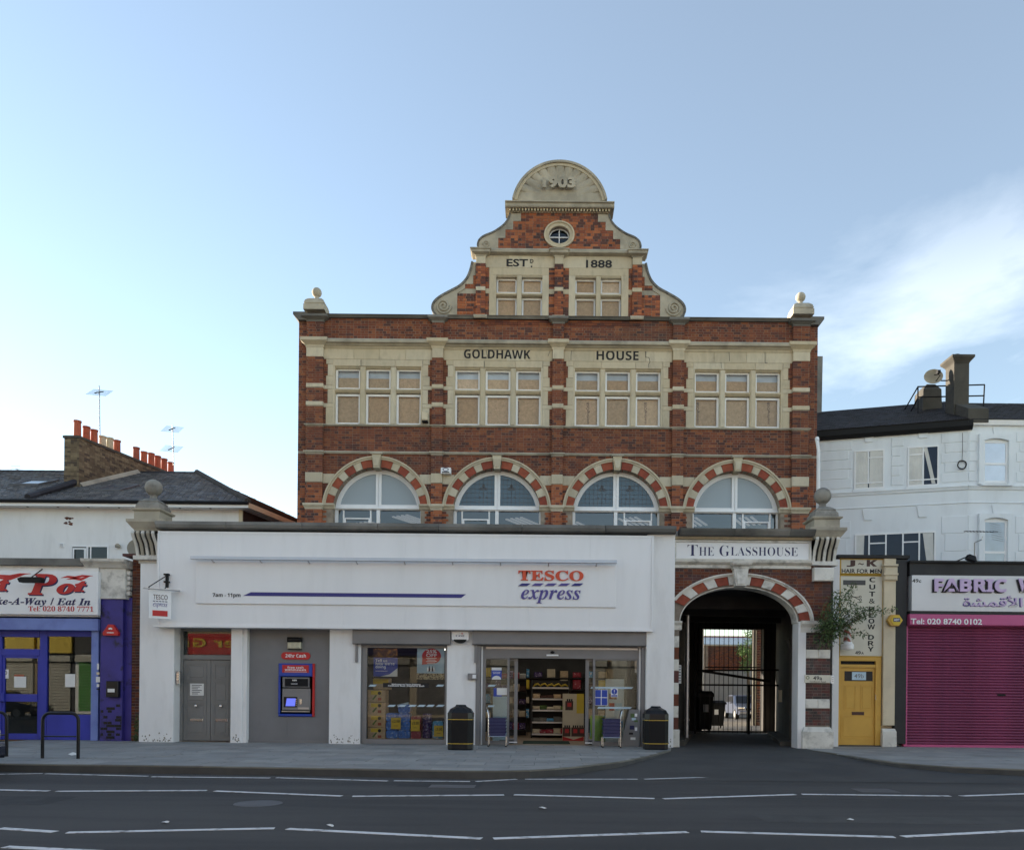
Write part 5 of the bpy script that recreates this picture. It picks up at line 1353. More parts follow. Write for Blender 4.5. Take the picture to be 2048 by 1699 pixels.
# posters and dispensers inside the right pane
b = R(1211, 1357, 1248, 1440, .75)
nb = MB().box(b[0], b[1], .75, .80, 0, b[3]).loose('notice_stand', 'pale notice stand with red prints behind the right entrance pane', 'stand', M['paper'])
for (x0, x1, z0, z1, mn_) in ((.10, .24, .9, 1.1, 'sign_red'), (.02, .46, .45, .62, 'pack_cyan'), (.26, .44, .9, 1.1, 'pale_blue'), (.1, .3, 1.2, 1.35, 'terracotta')):
    MB().box(b[0]+x0, b[0]+x1, .744, .75, z0, z1).part('print', M[mn_], nb)
b = R(1181, 1428, 1213, 1475, .6)
MB().lathe((b[0]+b[1])/2, .85, [(.2, 0), (.21, .02), (.21, .72), (.19, .76)], 20).loose('green_barrel', 'lime green round dump bin behind the right entrance pane', 'dump bin', mat('lime', (.25,.38,.05), .5, var=.1, c2=(.1,.45,.6), c2s=3, lo=.55, hi=.6), smooth=True)
MB().box(xe(990)-.1, xe(1015), .9, 1.3, 0, 1.25).loose('pale_counter', 'pale display cabinet standing behind the left entrance pane', 'cabinet', M['pale_blue'])
# sloping grey board by the right jamb
P_ = [(1259, 1418), (1277, 1418), (1277.6, 1492), (1240.7, 1492)]
PB = [W(x, y, -.05) for x, y in P_]
bd = MB().pxz([(x, max(z, .0)) for x, z in PB], -.10, .06).loose('grey_side_board', 'grey wedge-shaped board with stickers leaning at the entrance jamb', 'board', M['grey_metal'])
for (px, py, w, h, mn_) in ((1272, 1429, 5, 6, 'frame_white'), (1267.5, 1437, 8, 5, 'pale_blue'), (1272, 1441, 7, 4, 'leaf_bright'), (1264, 1454, 9, 8, 'navy'), (1272, 1457, 5, 7, 'white_print'), (1262, 1466, 8, 4, 'ink'), (1266, 1476, 10, 5, 'paper'), (1265, 1430, 8, 8, 'leaf')):
    q = R(px-w/2, py-h/2, px+w/2, py+h/2, -.10); MB().box(q[0], q[1], -.104, -.10, q[2], q[3]).part('sticker', M[mn_], bd)
# ================================================================ THINGS ON THE PAVEMENT
# litter bins
def litter_bin(x, y, label):
    t = thing('litter_bin', label, 'litter bin', (x, y, 0), 0, 'black litter bins outside the shop')
    def oct_(w, d, z, c=.10): return [(-w+c,-d,z),(w-c,-d,z),(w,-d+c,z),(w,d-c,z),(w-c,d,z),(-w+c,d,z),(-w,d-c,z),(-w,-d+c,z)]
    def stack(L_):
        m = MB(); vv = []; ff = []
        for (w, d, z) in L_: vv += oct_(w, d, z)
        for j in range(len(L_)-1):
            for i in range(8): ff.append((j*8+i, j*8+(i+1) % 8, (j+1)*8+(i+1) % 8, (j+1)*8+i))
        ff += [tuple(range(7,-1,-1)), tuple(range((len(L_)-1)*8, len(L_)*8))]
        return m.add(vv, ff)
    for nm, L_, mn in (('base', [(.275,.26,0),(.285,.27,.03),(.285,.27,.14)], 'black_gloss'), ('gold_band', [(.292,.277,.14),(.292,.277,.155)], 'gold'),
                       ('body', [(.288,.273,.155),(.290,.275,.70)], 'black'), ('gold_band', [(.295,.28,.70),(.295,.28,.715)], 'gold'),
                       ('hood', [(.292,.277,.715),(.292,.277,.74),(.285,.27,.86),(.235,.23,.95),(.13,.14,1.01),(.11,.12,1.045),(.10,.10,1.05)], 'black_gloss')):
        o = stack(L_).part(nm, M[mn]); o.parent = t
    for s in (-1, 1):
        o = MB().bbox(s*.289-.008, s*.289+.008, -.14, .14, .76, .86, .002).part('opening', M['ink']); o.parent = t
    return t
gx, gy = G(919, 1499); litter_bin(gx, gy+.25, 'black litter bin with gold bands beside the display window')
gx, gy = G(1313.5, 1498.5); litter_bin(gx, gy+.25, 'black litter bin with gold bands beside the arched passage')
# cycle hoops
def hoop(x, y, label, rz=0):
    t = thing('cycle_hoop', label, 'cycle stand', (x, y, -.006), rz, 'cycle hoops on the pavement')
    w, h, r = .34, .86, .14
    pts = [(-w, 0, 0), (-w, 0, .3), (-w, 0, h-r)] + [(-w + r - r*math.cos(a), 0, h-r + r*math.sin(a)) for a in [PI/2*k/6 for k in range(1, 7)]] + [(w - r + r*math.sin(a), 0, h-r + r*math.cos(a)) for a in [PI/2*k/6 for k in range(0, 7)]] + [(w, 0, .3), (w, 0, 0)]
    o = MB().tube(pts, .03, 12).part('hoop', M['black_gloss'], None, smooth=True); o.parent = t
    o = MB().tube([(-w, 0, .42), (w, 0, .42)], .014, 8).part('rail', M['black_gloss'], None, smooth=True); o.parent = t
gx, gy = G(120.5, 1515); hoop(gx, gy, 'black metal cycle hoop with litter at its foot')
gx, gy = G(-22, 1511); hoop(gx, gy, 'black metal cycle hoop behind the parked car')
gx, gy = G(146, 1510)
lp = []
for k in range(9):
    a = 2*PI*k/9; lp.append((gx + .13*math.cos(a)*random.uniform(.6, 1.1), gy + .07*math.sin(a)*random.uniform(.6, 1.1), random.uniform(0, .05)))
m = MB(); m.add(lp + [(gx, gy, .07)], [(k, (k+1) % 9, 9) for k in range(9)])
m.loose('paper_litter', 'crumpled white paper lying by the cycle hoop', 'litter', M['paper'])
# basket stands with nested baskets
def basket_stand(px, label, n, flip):
    x, y = G(px, 1494)
    y = -.42
    x = W(px, 1494, y)[0]
    t = thing('basket_stand', label, 'basket stand', (x, y, 0), 0, 'basket stands at the entrance')
    m = MB()
    for s in (-1, 1):
        xx = s*.22
        m.tube([(xx, -.2, .03), (xx, -.2, .25), (xx, .18, .25), (xx, .18, .03)], .012, 8)
        m.tube([(xx, -.2, .045), (xx, .18, .045)], .010, 8)
    m.tube([(-.22, -.2, .25), (.22, -.2, .25)], .012, 8).tube([(-.22, .18, .25), (.22, .18, .25)], .012, 8)
    o = m.part('frame', M['chrome'], None, smooth=True); o.parent = t
    s = flip
    h = MB().tube([(s*.22, -.2, .25), (s*.22, -.19, .78), (s*.25, -.15, .90), (s*.28, -.02, .96)], .013, 8).tube([(s*.22, .18, .25), (s*.22, .19, .78), (s*.25, .16, .90), (s*.28, .02, .96)], .013, 8)
    o = h.part('handle', M['chrome'], None, smooth=True); o.parent = t
    for a in (-1, 1):
        for b in (-.2, .18):
            o = MB().lathe(a*.22, b, [(.02, 0), (.022, .01), (.022, .03), (.015, .035)], 10).part('castor', M['rubber']); o.parent = t
    for k in range(n):
        z = .26 + .085*k
        b = MB()
        b.frus(x, y-.01, [(.185, .155, z), (.21, .185, z+.09)])
        bt = b.loose('shopping_basket', 'dark blue plastic basket nested on the %s' % ('stand under the left pane' if flip < 0 else 'stand by the grey side board'), 'basket', M['basket'], 'baskets on the %s stand' % ('left' if flip < 0 else 'right'))
        MB().frus(x, y-.01, [(.215, .19, z+.09), (.222, .197, z+.092), (.222, .197, z+.108), (.215, .19, z+.11)]).part('rim', M['navy'], bt)
basket_stand(995, 'chrome basket stand with folded baskets under the left pane', 5, -1)
basket_stand(1222, 'chrome basket stand with folded baskets by the grey side board', 5, 1)
# hanging sign at the left end of the shop
hx = W(320, 1215, -.62)[0] + .02
hs = thing('hanging_sign', 'small white projecting shop sign hung from a black bracket', 'sign', (hx, -.5, Zs(1241, 320)))
a = R(303, 1186, 335.5, 1243, -.9)
ang = .55
def rotp(lx, lz, dy=0):        # board swung half towards the street
    return (hx - .02 + lx*math.cos(ang) + dy*math.sin(ang), -.62 + lx*math.sin(ang) - dy*math.cos(ang), lz)
z0, z1 = Zs(1241, 320), Zs(1187, 320)
hw = .25
def slab_(x0, x1, za, zb, d0, d1):
    return MB().add([rotp(x0,za,d0),rotp(x1,za,d0),rotp(x1,zb,d0),rotp(x0,zb,d0),rotp(x0,za,d1),rotp(x1,za,d1),rotp(x1,zb,d1),rotp(x0,zb,d1)], [(0,1,2,3),(7,6,5,4),(0,4,5,1),(1,5,6,2),(2,6,7,3),(3,7,4,0)])
slab_(-hw, hw, z0, z1, -.02, .02).part('board', M['panel_white'], hs)
slab_(-hw-.12, hw+.2, z1+.03, z1+.05, -.09, .09).part('canopy', M['steel'], hs)
def hletters(body, x0, x1, za, zb, mn, sty):
    o = letters(body, (x0, x1, za, zb), 0, M[mn], None, sty, depth=.004)
    for v in o.data.vertices:
        v.co = Vector(rotp(v.co.x, v.co.z, .021 - v.co.y))
    return put(o, hs)
hletters('TESCO', -.16, .17, z1-.22, z1-.10, 'brown', None)
for k in range(5): slab_(-.16+.068*k, -.16+.068*k+.05, z1-.275, z1-.255, .02, .024).part('logo_dash', M['navy'], hs)
hletters('express', -.16, .16, z1-.43, z1-.31, 'violet', 'it')
slab_(-.17, .17, z0+.06, z0+.20, .02, .026).part('red_lozenge', M['sign_red'], hs)
hletters('24hr Cash', -.14, .14, z0+.09, z0+.17, 'white_print', 'bold')
bz0, bz1 = Zs(1178, 330), Zs(1151, 330); bxx = Xs(336, 1165, FY)
MB().box(bxx-.02, bxx+.02, FY-.10, FY, bz0, bz1).box(bxx-.06, bxx+.06, FY-.12, FY-.02, bz1-.04, bz1).box(bxx-.06, bxx+.06, FY-.11, FY-.02, bz0+.12, bz0+.16).part('wall_bracket', M['black'], hs)
e_ = rotp(-hw, z1+.08)
MB().tube([(bxx, FY-.08, bz1-.05), e_], .012, 6).tube([(bxx, FY-.08, bz0+.02), rotp(hw*.4, z1+.05)], .014, 6).tube([e_, (e_[0], e_[1], z1+.02)], .02, 6).part('stay', M['black'], hs)
# flood lamps and small boxes on the brick building
q = R(845, 827, 857, 847, YM-.1)
pir = MB().bbox(q[0], q[1], YM-.28, YM-.1, q[2]+.05, q[3], .02).loose('wall_sensor', 'cream detector box on the brick pilaster beside the first stone window', 'sensor', M['cream'])
MB().bbox(q[0]+.01, q[1]-.01, YM-.27, YM-.1, q[2], q[2]+.05, .01).part('lens', M['black'], pir)
q = R(882, 936, 902, 948, YM-.12)
ab = MB().bbox(q[0], q[1], YM-.2, YM, q[2], q[3], .01).loose('alarm_plate', 'small white alarm box between the first two brick arches', 'alarm box', M['frame_white'])
MB().arc((q[0]+q[1])/2, (q[2]+q[3])/2+.03, .035, .055, 0, 360, YM-.204, YM-.2, 14, r0x=.07, r1x=.09).part('emblem', M['navy'], ab)
MB().box(q[0]+.04, q[1]-.04, YM-.204, YM-.2, q[2]+.02, q[2]+.055).part('lettering', M['ink'], ab)
# ================================================================ ARCHED CARRIAGE ENTRANCE
YA = .05
arch = thing('arched_entrance', 'brick and stone carriage arch with a white name board over a dark passage', 'archway', (5.1, YA, 0))
def A(x0, y0, x1, y1, Y=YA): return R(x0, y0, x1, y1, Y)
kx = 1/78*1.0
ACX = W(1478, 1200, YA)[0]; SPZ = W(1478, 1243, YA)[1]
ai, bi, ao, bo = 1.53, .92, 1.90, 1.245
XAL, XAR = XR, Xs(1662, 1300)
PL, PRr = ACX - ai, ACX + ai
# mortar body with the elliptical opening
for s in (-1, 1):
    e = XAL if s < 0 else XAR
    pts = [(e, -.02), (ACX+s*ai, -.02), (ACX+s*ai, SPZ)] + [(ACX+s*ai*math.cos(t), SPZ+bi*math.sin(t)) for t in [PI/2*k/14 for k in range(1, 15)]] + [(ACX, Zs(1136, 1480)), (e, Zs(1136, 1480))]
    MB().pxz(pts, YA+.006, YA+.5).part('wall', M['mortar_dark'], arch)
def sk(x, z, xa, xb, za, zb):
    if z < SPZ: return abs(x-ACX) < ai + .02
    return math.hypot((x-ACX)/(ao-.03), (z-SPZ)/(bo-.03)) < 1
zs = lambda y: Zs(y, 1635)
up = bricks([(XAL, XAR, SPZ, Zs(1137, 1480))], YA, skip=sk, ch=.075)
pr_ = []
prow = [(1264, 1298), (1316, 1397), (1416, 1450)]
for a, b in prow: pr_ += bricks([(ACX+ai+.20, XAR, zs(b), zs(a))], YA, ch=.075)
lay(up, 'brick_dark', arch, 200, key=lambda b: -b[4]); lay(pr_, 'brick_sooty', arch, 90, key=lambda b: -b[4])
for a, b in ((1298, 1316), (1397, 1416)):
    for u, v in ((ACX+ai+.20, ACX+ai+.52), (ACX+ai+.525, XAR)): MB().bbox(u, v, YA-.012, YA+.1, zs(b)+.004, zs(a)-.004, .012).part('stone_block', M['white_stone'], arch)
# plinth and capital of the right pier, white painted reveal
MB().frus((ACX+ai+.16+XAR)/2, YA+.2, [((XAR-ACX-ai-.16)/2+.06, .32, -.02), ((XAR-ACX-ai-.16)/2+.06, .32, .42), ((XAR-ACX-ai-.16)/2+.0, .24, .54)]).part('plinth', M['white_stone'], arch)
MB().box(ACX+ai-.002, ACX+ai+.195, YA-.02, YA+.45, -.02, SPZ+.02).part('painted_reveal', M['render_white'], arch)
MB().pyz([(YA+.4, zs(1264)), (YA-.02, zs(1264)), (YA-.04, zs(1254)), (YA-.10, zs(1247)), (YA-.11, zs(1241)), (YA+.4, zs(1241))], ACX+ai+.05, XAR-.25).part('capital', M['white_stone'], arch)
# left reveal pieces seen beside the shop
for k in range(9):
    z0, z1 = .45 + k*.30, .45 + (k+1)*.30 - .01
    if z1 > SPZ - .25: break
    MB().bbox(XAL+.004, PL+.02 if False else ACX-ai+.0, YA-.012, YA+.4, z0, z1, .01).part('stone_block', M['white_stone' if k % 2 else 'brick_dark'], arch)
MB().bbox(XAL+.002, ACX-ai+.03, YA-.05, YA+.4, -.02, .44, .02).part('plinth', M['white_stone'], arch)
MB().pyz([(YA+.4, SPZ-.22), (YA-.02, SPZ-.22), (YA-.04, SPZ-.1), (YA-.11, SPZ-.04), (YA-.11, SPZ), (YA+.4, SPZ)], XAL+.002, ACX-ai+.06).part('capital', M['white_stone'], arch)
# voussoirs
def eang(a): return a
n = 8; kw = 5.0
for s in (0, 1):
    cur = 2.0; span = 90 - kw*.9 - cur; wd = [1.15, 1, 1.15, 1, 1.1, .95, 1.05, .5]; tot = sum(wd)
    for k in range(n):
        a0, a1 = cur + .2, cur + span*wd[k]/tot - .2; cur += span*wd[k]/tot
        p, q = (a0, a1) if s == 0 else (180-a1, 180-a0)
        xm_ = ACX + ao*math.cos(math.radians((p+q)/2))
        if xm_ < XAL: continue
        MB().arc(ACX, SPZ, bi+.035, bo-.075, p, q, YA-.03 - (.006 if k % 2 else 0), YA+.3, 4, r0x=ai+.03, r1x=ao-.08).part('voussoir', M['white_stone' if k % 2 else 'rubbed_brick'], arch)
aL = 180 - math.degrees(math.acos(min(1, (ACX-XAL)/(ao)))) if ACX-XAL < ao else 178
MB().arc(ACX, SPZ, bo-.075, bo-.038, 2, aL, YA-.06, YA+.2, 44, r0x=ao-.08, r1x=ao-.042).part('hood_mould', M['white_stone'], arch)
MB().arc(ACX, SPZ, bo-.038, bo, 2, aL, YA-.10, YA+.2, 44, r0x=ao-.042, r1x=ao).part('hood_mould', M['white_stone'], arch)
MB().arc(ACX, SPZ, bi-.03, bi+.033, 0, 180, YA+.02, YA+.45, 44, r0x=ai-.03, r1x=ai+.028).part('soffit_ring', M['white_stone'], arch)
k4 = A(1464, 1139, 1492.5, 1173)
MB().pxz([(k4[0]+.045, k4[2]), (k4[1]-.045, k4[2]), (k4[1], k4[3]), (k4[0], k4[3])], YA-.22, YA+.2).part('keystone', M['white_stone'], arch)
MB().pxz([(k4[0]+.09, k4[2]+.04), (k4[1]-.09, k4[2]+.04), (k4[1]-.05, k4[3]-.05), (k4[0]+.05, k4[3]-.05)], YA-.245, YA-.2).part('keystone_panel', M['white_stone'], arch)
MB().frus((k4[0]+k4[1])/2, YA, [(.20,.22,k4[3]-.01),(.20,.24,k4[3]+.05),(.24,.30,k4[3]+.09),(.26,.32,k4[3]+.14),(.26,.32,k4[3]+.17)]).part('keystone_cap', M['white_stone'], arch)
# entablature: lower cornice, name board, coping
xa0, xa1 = XAL + .004, Xs(1623, 1120)
z35, z20 = Zs(1135.5, 1480), Zs(1120, 1480)
MB().pyz([(YA+.3, z35), (YA-.03, z35), (YA-.03, z35+.08), (YA-.08, z35+.1), (YA-.14, z35+.14), (YA-.16, z20), (YA+.3, z20)], xa0, xa1).part('architrave', M['white_stone'], arch)
n4 = A(1346, 1080, 1623, 1122, YA-.08)
fr_ = MB()
MB().box(xa0, xa1, YA, YA+.5, z20, Zs(1062, 1480)).part('frieze_wall', M['white_stone'], arch)
for (u0, u1, v0, v1) in ((n4[0]+.03, n4[1], n4[3]-.055, n4[3]), (n4[0]+.03, n4[1], n4[2]+.02, n4[2]+.065), (n4[0]+.03, n4[0]+.08, n4[2]+.065, n4[3]-.055), (n4[1]-.06, n4[1], n4[2]+.065, n4[3]-.055)):
    MB().bbox(u0, u1, YA-.10, YA-.002, v0, v1, .015).part('board_frame', M['white_stone'], arch)
nb_ = MB().box(n4[0]+.082, n4[1]-.062, YA-.06, YA-.002, n4[2]+.067, n4[3]-.057).part('name_board', M['white_paint'], arch)
for body, x0, x1, y0, y1 in (('T', 1375, 1395.5, 1089, 1110.5), ('HE', 1398, 1428, 1093.5, 1110.5), ('G', 1439, 1459, 1090, 1111.5), ('LASSHOUSE', 1461.5, 1595.5, 1093.5, 1111)):
    letters(body, A(x0, y0, x1, y1, YA-.06), YA-.06, M['navy'], nb_, 'serif', offset=-.014, depth=.004)
MB().pyz([(YA+.4, Zs(1079, 1480)), (YA-.10, Zs(1079, 1480)), (YA-.12, Zs(1074, 1480)), (YA+.4, Zs(1074, 1480))], xa0, xa1+.05).part('bed_moulding', M['stone'], arch)
x = xa0 + .1
while x < xa1 - .05:
    w = min(random.uniform(1.1, 1.5), xa1 - x)
    MB().pyz([(YA+.5, Zs(1074, 1480)), (YA-.30, Zs(1074, 1480)), (YA-.38, Zs(1066, 1480)), (YA-.40, Zs(1062, 1480)), (YA+.5, Zs(1060, 1480))], x+.003, x+w-.003).part('coping_stone', M['stone_dark'], arch); x += w
MB().box(xa0, XAR, YA+.5, YM-.01, Zs(1072, 1480)-.1, Zs(1072, 1480)).part('roof', M['black_felt'], arch)
# right end: console, block, finial
fxr = W(1647.5, 1040, YA)[0]
finial_pier(fxr, arch, Zs(1059, 1648)+.0)
console(Xs(1625, 1100), Xs(1671.5, 1100), Zs(1123, 1650), Zs(1077, 1650), YA-.02, arch)
MB().box(Xs(1622, 1100), Xs(1665, 1100), YA, YA+.6, Zs(1164, 1648), Zs(1060, 1648)).part('pier_head', M['brick_dark'], arch)
b4 = A(1624, 1136, 1664, 1163, YA)
MB().bbox(b4[0], b4[1], YA-.16, YA+.2, b4[2], b4[3], .02).part('corbel_block', M['white_stone'], arch)
# number plate on the pier
p4 = A(1608.5, 1349, 1660, 1365, YA)
npl = MB().bbox(p4[0], p4[1], YA-.05, YA-.012, p4[2], p4[3], .004).loose('number_plate', 'long pale number plate fixed to the brick pier of the arch', 'sign', M['cream_sign'])
letters('49a', (p4[0]+.21, p4[0]+.44, p4[2]+.075, p4[3]-.03), YA-.05, M['ink'], npl, None, offset=.01, depth=.003)
letters('Goldhawk Road', (p4[0]+.13, p4[1]-.13, p4[2]+.015, p4[2]+.055), YA-.05, M['brown'], npl, None, depth=.003)
MB().arc(p4[0]+.07, p4[3]-.07, .03, .045, 0, 360, YA-.053, YA-.05, 14).part('mark', M['leaf_bright'], npl)
eb_ = MB().bbox(p4[1]+.005, p4[1]+.085, YA-.06, YA, p4[2]-.01, p4[3]-.01, .005).loose('bell_panel', 'small white bell panel beside the number plate on the pier', 'doorbell', M['frame_white'])
for k in range(3): MB().box(p4[1]+.02, p4[1]+.07, YA-.064, YA-.06, p4[2]+.03+.05*k, p4[2]+.055+.05*k).part('button', M['steel'], eb_)
# ---- passage through the building (runs slightly skew to the street front)
K = .237
def sx(x, y): return x + K*(y - .5)
LZ = 3.75
def skewbox(m, x0, x1, ya, yb, z0, z1):
    c = [(sx(x0,ya),ya),(sx(x1,ya),ya),(sx(x1,yb),yb),(sx(x0,yb),yb)]
    return m.pxy(c, z0, z1)
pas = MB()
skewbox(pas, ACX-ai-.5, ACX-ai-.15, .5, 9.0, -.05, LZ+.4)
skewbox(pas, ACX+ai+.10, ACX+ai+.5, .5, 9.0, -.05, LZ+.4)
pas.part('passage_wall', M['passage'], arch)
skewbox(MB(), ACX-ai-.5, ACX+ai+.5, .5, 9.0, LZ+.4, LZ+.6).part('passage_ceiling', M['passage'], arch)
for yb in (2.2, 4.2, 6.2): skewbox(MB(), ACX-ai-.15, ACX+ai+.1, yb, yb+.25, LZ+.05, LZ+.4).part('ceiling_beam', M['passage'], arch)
e4 = R(1405, 1257, 1527, 1452, 9.0)
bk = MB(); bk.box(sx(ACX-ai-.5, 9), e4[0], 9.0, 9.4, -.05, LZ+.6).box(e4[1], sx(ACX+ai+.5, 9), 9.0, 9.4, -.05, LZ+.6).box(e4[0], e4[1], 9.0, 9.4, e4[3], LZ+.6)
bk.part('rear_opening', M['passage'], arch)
MB().pxy([(e4[0]-.02, 8.98), (e4[0]+.0, 8.98), (e4[0]+.14, 9.5), (e4[0]+.12, 9.5)], 0, e4[3]).part('painted_edge', M['render_white'], arch)
skewbox(MB(), ACX-ai-.15, ACX-ai+.25, .6, 6.8, -.02, .12).part('side_kerb', M['concrete'], arch)
skewbox(MB(), ACX+ai-.28, ACX+ai+.10, .8, 6.8, -.02, .12).part('side_kerb', M['concrete'], arch)
dp = W(1375, 1300, 2.2)
MB().tube([(dp[0], 2.2, .1), (dp[0], 2.2, 3.6)], .06, 10).tube([(dp[0], 2.2, .6), (dp[0], 2.2, .66)], .075, 10).tube([(dp[0], 2.2, 2.3), (dp[0], 2.2, 2.36)], .075, 10).loose('downpipe', 'grey downpipe on the left wall inside the arched passage', 'pipe', M['steel'], smooth=True)
dp = W(1583, 1300, 1.6)
MB().tube([(dp[0], 1.6, .05), (dp[0], 1.6, 2.6), (dp[0]-.12, 1.6, 2.9)], .06, 10).loose('downpipe', 'grey cranked pipe on the right wall inside the arched passage', 'pipe', M['concrete'], smooth=True)
q = R(1355, 1329, 1362.5, 1366, 1.2)
wn2 = MB().box(q[0], q[1], 1.2, 1.21, q[2], q[3]).loose('passage_notice', 'white notice on the left wall inside the arched passage', 'notice', M['paper'])
for k in range(6): MB().box(q[0]+.01, q[1]-.012, 1.196, 1.2, q[3]-.06-.075*k, q[3]-.04-.075*k).part('printed_line', M['ink'], wn2)
q = R(1559, 1379, 1564.5, 1403, 3.0)
MB().bbox(q[0], q[1], 3.0, 3.1, q[2], q[3], .01).loose('entry_keypad', 'pale entry keypad on the right wall inside the passage', 'keypad', M['cream'])
# gate
GY = 7.2
def gxz(px, py): return W(px, py, GY)
gt = thing('iron_gate', 'tall black iron bar gate across the arched passage', 'gate', (gxz(1478, 1463)[0], GY, 0))
g0, g1 = gxz(1391, 1400)[0], gxz(1566, 1400)[0]; gz1 = gxz(1478, 1228)[1]
zb0 = .03
k = 0; xx = g0
while xx <= g1 + .01:
    MB().tube([(xx, GY, zb0), (xx, GY, gz1)], .011, 6).part('bar', M['black'], gt); xx += .163
def rail(pa, pb, h=.045, nm='rail'):
    a, b = gxz(*pa), gxz(*pb)
    MB().add([(a[0],GY-.03,a[1]-h),(b[0],GY-.03,b[1]-h),(b[0],GY-.03,b[1]+h),(a[0],GY-.03,a[1]+h),(a[0],GY+.03,a[1]-h),(b[0],GY+.03,b[1]-h),(b[0],GY+.03,b[1]+h),(a[0],GY+.03,a[1]+h)], [(0,1,2,3),(7,6,5,4),(0,4,5,1),(1,5,6,2),(2,6,7,3),(3,7,4,0)]).part(nm, M['black'], gt)
rail((1391, 1229.5), (1566, 1231), .03); rail((1391, 1461.5), (1566, 1463), .03); rail((1395, 1340), (1566, 1339), .03); rail((1395, 1368.5), (1566, 1370), .03); rail((1405, 1341), (1540, 1362), .045, 'brace'); rail((1410, 1333.5), (1520, 1334), .02)
MB().box(g0-.05, g0+.02, GY-.04, GY+.04, 0, gz1).box(g1-.02, g1+.05, GY-.04, GY+.04, 0, gz1).part('post', M['black'], gt)
MB().box(gxz(1495,1400)[0], gxz(1500,1400)[0], GY-.04, GY+.04, 0, gxz(1495,1369)[1]).part('wicket_post', M['black'], gt)
# ---- yard behind
def wheelie(x, y, label, hh=1.25, w=.36):
    t = thing('wheelie_bin', label, 'wheelie bin', (x, y, 0), 0, 'bins in the passage')
    o = MB().frus(0, 0, [(w*.82,w*.8,.12),(w,w,hh*.86)]).part('body', M['black'], None); o.parent = t
    o = MB().frus(0, -.02, [(w+.03,w+.05,hh*.86),(w+.03,w+.05,hh*.92),(w*.8,w*.8,hh)]).part('lid', M['black_gloss'], None); o.parent = t
    for s in (-1, 1):
        o = MB().tube([(s*w*.8-.03, w*.7, .12), (s*w*.8+.03, w*.7, .12)], .12, 14).part('wheel', M['rubber']); o.parent = t
    o = MB().box(-.09, .09, -w*.94-.012, -w*.94, hh*.5, hh*.68).part('label_plate', M['paper'], None); o.parent = t
    return t
b_ = W(1408, 1400, 6.6); wheelie(W(1409,1400,8.1)[0], 8.1, 'tall dark bin standing behind the bars of the gate', 1.5, .26)
b_ = W(1427, 1400, 12); wheelie(b_[0]+.05, 12, 'black wheelie bin with a white label beyond the gate', 1.15, .36)
YB_ = 31
y4 = R(1385, 1340, 1545, 1437, YB_)
yw = thing('yard_wall', 'painted and brick wall at the back of the yard beyond the gate', 'wall', ((y4[0]+y4[1])/2, YB_, 0))
MB().box(y4[0]-4, y4[1]+6, YB_, YB_+.4, -.05, y4[3]).part('painted_wall', M['yard_paint_shaded'], yw)
zb1 = W(1450, 1291, YB_)[1]
MB().box(y4[0]-4, y4[1]+6, YB_+.05, YB_+.4, y4[3], zb1).part('wall_core', M['mortar_dark'], yw)
lay(bricks([(y4[0]+1, y4[1]+1, y4[3], zb1)], YB_+.03, ch=.075, t=.03), 'brick_dark', yw, 0)
MB().box(y4[0]-4, y4[1]+6, YB_-.05, YB_+.45, zb1, zb1+.08).part('wall_coping', M['stone_grey'], yw)
r4 = R(1380, 1264, 1500, 1292, 44)
rbld = thing('rear_workshop', 'pale workshop with a strip of windows behind the yard wall', 'building', ((r4[0]+r4[1])/2, 44, 0))
MB().box(r4[0]-4, r4[1]+4, 44, 50, 0, r4[3]-1.0).part('wall', M['render_pale'], rbld)
for k in range(9):
    x = r4[0] - 2 + k*1.0
    MB().box(x, x+.8, 43.95, 44, r4[2]+.1, r4[3]-1.1).part('window', M['blue_glass'], rbld)
MB().pyz([(43.6, r4[3]-1.0), (50, r4[3]+.1), (50, r4[3]), (43.6, r4[3]-1.05)], r4[0]-4, r4[1]+4).part('roof', M['slate'], rbld)
MB().box(r4[0]-4, r4[1]+4, 49.9, 50.1, r4[3]+.0, r4[3]+.18).part('ridge', M['terracotta'], rbld)
s4 = R(1503, 1250, 1526, 1440, 16)
sp_ = thing('brick_outbuilding', 'narrow brick outbuilding corner at the right of the yard', 'building', ((s4[0]+s4[1])/2, 16, 0))
MB().pxy([(s4[0]+.15, 16), (s4[1]+3, 16), (s4[1]+4.8, 22), (s4[0]+.15+.262*6, 22)], 0, 6.5).part('wall', M['cream'], sp_)
MB().box(s4[0]+.02, s4[0]+.13, 15.8, 16, 0, 6.5).part('downpipe', M['concrete'], sp_)
lay(bricks([(s4[0]+.25, s4[1]+1, 0, 5.5)], 15.975, ch=.075), 'brick_dark', sp_, 0)
# yard tree
def leafy(m, c, rad, n, size, squash=1.0, seed=0):
    rnd = random.Random(seed)
    for _ in range(n):
        while True:
            p = Vector((rnd.uniform(-1,1), rnd.uniform(-1,1), rnd.uniform(-1,1)))
            if p.length < 1: break
        p = Vector((c[0]+p.x*rad, c[1]+p.y*rad, c[2]+p.z*rad*squash))
        u = Vector((rnd.gauss(0,1), rnd.gauss(0,1), rnd.gauss(0,1))).normalized(); v = u.orthogonal().normalized(); s = size*rnd.uniform(.6, 1.3)
        m.add([p, p+u*s*.5+v*s*.22, p+u*s, p+u*s*.5-v*s*.22], [(0,1,2,3)])
    return m
t4 = W(1489, 1296, 29)
tt = thing('yard_tree', 'small sunlit green tree over the wall at the back of the yard', 'tree', (t4[0]+.4, 29, 0))
MB().tube([(t4[0]+.4, 29, 0), (t4[0]+.35, 29, 1.6), (t4[0]+.2, 29, 3.2), (t4[0]+.1, 29, 4.6)], [.12, .1, .07, .03], 8).part('trunk', M['stem'], tt)
m = MB()
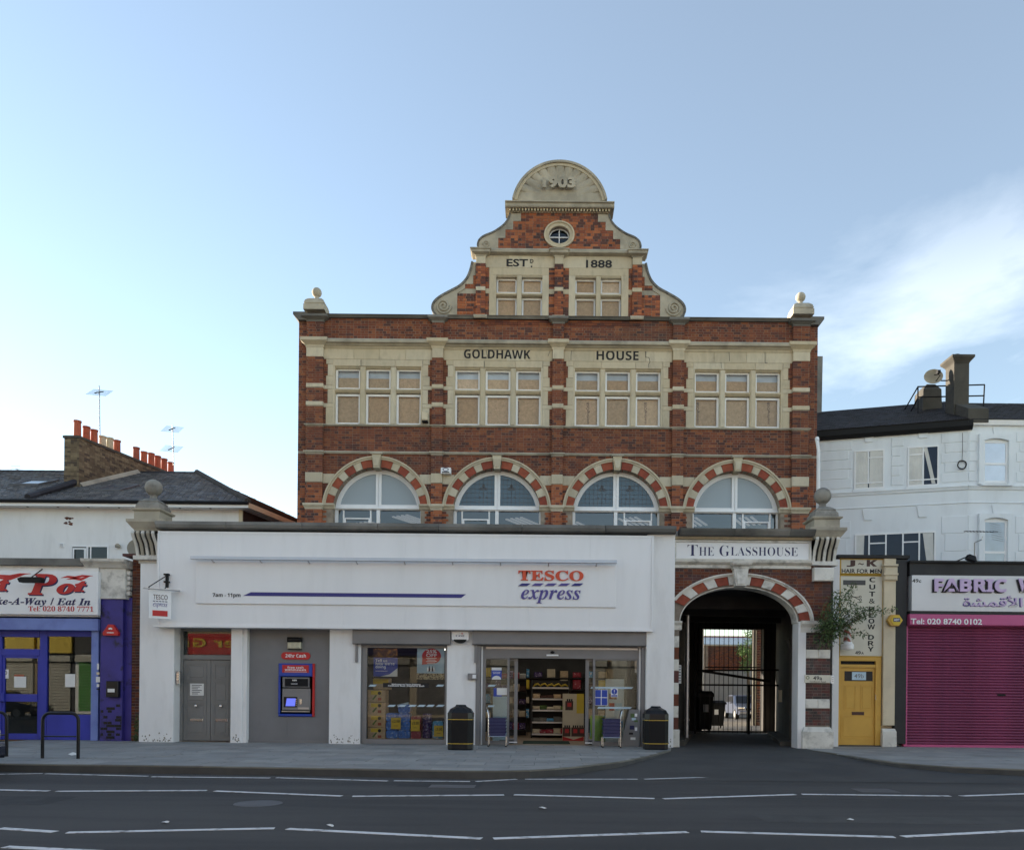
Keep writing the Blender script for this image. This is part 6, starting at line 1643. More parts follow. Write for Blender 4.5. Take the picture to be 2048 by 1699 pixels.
for k, (dx, dz, r) in enumerate(((.0, 0, .55), (.35, .5, .5), (.2, -.6, .5), (-.25, -.2, .4), (.3, 1.0, .4), (.0, -1.1, .45), (.5, -.4, .5))): leafy(m, (t4[0]+.1+dx, 29+dx*.5, t4[1]+dz), r, 170, .16, 1, k)
m.part('crown', M['leaf_bright'], tt, kind='stuff')
# car in the yard, seen from the front
def car(loc, rz, body, label, L_=4.0, Wd=1.68, H=1.44, plate=None):
    t = thing('parked_car', label, 'car', loc, rz)
    w = Wd/2; s = L_/4.0
    prof = [(-2.0,.34),(-2.02,.52),(-1.94,.66),(-1.3,.86),(-.95,.93),(-.35,1.36),(.2,1.44),(.95,1.42),(1.6,1.02),(1.93,.92),(2.0,.66),(1.98,.34)]
    prof = [(y*s, z*H/1.44) for y, z in prof]
    def ring(k): return k
    m = MB(); vv, ff = [], []
    secs = [-1, -.93, -.78, 0, .78, .93, 1]
    n = len(prof)
    for sx_ in secs:
        for (y, z) in prof:
            zz = z; ww = w
            tum = max(0, (z-.9)/.55)*.16
            ins = .07 if abs(sx_) == 1 else 0
            x = sx_*(ww - tum*abs(sx_))
            yy = y*(1-.05*abs(sx_)**3)
            if abs(sx_) == 1: zz = .30 + (z-.30)*.97
            vv.append((x, yy, zz))
    for j in range(len(secs)-1):
        for i in range(n): ff.append((j*n+i, j*n+(i+1) % n, (j+1)*n+(i+1) % n, (j+1)*n+i))
    ff += [tuple(range(n-1,-1,-1)), tuple(range((len(secs)-1)*n, len(secs)*n))]
    o = m.add(vv, ff).part('body', M[body], None, smooth=True); o.parent = t
    def P(nm, mb, mn, sm=False): q = mb.part(nm, M[mn], None, smooth=sm); q.parent = t; return q
    h = H/1.44
    ws = MB().add([(-w*.80, -.96*s, .955*h), (w*.80, -.96*s, .955*h), (w*.68, -.38*s, 1.36*h), (-w*.68, -.38*s, 1.36*h)], [(0,1,2,3)])
    P('windscreen', ws, 'black_gloss')
    P('rear_window', MB().add([(-w*.78, 1.585*s, 1.06*h), (w*.78, 1.585*s, 1.06*h), (w*.66, 1.0*s, 1.405*h), (-w*.66, 1.0*s, 1.405*h)], [(0,1,2,3)]), 'black_gloss')
    for q in (-1, 1):
        P('side_window', MB().add([(q*w*1.005, -.75*s, .98*h), (q*w*1.005, 1.45*s, 1.0*h), (q*w*.87, .95*s, 1.36*h), (q*w*.87, -.25*s, 1.35*h)], [(0,1,2,3)]), 'black_gloss')
        P('headlight', MB().bbox(q*w*.74-.18, q*w*.74+.18, -1.99*s, -1.80*s, .60*h, .74*h, .04), 'chrome')
        P('tail_light', MB().box(q*w*.82-.11, q*w*.82+.11, 1.86*s, 1.985*s, .70*h, .98*h), 'sign_red')
        P('mirror', MB().bbox(q*(w+.09)-.08, q*(w+.09)+.08, -.70*s, -.6*s, .92*h, 1.03*h, .03), body)
        for yy in (-1.25*s, 1.25*s):
            wh = P('wheel', MB().tube([(q*(w-.19), yy, .30), (q*(w+.01), yy, .30)], .30, 20), 'rubber', True)
            hb = MB().tube([(q*(w+.0), yy, .30), (q*(w+.02), yy, .30)], .19, 14).part('hub_cap', M['steel'], None, smooth=True); hb.parent = wh
    P('front_bumper', MB().bbox(-w*.96, w*.96, -2.07*s, -1.85*s, .28, .52*h, .05), body)
    P('rear_bumper', MB().bbox(-w*.97, w*.97, 1.80*s, 2.06*s, .28, .60*h, .01), body)
    P('grille', MB().box(-.38, .38, -2.025*s, -1.98*s, .56*h, .66*h), 'black')
    pl_ = P('number_plate', MB().box(-.26, .26, -2.085*s, -2.07*s, .36, .47), 'paper')
    pr2 = P('number_plate', MB().box(-.26, .26, 2.06*s, 2.075*s, .62*h, .73*h), 'paper')
    return t, pr2
cx_, cy_ = W(1487, 1430, 27)[0], 27
ct, _ = car((cx_, cy_, 0), 0, 'car_silver', 'silver-blue car facing the gate at the back of the yard')
MB().box(cx_+.25, cx_+.42, cy_-1.05, cy_-1.0, .95, 1.2).loose('windscreen_card', 'yellow card behind the windscreen of the silver-blue yard car', 'card', M['yellow'])
# ================================================================ RIGHT: BARBER, FABRIC SHOP, WHITE CORNER HOUSE
YR = 1.0
def B(x0, y0, x1, y1, Y=YR): return R(x0, y0, x1, y1, Y)
def bx(m, x0, y0, x1, y1, Ya, Yb, Y=None): 
    q = R(x0, y0, x1, y1, Ya if Y is None else Y); return m.box(q[0], q[1], Ya, Yb, q[2], q[3])
def Zr(py, px=1740, Y=YR): return W(px, py, Y)[1]
def Xr(px, py=1400, Y=YR): return W(px, py, Y)[0]
bar = thing('barber_shop', 'narrow barber shopfront with a mustard door and painted sign boards', 'shop', (Xr(1725), YR, 0))
xl, xr = Xr(1674), Xr(1766)
MB().box(Xr(1662), Xr(1790), YR+.12, YR+4, 0, Zr(1112)).part('wall', M['cream'], bar)
# white pipe casing at the left
MB().box(W(1665,1300,YR-.3)[0], W(1678,1300,YR-.3)[0], YR-.3, YR+.1, 0, Zr(1122, 1670)).part('pipe_casing', M['render_white'], bar)
q = B(1678, 1108, 1822, 1116, YR-.15); MB().box(q[0], q[1], YR-.08, YR+3.5, q[2]+.02, q[3]).part('roof_edge', M['black_felt'], bar)
def framed(x0, y0, x1, y1, nm):
    q = B(x0, y0, x1, y1)
    p = MB().box(q[0]+.03, q[1]-.03, YR+.02, YR+.1, q[2]+.03, q[3]-.03).part(nm, M['cream_sign'], bar)
    for (u0, u1, v0, v1) in ((q[0], q[1], q[3]-.03, q[3]), (q[0], q[1], q[2], q[2]+.03), (q[0], q[0]+.04, q[2]+.03, q[3]-.03), (q[1]-.04, q[1], q[2]+.03, q[3]-.03)):
        MB().bbox(u0, u1, YR-.0, YR+.1, v0, v1, .01).part('sign_frame', M['mustard_dark'], bar)
    return p
s1 = framed(1680, 1116, 1769, 1148, 'name_board'); s2 = framed(1678, 1149, 1768, 1313, 'price_board')
for body, x0, x1, y0, y1, st, of in (('J', 1694, 1711, 1119.5, 1132.5, 'bold', .03), ('~', 1717, 1728, 1125, 1129, 'bold', .0), ('K', 1734, 1755, 1119, 1132, 'bold', .03)):
    letters(body, B(x0, y0, x1, y1), YR+.02, M['brown'], s1, st, offset=of, depth=.004)
letters('HAIR FOR MEN', B(1684, 1137, 1764, 1145.5), YR+.02, M['ink'], s1, None, offset=.02, depth=.004)
col = [('C',1158.5),('U',1173),('T',1187),('&',1201),('B',1217),('L',1229.5),('O',1241),('W',1252.5),('D',1273.5),('R',1285.5),('Y',1297)]
for i, (c_, yy) in enumerate(col):
    xo = 1745.5 - i*.35
    letters(c_, B(xo-(7.5 if c_ == 'W' else 6), yy-4.8, xo+(7.5 if c_ == 'W' else 6), yy+4.8), YR+.02, M['ink'], s2, 'bold', depth=.004)
letters('49', B(1711, 1301, 1722, 1307.5), YR+.02, M['ink'], s2, 'bold', depth=.004); letters('A', B(1723, 1303, 1728, 1307.5), YR+.02, M['ink'], s2, 'bold', depth=.004)
q = B(1687, 1159.5, 1731.5, 1169); vt = MB().box(q[0], q[1], YR+.012, YR+.02, q[2], q[3]).part('vent_slot', M['interior'], s2)
# scissors drawn on the board
q = B(1702, 1186, 1724, 1202)
m = MB()
for (cx, cz) in ((q[1]-.03, q[2]+.04), (q[1]-.04, q[3]-.09)): m.arc(cx, cz, .022, .034, 0, 360, YR+.014, YR+.02, 12)
m.tube([(q[1]-.06, YR+.017, q[2]+.05), (q[0], YR+.017, q[3]-.05)], .008, 5).tube([(q[1]-.06, YR+.017, q[3]-.09), (q[0], YR+.017, q[2]+.12)], .008, 5)
m.part('scissors_drawing', M['ink'], s2)
# door
dfx0, dfx1 = Xr(1675.5), Xr(1762)
dz1 = Zr(1313, 1720)
f = MB().box(dfx0, dfx0+.07, YR, YR+.12, 0, dz1).box(dfx1-.15, dfx1, YR, YR+.12, 0, dz1).box(dfx0+.07, dfx1-.15, YR, YR+.12, Zr(1321,1720), dz1).box(dfx0+.07, dfx1-.15, YR+.01, YR+.12, Zr(1334,1720), Zr(1328,1720))
df = f.part('door_frame', M['mustard'], bar)
MB().box(dfx0+.07, dfx1-.15, YR+.07, YR+.08, Zr(1328,1720), Zr(1321,1720)).part('letter_gap', M['black'], df)
a, b, zt = dfx0+.075, dfx1-.155, Zr(1334.5,1720)
dr_ = MB().box(a, b, YR+.05, YR+.10, .03, zt).part('door', M['mustard'], bar)
lt = B(1689, 1341.5, 1745, 1361, YR+.05); MB().box(lt[0], lt[1], YR+.042, YR+.05, lt[2], lt[3]).part('light', M['black_gloss'], dr_)
n4_ = B(1704, 1343, 1732, 1359, YR+.04); nn = MB().box(n4_[0], n4_[1], YR+.037, YR+.042, n4_[2], n4_[3]).part('number_card', M['pale_blue'], dr_)
letters('49b', (n4_[0]+.06, n4_[1]-.06, n4_[2]+.05, n4_[3]-.05), YR+.037, M['grey_panel'], dr_, None, offset=.005, depth=.002, name='door_number')
for (x0, x1, y0, y1) in ((1688, 1711.5, 1369, 1419), (1721, 1745, 1369, 1419), (1682, 1749, 1430, 1476)):
    q = B(x0, y0, x1, y1, YR+.05); m = MB()
    for (u0, u1, v0, v1) in ((q[0], q[1], q[2], q[2]+.022), (q[0], q[1], q[3]-.022, q[3]), (q[0], q[0]+.022, q[2]+.022, q[3]-.022), (q[1]-.022, q[1], q[2]+.022, q[3]-.022)): m.box(u0, u1, YR+.040, YR+.05, v0, v1)
    m.bbox(q[0]+.05, q[1]-.05, YR+.043, YR+.05, q[2]+.05, q[3]-.05, .008)
    m.part('door_panel', M['mustard'], dr_)
q = B(1703.5, 1422.5, 1728, 1429, YR+.05); MB().bbox(q[0], q[1], YR+.035, YR+.05, q[2], q[3], .006).part('letter_plate', M['brown'], dr_)
q = B(1749, 1388, 1752.5, 1399, YR+.05); MB().tube([(q[0], YR+.05, q[2]), (q[0]+.01, YR+.0, q[2]+.01), (q[0]+.01, YR+.0, q[3]-.01), (q[0], YR+.05, q[3])], .009, 7).part('handle', M['chrome'], dr_, smooth=True)
MB().box(dfx0+.04, dfx1, YR-.05, YR+.1, -.02, .03).part('threshold', M['concrete'], bar)
# cream pilaster and black pilaster
def leanbox(px_t0, px_t1, py_t, px_b0, px_b1, py_b, Ya, Yb, nm, mn, par):
    t0, t1 = W(px_t0, py_t, Ya), W(px_t1, py_t, Ya); b0, b1 = W(px_b0, py_b, Ya), W(px_b1, py_b, Ya)
    x0, x1 = (t0[0]+b0[0])/2, (t1[0]+b1[0])/2
    z0 = max(-.0, min(b0[1], b1[1])); z1 = max(t0[1], t1[1])
    return MB().bbox(x0, x1, Ya, Yb, z0, z1, .012).part(nm, M[mn], par)
leanbox(1770, 1797, 1116, 1764, 1785, 1450, YR-.06, YR+.3, 'cream_pilaster', 'cream', bar)
MB().frus((Xr(1763)+Xr(1788))/2, YR+.05, [(.19,.20,0),(.185,.18,.4),(.17,.12,.48)]).part('plinth', M['white_stone'], bar)
q = B(1770, 1128, 1797, 1160, YR-.1); MB().bbox(q[0]-.03, q[1]-.03, YR-.14, YR+.1, q[2], q[3]-.06, .03).part('capital_block', M['cream'], bar)
for k in range(2): 
    q = B(1769, 1128+k*18, 1796, 1132+k*18, YR-.1); MB().box(q[0]-.04, q[1]-.02, YR-.17, YR+.1, q[2], q[3]).part('capital_moulding', M['cream'], bar)
# barber pole
bp_ = thing('barber_pole', 'red and white striped barber pole with white caps on a bracket', 'barber pole', (Xr(1695, 1260), YR-.22, Zr(1299, 1695)))
bx0 = Xr(1695, 1262, YR-.22); zb_ = Zr(1299, 1695, YR-.22)
mat('pole_stripe', (.6,.58,.55), .4, var=0)
pm_ = M['pole_stripe']; N_, L_n = pm_.node_tree.nodes, pm_.node_tree.links
tcn = N_.new('ShaderNodeTexCoord'); wv = N_.new('ShaderNodeTexWave'); wv.wave_type = 'BANDS'; wv.bands_direction = 'DIAGONAL'; wv.inputs['Scale'].default_value = 3.2
rpn = N_.new('ShaderNodeValToRGB'); rpn.color_ramp.interpolation = 'CONSTANT'; rpn.color_ramp.elements[0].color = (.52,.50,.46,1); rpn.color_ramp.elements[1].color = (.30,.07,.05,1); rpn.color_ramp.elements[1].position = .55
L_n.new(tcn.outputs['Object'], wv.inputs['Vector']); L_n.new(wv.outputs['Color'], rpn.inputs[0]); L_n.new(rpn.outputs[0], N_['Principled BSDF'].inputs['Base Color'])
MB().lathe(bx0, YR-.22, [(.10, zb_+.20), (.10, zb_+.66)], 20).part('striped_cylinder', pm_, bp_, smooth=True)
MB().lathe(bx0, YR-.22, [(.14, zb_), (.165, zb_+.03), (.165, zb_+.14), (.13, zb_+.17), (.12, zb_+.21)], 20).part('lower_cap', M['frame_white'], bp_, smooth=True)
MB().lathe(bx0, YR-.22, [(.12, zb_+.65), (.15, zb_+.68), (.15, zb_+.74), (.09, zb_+.78), (.11, zb_+.84), (.10, zb_+.92), (.05, zb_+.98), (.01, zb_+1.0)], 20).part('upper_cap', M['white_stone'], bp_, smooth=True)
for z in (.2, .66): MB().box(bx0-.03, bx0+.03, YR-.2, YR+.02, zb_+z, zb_+z+.03).part('bracket', M['steel'], bp_)
# hexagonal alarm box
hc = W(1789, 1240, YR-.15); 
ax = MB().pxz([(hc[0]+.20*math.cos(PI/3*k), hc[1]+.17*math.sin(PI/3*k)) for k in range(6)], YR-.20, YR-.07).loose('hexagonal_alarm', 'yellow hexagonal alarm box on the black pilaster', 'alarm box', M['mustard'])
MB().pxz([(hc[0]+.03+.155*math.cos(PI/3*k), hc[1]+.14*math.sin(PI/3*k)) for k in range(6)], YR-.215, YR-.20).part('face', M['yellow'], ax)
MB().box(hc[0]-.06, hc[0]+.12, YR-.219, YR-.215, hc[1]-.04, hc[1]+.06).part('badge', M['navy'], ax)
letters('ADT', (hc[0]-.045, hc[0]+.105, hc[1]-.02, hc[1]+.04), YR-.219, M['white_print'], ax, 'bold', depth=.002)
# climbing shrub rooted at the pier
def vine():
    rnd = random.Random(11)
    t = thing('climbing_shrub', 'straggling green shrub growing out of the brick pier over the barber sign', 'shrub', (W(1650, 1260, -.1)[0], -.02, W(1650, 1260, -.1)[1]))
    st = MB(); lf = MB()
    root = Vector((*W(1652, 1275, -.08), 0)); root = Vector((root.x, -.08, root.y))
    ends = [(1640,1240),(1650,1215),(1662,1200),(1672,1190),(1682,1180),(1700,1195),(1715,1205),(1722,1235),(1735,1220),(1765,1222),(1790,1218),(1735,1270),(1645,1290),(1632,1265),(1668,1238),(1660,1290),(1705,1180),(1712,1165),(1675,1225),(1655,1240),(1640,1255),(1665,1265),(1755,1215),(1725,1212),(1648,1275),(1656,1262),(1664,1280),(1640,1282),(1662,1250)]
    for k, (px, py) in enumerate(ends):
        far = max(0, px-1660)/130
        Yv = -.15 + rnd.uniform(-.3, .1) + far*.75
        e = W(px, py, Yv); e = Vector((e[0], Yv, e[1]))
        mid = root.lerp(e, .5) + Vector((rnd.uniform(-.1, .1), -.18, rnd.uniform(.02, .18)))
        pts = [root, root.lerp(mid, .5)+Vector((0, -.06, .02)), mid, mid.lerp(e, .55)+Vector((0, 0, .05)), e]
        st.tube(pts, [.014, .011, .009, .006, .003], 5)
        L_ = (e-root).length
        nl = int(48 + 42*L_) if px < 1700 else int(40 + 34*L_)
        for _ in range(nl):
            u = rnd.uniform(.25, 1.0) if px < 1700 else rnd.uniform(.1, 1.0)
            i = min(int(u*4), 3); p = pts[i].lerp(pts[i+1], u*4-i)
            sp_ = .12*(1.2-u*.7) if px < 1700 else .05
            p = p + Vector((rnd.gauss(0, sp_), rnd.gauss(0, sp_), rnd.gauss(0, sp_)))
            d = Vector((rnd.gauss(0, 1), rnd.gauss(-.2, .7), rnd.gauss(-.5, .7))).normalized(); v = d.orthogonal().normalized()
            v.rotate(__import__('mathutils').Quaternion(d, rnd.uniform(0, 6.28))); s = rnd.uniform(.06, .13)
            lf.add([p, p+d*s*.5+v*s*.15, p+d*s, p+d*s*.5-v*s*.15], [(0,1,2,3)])
    st.part('stems', M['stem'], t); lf.part('foliage', M['leaf'], t, kind='stuff')
vine()
# ---- fabric shop
fab = thing('fabric_shop', 'fabric shop with a pink roller shutter and silver sign board', 'shop', (Xr(1960), YR, 0))
xe_ = Xr(2048) + 3.2
MB().box(Xr(1803), xe_, YR+.3, YR+4, 0, Zr(1127, 1940)).part('wall', M['render_white'], fab)
leanbox(1797, 1819, 1118, 1784, 1808, 1487, YR-.04, YR+.35, 'black_pilaster', 'black_paint', fab)
zf0, zf1 = Zr(1152, 1940), Zr(1127, 1940)
MB().box(Xr(1816,1140), xe_, YR-.10, YR+.3, zf0, zf1).part('black_fascia', M['black_paint'], fab)
MB().box(Xr(1816,1130)-.03, xe_, YR-.18, YR+3.5, zf1, zf1+.05).part('roof_edge', M['black_felt'], fab)
zs0, zs1 = Zr(1223, 1940), Zr(1152.5, 1940)
sg = MB().box(Xr(1818,1190), xe_, YR-.16, YR+.2, zs0, zs1).part('sign_board', M['alu_sign'], fab)
MB().box(Xr(1817,1190)-.02, xe_, YR-.14, YR+.2, Zr(1229, 1940), zs0).part('sign_shadow_gap', M['black_paint'], fab)
def fl(body, x0, y0, x1, y1, st='bold', of=.02):
    q = B(x0, y0, x1, y1, YR-.22); dx = .035
    letters(body, (q[0]-dx, q[1]-dx, q[2]-.025, q[3]-.025), YR-.16, M['black_gloss'], sg, st, offset=of+.012, depth=.03, name='letter_side')
    letters(body, q, YR-.20, M['lilac'], sg, st, offset=of, depth=.03)
fl('FABRIC', 1869, 1156.5, 2014, 1183); fl('WORLD', 2037, 1156.5, 2175, 1183)
ar = '\ufe93\ufeb8\ufee4\ufed7\ufef7\ufe8d'
q = B(1928, 1190, 2046, 1212, YR-.2)
letters(ar, (q[0]-.012, q[1]-.012, q[2]-.012, q[3]-.012), YR-.16, M['violet'], sg, None, offset=.018, depth=.012, name='letter_side')
letters(ar, q, YR-.175, M['lilac'], sg, None, offset=.004, depth=.012)
letters('49c', B(1824.5, 1157, 1842.5, 1164.5, YR-.16), YR-.16, M['ink'], sg, None, offset=.015, depth=.004)
zk0, zk1 = Zr(1252.5, 1940), Zr(1229.5, 1940)
pb = MB().pyz([(YR+.2, zk0), (YR-.12, zk0), (YR-.18, zk0+.03), (YR-.15, zk1), (YR+.2, zk1)], Xr(1814,1240), xe_).part('shutter_box', M['pink'], fab)
letters('Tel: 020 8740 0102', B(1821.5, 1236.5, 1964, 1248, YR-.185), YR-.182, M['white_print'], pb, None, offset=.02, depth=.006)
MB().box(Xr(1808,1370), Xr(1815,1370)-.01, YR-.02, YR+.12, 0, zk0).part('guide_rail', M['pink'], fab)
# roller shutter laths
zt = zk0; lath = .0765; z = .06; k = 0
xs0, xs1 = Xr(1814.5,1370), xe_ - .3
lm = MB().pyz([(YR+.07, 0), (YR+.055, .004), (YR+.028, .022), (YR+.022, .040), (YR+.030, .058), (YR+.055, .070), (YR+.062, .0755), (YR+.075, .0755)], xs0, xs1).mesh('lath', M['pink_slat'], True)
while z < zt:
    o = bpy.data.objects.new('shutter_lath', lm); COL.objects.link(o); o.location = (0, random.uniform(-.002, .002), z); put(o, fab); z += lath
MB().box(xs0, xs1, YR+.02, YR+.09, -.01, .06).part('bottom_rail', M['pink'], fab)
MB().box(Xr(1996,1388), Xr(2012,1388), YR+.012, YR+.03, Zr(1391,2004), Zr(1387,2004)).part('shutter_lock', M['black'], fab)
# ---- white corner house behind
O = Vector((13.10, 4.0)); E_ = Vector((8.6, 5.25)); U = (O - E_); LL = U.length; U = U.normalized(); ANG = math.atan2(U.y, U.x)
def onwall(px, py):
    x, y = dr(px, py); rx, rz = x/FPX, -y/FPX
    # ray: (d*rx, d-D0); wall: E_ + t U
    den = rx*U.y - U.x
    # solve d*rx = Ex + t Ux ; d - D0 = Ey + t Uy
    d = (U.x*(-(E_.y + D0)) + U.y*E_.x) / (rx*U.y - U.x)
    t = (d*rx - E_.x)/U.x
    return t, CH + d*rz
hs_ = thing('white_corner_house', 'white rendered corner house with dark slate roof and a tall chimney', 'house', (E_.x, E_.y, 0), ANG)
hs2 = None
def HP(mb, nm, mn, par=None, sm=False):            # built in the angled wall's own coordinates (t, depth, z)
    o = mb.part(nm, M[mn], None, smooth=sm); o.parent = par or hs_; return o
HZ = 9.86
HP(MB().box(-.5, LL, 0, 6, 0, HZ), 'wall', 'render_pale')
# right-hand front of the same house, parallel to the street
YH = 4.0
def FW(mb, nm, mn, par=None, sm=False): return put(mb.part(nm, M[mn], None, smooth=sm), hs_) if par is None else put(mb.part(nm, M[mn], None, smooth=sm), par)
MB().pxy([(O.x, YH), (O.x+14, YH), (O.x+14, 11), (O.x+.6, 11)], 0, HZ).part('wall', M['render_pale'], hs_)
def tz(px, py): return onwall(px, py)
def win2(x0, x1, y0, y1, bars, cur, nm='window', sash=False):
    t0, za = tz(x0, y1); t1, zb = tz(x1, y0); za = (tz(x0, y1)[1]+tz(x1, y1)[1])/2; zb = (tz(x0, y0)[1]+tz(x1, y0)[1])/2
    f = MB(); w = .045
    f.box(t0, t0+w, -.03, .03, za, zb).box(t1-w, t1, -.03, .03, za, zb).box(t0+w, t1-w, -.03, .03, zb-w, zb).box(t0+w, t1-w, -.03, .03, za, za+w)
    for (kx_, z0_, z1_) in bars[0]: f.box(t0+(t1-t0)*kx_-.022, t0+(t1-t0)*kx_+.022, -.028, .03, za+w+(zb-za-2*w)*z0_, za+w+(zb-za-2*w)*z1_)
    for (kz_, x0_, x1_) in bars[1]: f.box(t0+w+(t1-t0-2*w)*x0_, t0+w+(t1-t0-2*w)*x1_, -.026, .03, za+(zb-za)*kz_-.02, za+(zb-za)*kz_+.02)
    wv_ = HP(f, nm, 'frame_white')
    HP(MB().quad((t0, -.016, za), (t1, -.016, za), (t1, -.016, zb), (t0, -.016, zb)), 'pane', 'house_glass', wv_)
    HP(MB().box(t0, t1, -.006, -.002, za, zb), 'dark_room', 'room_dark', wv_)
    for (c0, c1, zz0, skew) in cur:
        m = MB(); n = 9; vv = []; ff = []
        for i in range(n+1):
            u = c0 + (c1-c0)*i/n; yy = -.004 + .003*math.sin(i*2.1)
            vv += [(t0+(t1-t0)*min(.98, u+skew), -.009-.002*(i % 2), za+(zb-za)*zz0), (t0+(t1-t0)*u, -.009-.002*(i % 2), zb-.02)]
        for i in range(n): ff.append((2*i, 2*i+2, 2*i+3, 2*i+1))
        HP(m.add(vv, ff), 'curtain', 'curtain', wv_)
    HP(MB().box(t0-.04, t1+.04, -.06, .02, za-.07, za), 'sill', 'render_pale', wv_)
    return wv_
win2(1708, 1769, 900, 978, ([(.47, .12, 1)], [(.16, 0, 1), (.80, .5, 1)]), [(.03, .46, .02, .0), (.52, .97, .02, -.02)])
win2(1814.5, 1878, 892, 972, ([(.5, 0, 1)], [(.16, 0, 1), (.80, 0, .5)]), [(.03, .48, .02, .0), (.50, .62, .05, .28)])
win2(1709, 1871.5, 1065, 1135, ([(.18, 0, 1), (.39, 0, 1), (.60, 0, 1), (.80, 0, 1)], [(.72, .18, .39), (.72, .60, .80)]), [(.02, .12, .0, -.01), (.84, .97, .0, .06)])
# string courses and rustication on both faces
for (y_, h_, p_) in ((971, .09, .07), (976, .05, .04), (1003.5, .04, .025)):
    zz = W(1940, y_, YH)[1]
    HP(MB().pyz([(.0, zz-h_), (-p_*.4, zz-h_), (-p_, zz-.02), (-p_, zz), (.0, zz+.02)], -.5, LL), 'string_course', 'render_pale')
    MB().pyz([(YH, zz-h_), (YH-p_*.4, zz-h_), (YH-p_, zz-.02), (YH-p_, zz), (YH, zz+.02)], O.x, O.x+12).part('string_course', M['render_pale'], hs_)
def quoin(t0, t1, z0, z1, n, notch):
    h = (z1-z0)/n
    for k in range(n):
        e = .10 if k % 2 == 0 else 0
        HP(MB().bbox(t0-(e if notch < 0 else 0), t1+(e if notch > 0 else 0), -.018, .01, z0+h*k+.012, z0+h*(k+1)-.012, .006), 'rusticated_block', 'render_pale')
zt_, zb_2 = HZ-.35, W(1940, 966, YH)[1]+.05
quoin(tz(1640,900)[0], tz(1697,900)[0], zb_2, zt_, 5, 1)
quoin(tz(1783,900)[0], tz(1800,900)[0], zb_2, zt_, 5, 1)
quoin(tz(1890,900)[0], LL-.02, zb_2, zt_, 5, -1)
zt2 = W(1940, 1030, YH)[1]
quoin(tz(1640,1050)[0], tz(1694,1050)[0], 4.2, zt2, 5, 1)
quoin(tz(1890,1050)[0], LL-.02, 4.2, zt2, 5, -1)
for k in range(5):
    h = (zt_-zb_2)/5; MB().bbox(O.x+.02, W(1957,900,YH)[0]-(.1 if k % 2 else 0), YH-.018, YH+.01, zb_2+h*k+.012, zb_2+h*(k+1)-.012, .006).part('rusticated_block', M['render_pale'], hs_)
    h = (zt2-4.2)/5; MB().bbox(O.x+.02, W(1955,1050,YH)[0]-(.1 if k % 2 else 0), YH-.018, YH+.01, 4.2+h*k+.012, 4.2+h*(k+1)-.012, .006).part('rusticated_block', M['render_pale'], hs_)
    h = (zt_-zb_2)/5; MB().bbox(W(2033,900,YH)[0]+(.1 if k % 2 else 0), W(2060,900,YH)[0], YH-.018, YH+.01, zb_2+h*k+.012, zb_2+h*(k+1)-.012, .006).part('rusticated_block', M['render_pale'], hs_)
    h = (zt2-4.2)/5; MB().bbox(W(2031,1050,YH)[0]+(.1 if k % 2 else 0), W(2060,1050,YH)[0], YH-.018, YH+.01, 4.2+h*k+.012, 4.2+h*(k+1)-.012, .006).part('rusticated_block', M['render_pale'], hs_)
# keystones over the windows
for (px, py) in ((1738, 876), (1846, 868), (1736, 1032), (1845, 1026)):
    t0, z0 = tz(px, py+8)
    HP(MB().pxz([(t0-.11, z0), (t0+.11, z0), (t0+.17, z0+.34), (t0-.17, z0+.34)], -.035, .01), 'keystone', 'render_pale')
for (px, py) in ((1994, 868), (1992, 1024)):
    x0, z0 = W(px, py+8, YH); MB().pxz([(x0-.09, z0), (x0+.09, z0), (x0+.14, z0+.34), (x0-.14, z0+.34)], YH-.035, YH+.01).part('keystone', M['render_pale'], hs_)
# sash windows on the street front (with reveals)
def sash(x0, x1, y0, y1, mid):
    q = R(x0, y0, x1, y1, YH-.02); 
    f = MB(); w = .06; za, zb = q[2], q[3]; zm_ = za+(zb-za)*mid
    for s in (0, 1): f.box(q[s]-(w if s else 0), q[s]+(0 if s else w), YH-.02, YH+.03, za, zb)
    f.box(q[0]+w, q[1]-w, YH-.02, YH+.03, zb-w, zb).box(q[0]+w, q[1]-w, YH-.02, YH+.03, za, za+w*1.3).box(q[0]+w, q[1]-w, YH-.025, YH+.03, zm_-.035, zm_+.035)
    wv_ = f.part('sash_window', M['frame_white'], hs_)
    MB().quad((q[0], YH-.008, za), (q[1], YH-.008, za), (q[1], YH-.008, zb), (q[0], YH-.008, zb)).part('pane', M['blue_glass'], wv_)
    MB().box(q[0], q[1], YH-.004, YH-.001, za, zb).part('blind', M['blind'], wv_)
    # raised surround with an arched head
    e = .16; sm = MB().box(q[0]-e, q[0]-.001, YH-.10, YH, za-.05, zb+.0).box(q[1]+.001, q[1]+e, YH-.10, YH, za-.05, zb)
    sm.pxz([(q[0]-e, zb+.002), (q[0], zb+.002)] + [(q[0]+(q[1]-q[0])*k/8, zb+.002+.07*math.sin(PI*k/8)) for k in range(1, 8)] + [(q[1], zb+.002), (q[1]+e, zb+.002), (q[1]+e, zb+.2), (q[0]-e, zb+.2)], YH-.10, YH)
    sm.part('surround', M['render_pale'], wv_)
    MB().box(q[0]-.1, q[1]+.1, YH-.14, YH, za-.1, za-.051).part('sill', M['render_pale'], wv_)
sash(1966, 2015, 882, 966, .46); sash(1966, 2013, 1040, 1140, .36)
# gutter and roof
HP(MB().pyz([(.0, HZ-.30), (-.10, HZ-.30), (-.16, HZ-.20), (-.17, HZ-.02), (.0, HZ)], -.5, LL+.1), 'gutter', 'black')
MB().pyz([(YH, HZ-.16), (YH-.10, HZ-.16), (YH-.14, HZ-.02), (YH, HZ)], O.x+.1, O.x+14).part('gutter', M['frame_white'], hs_)
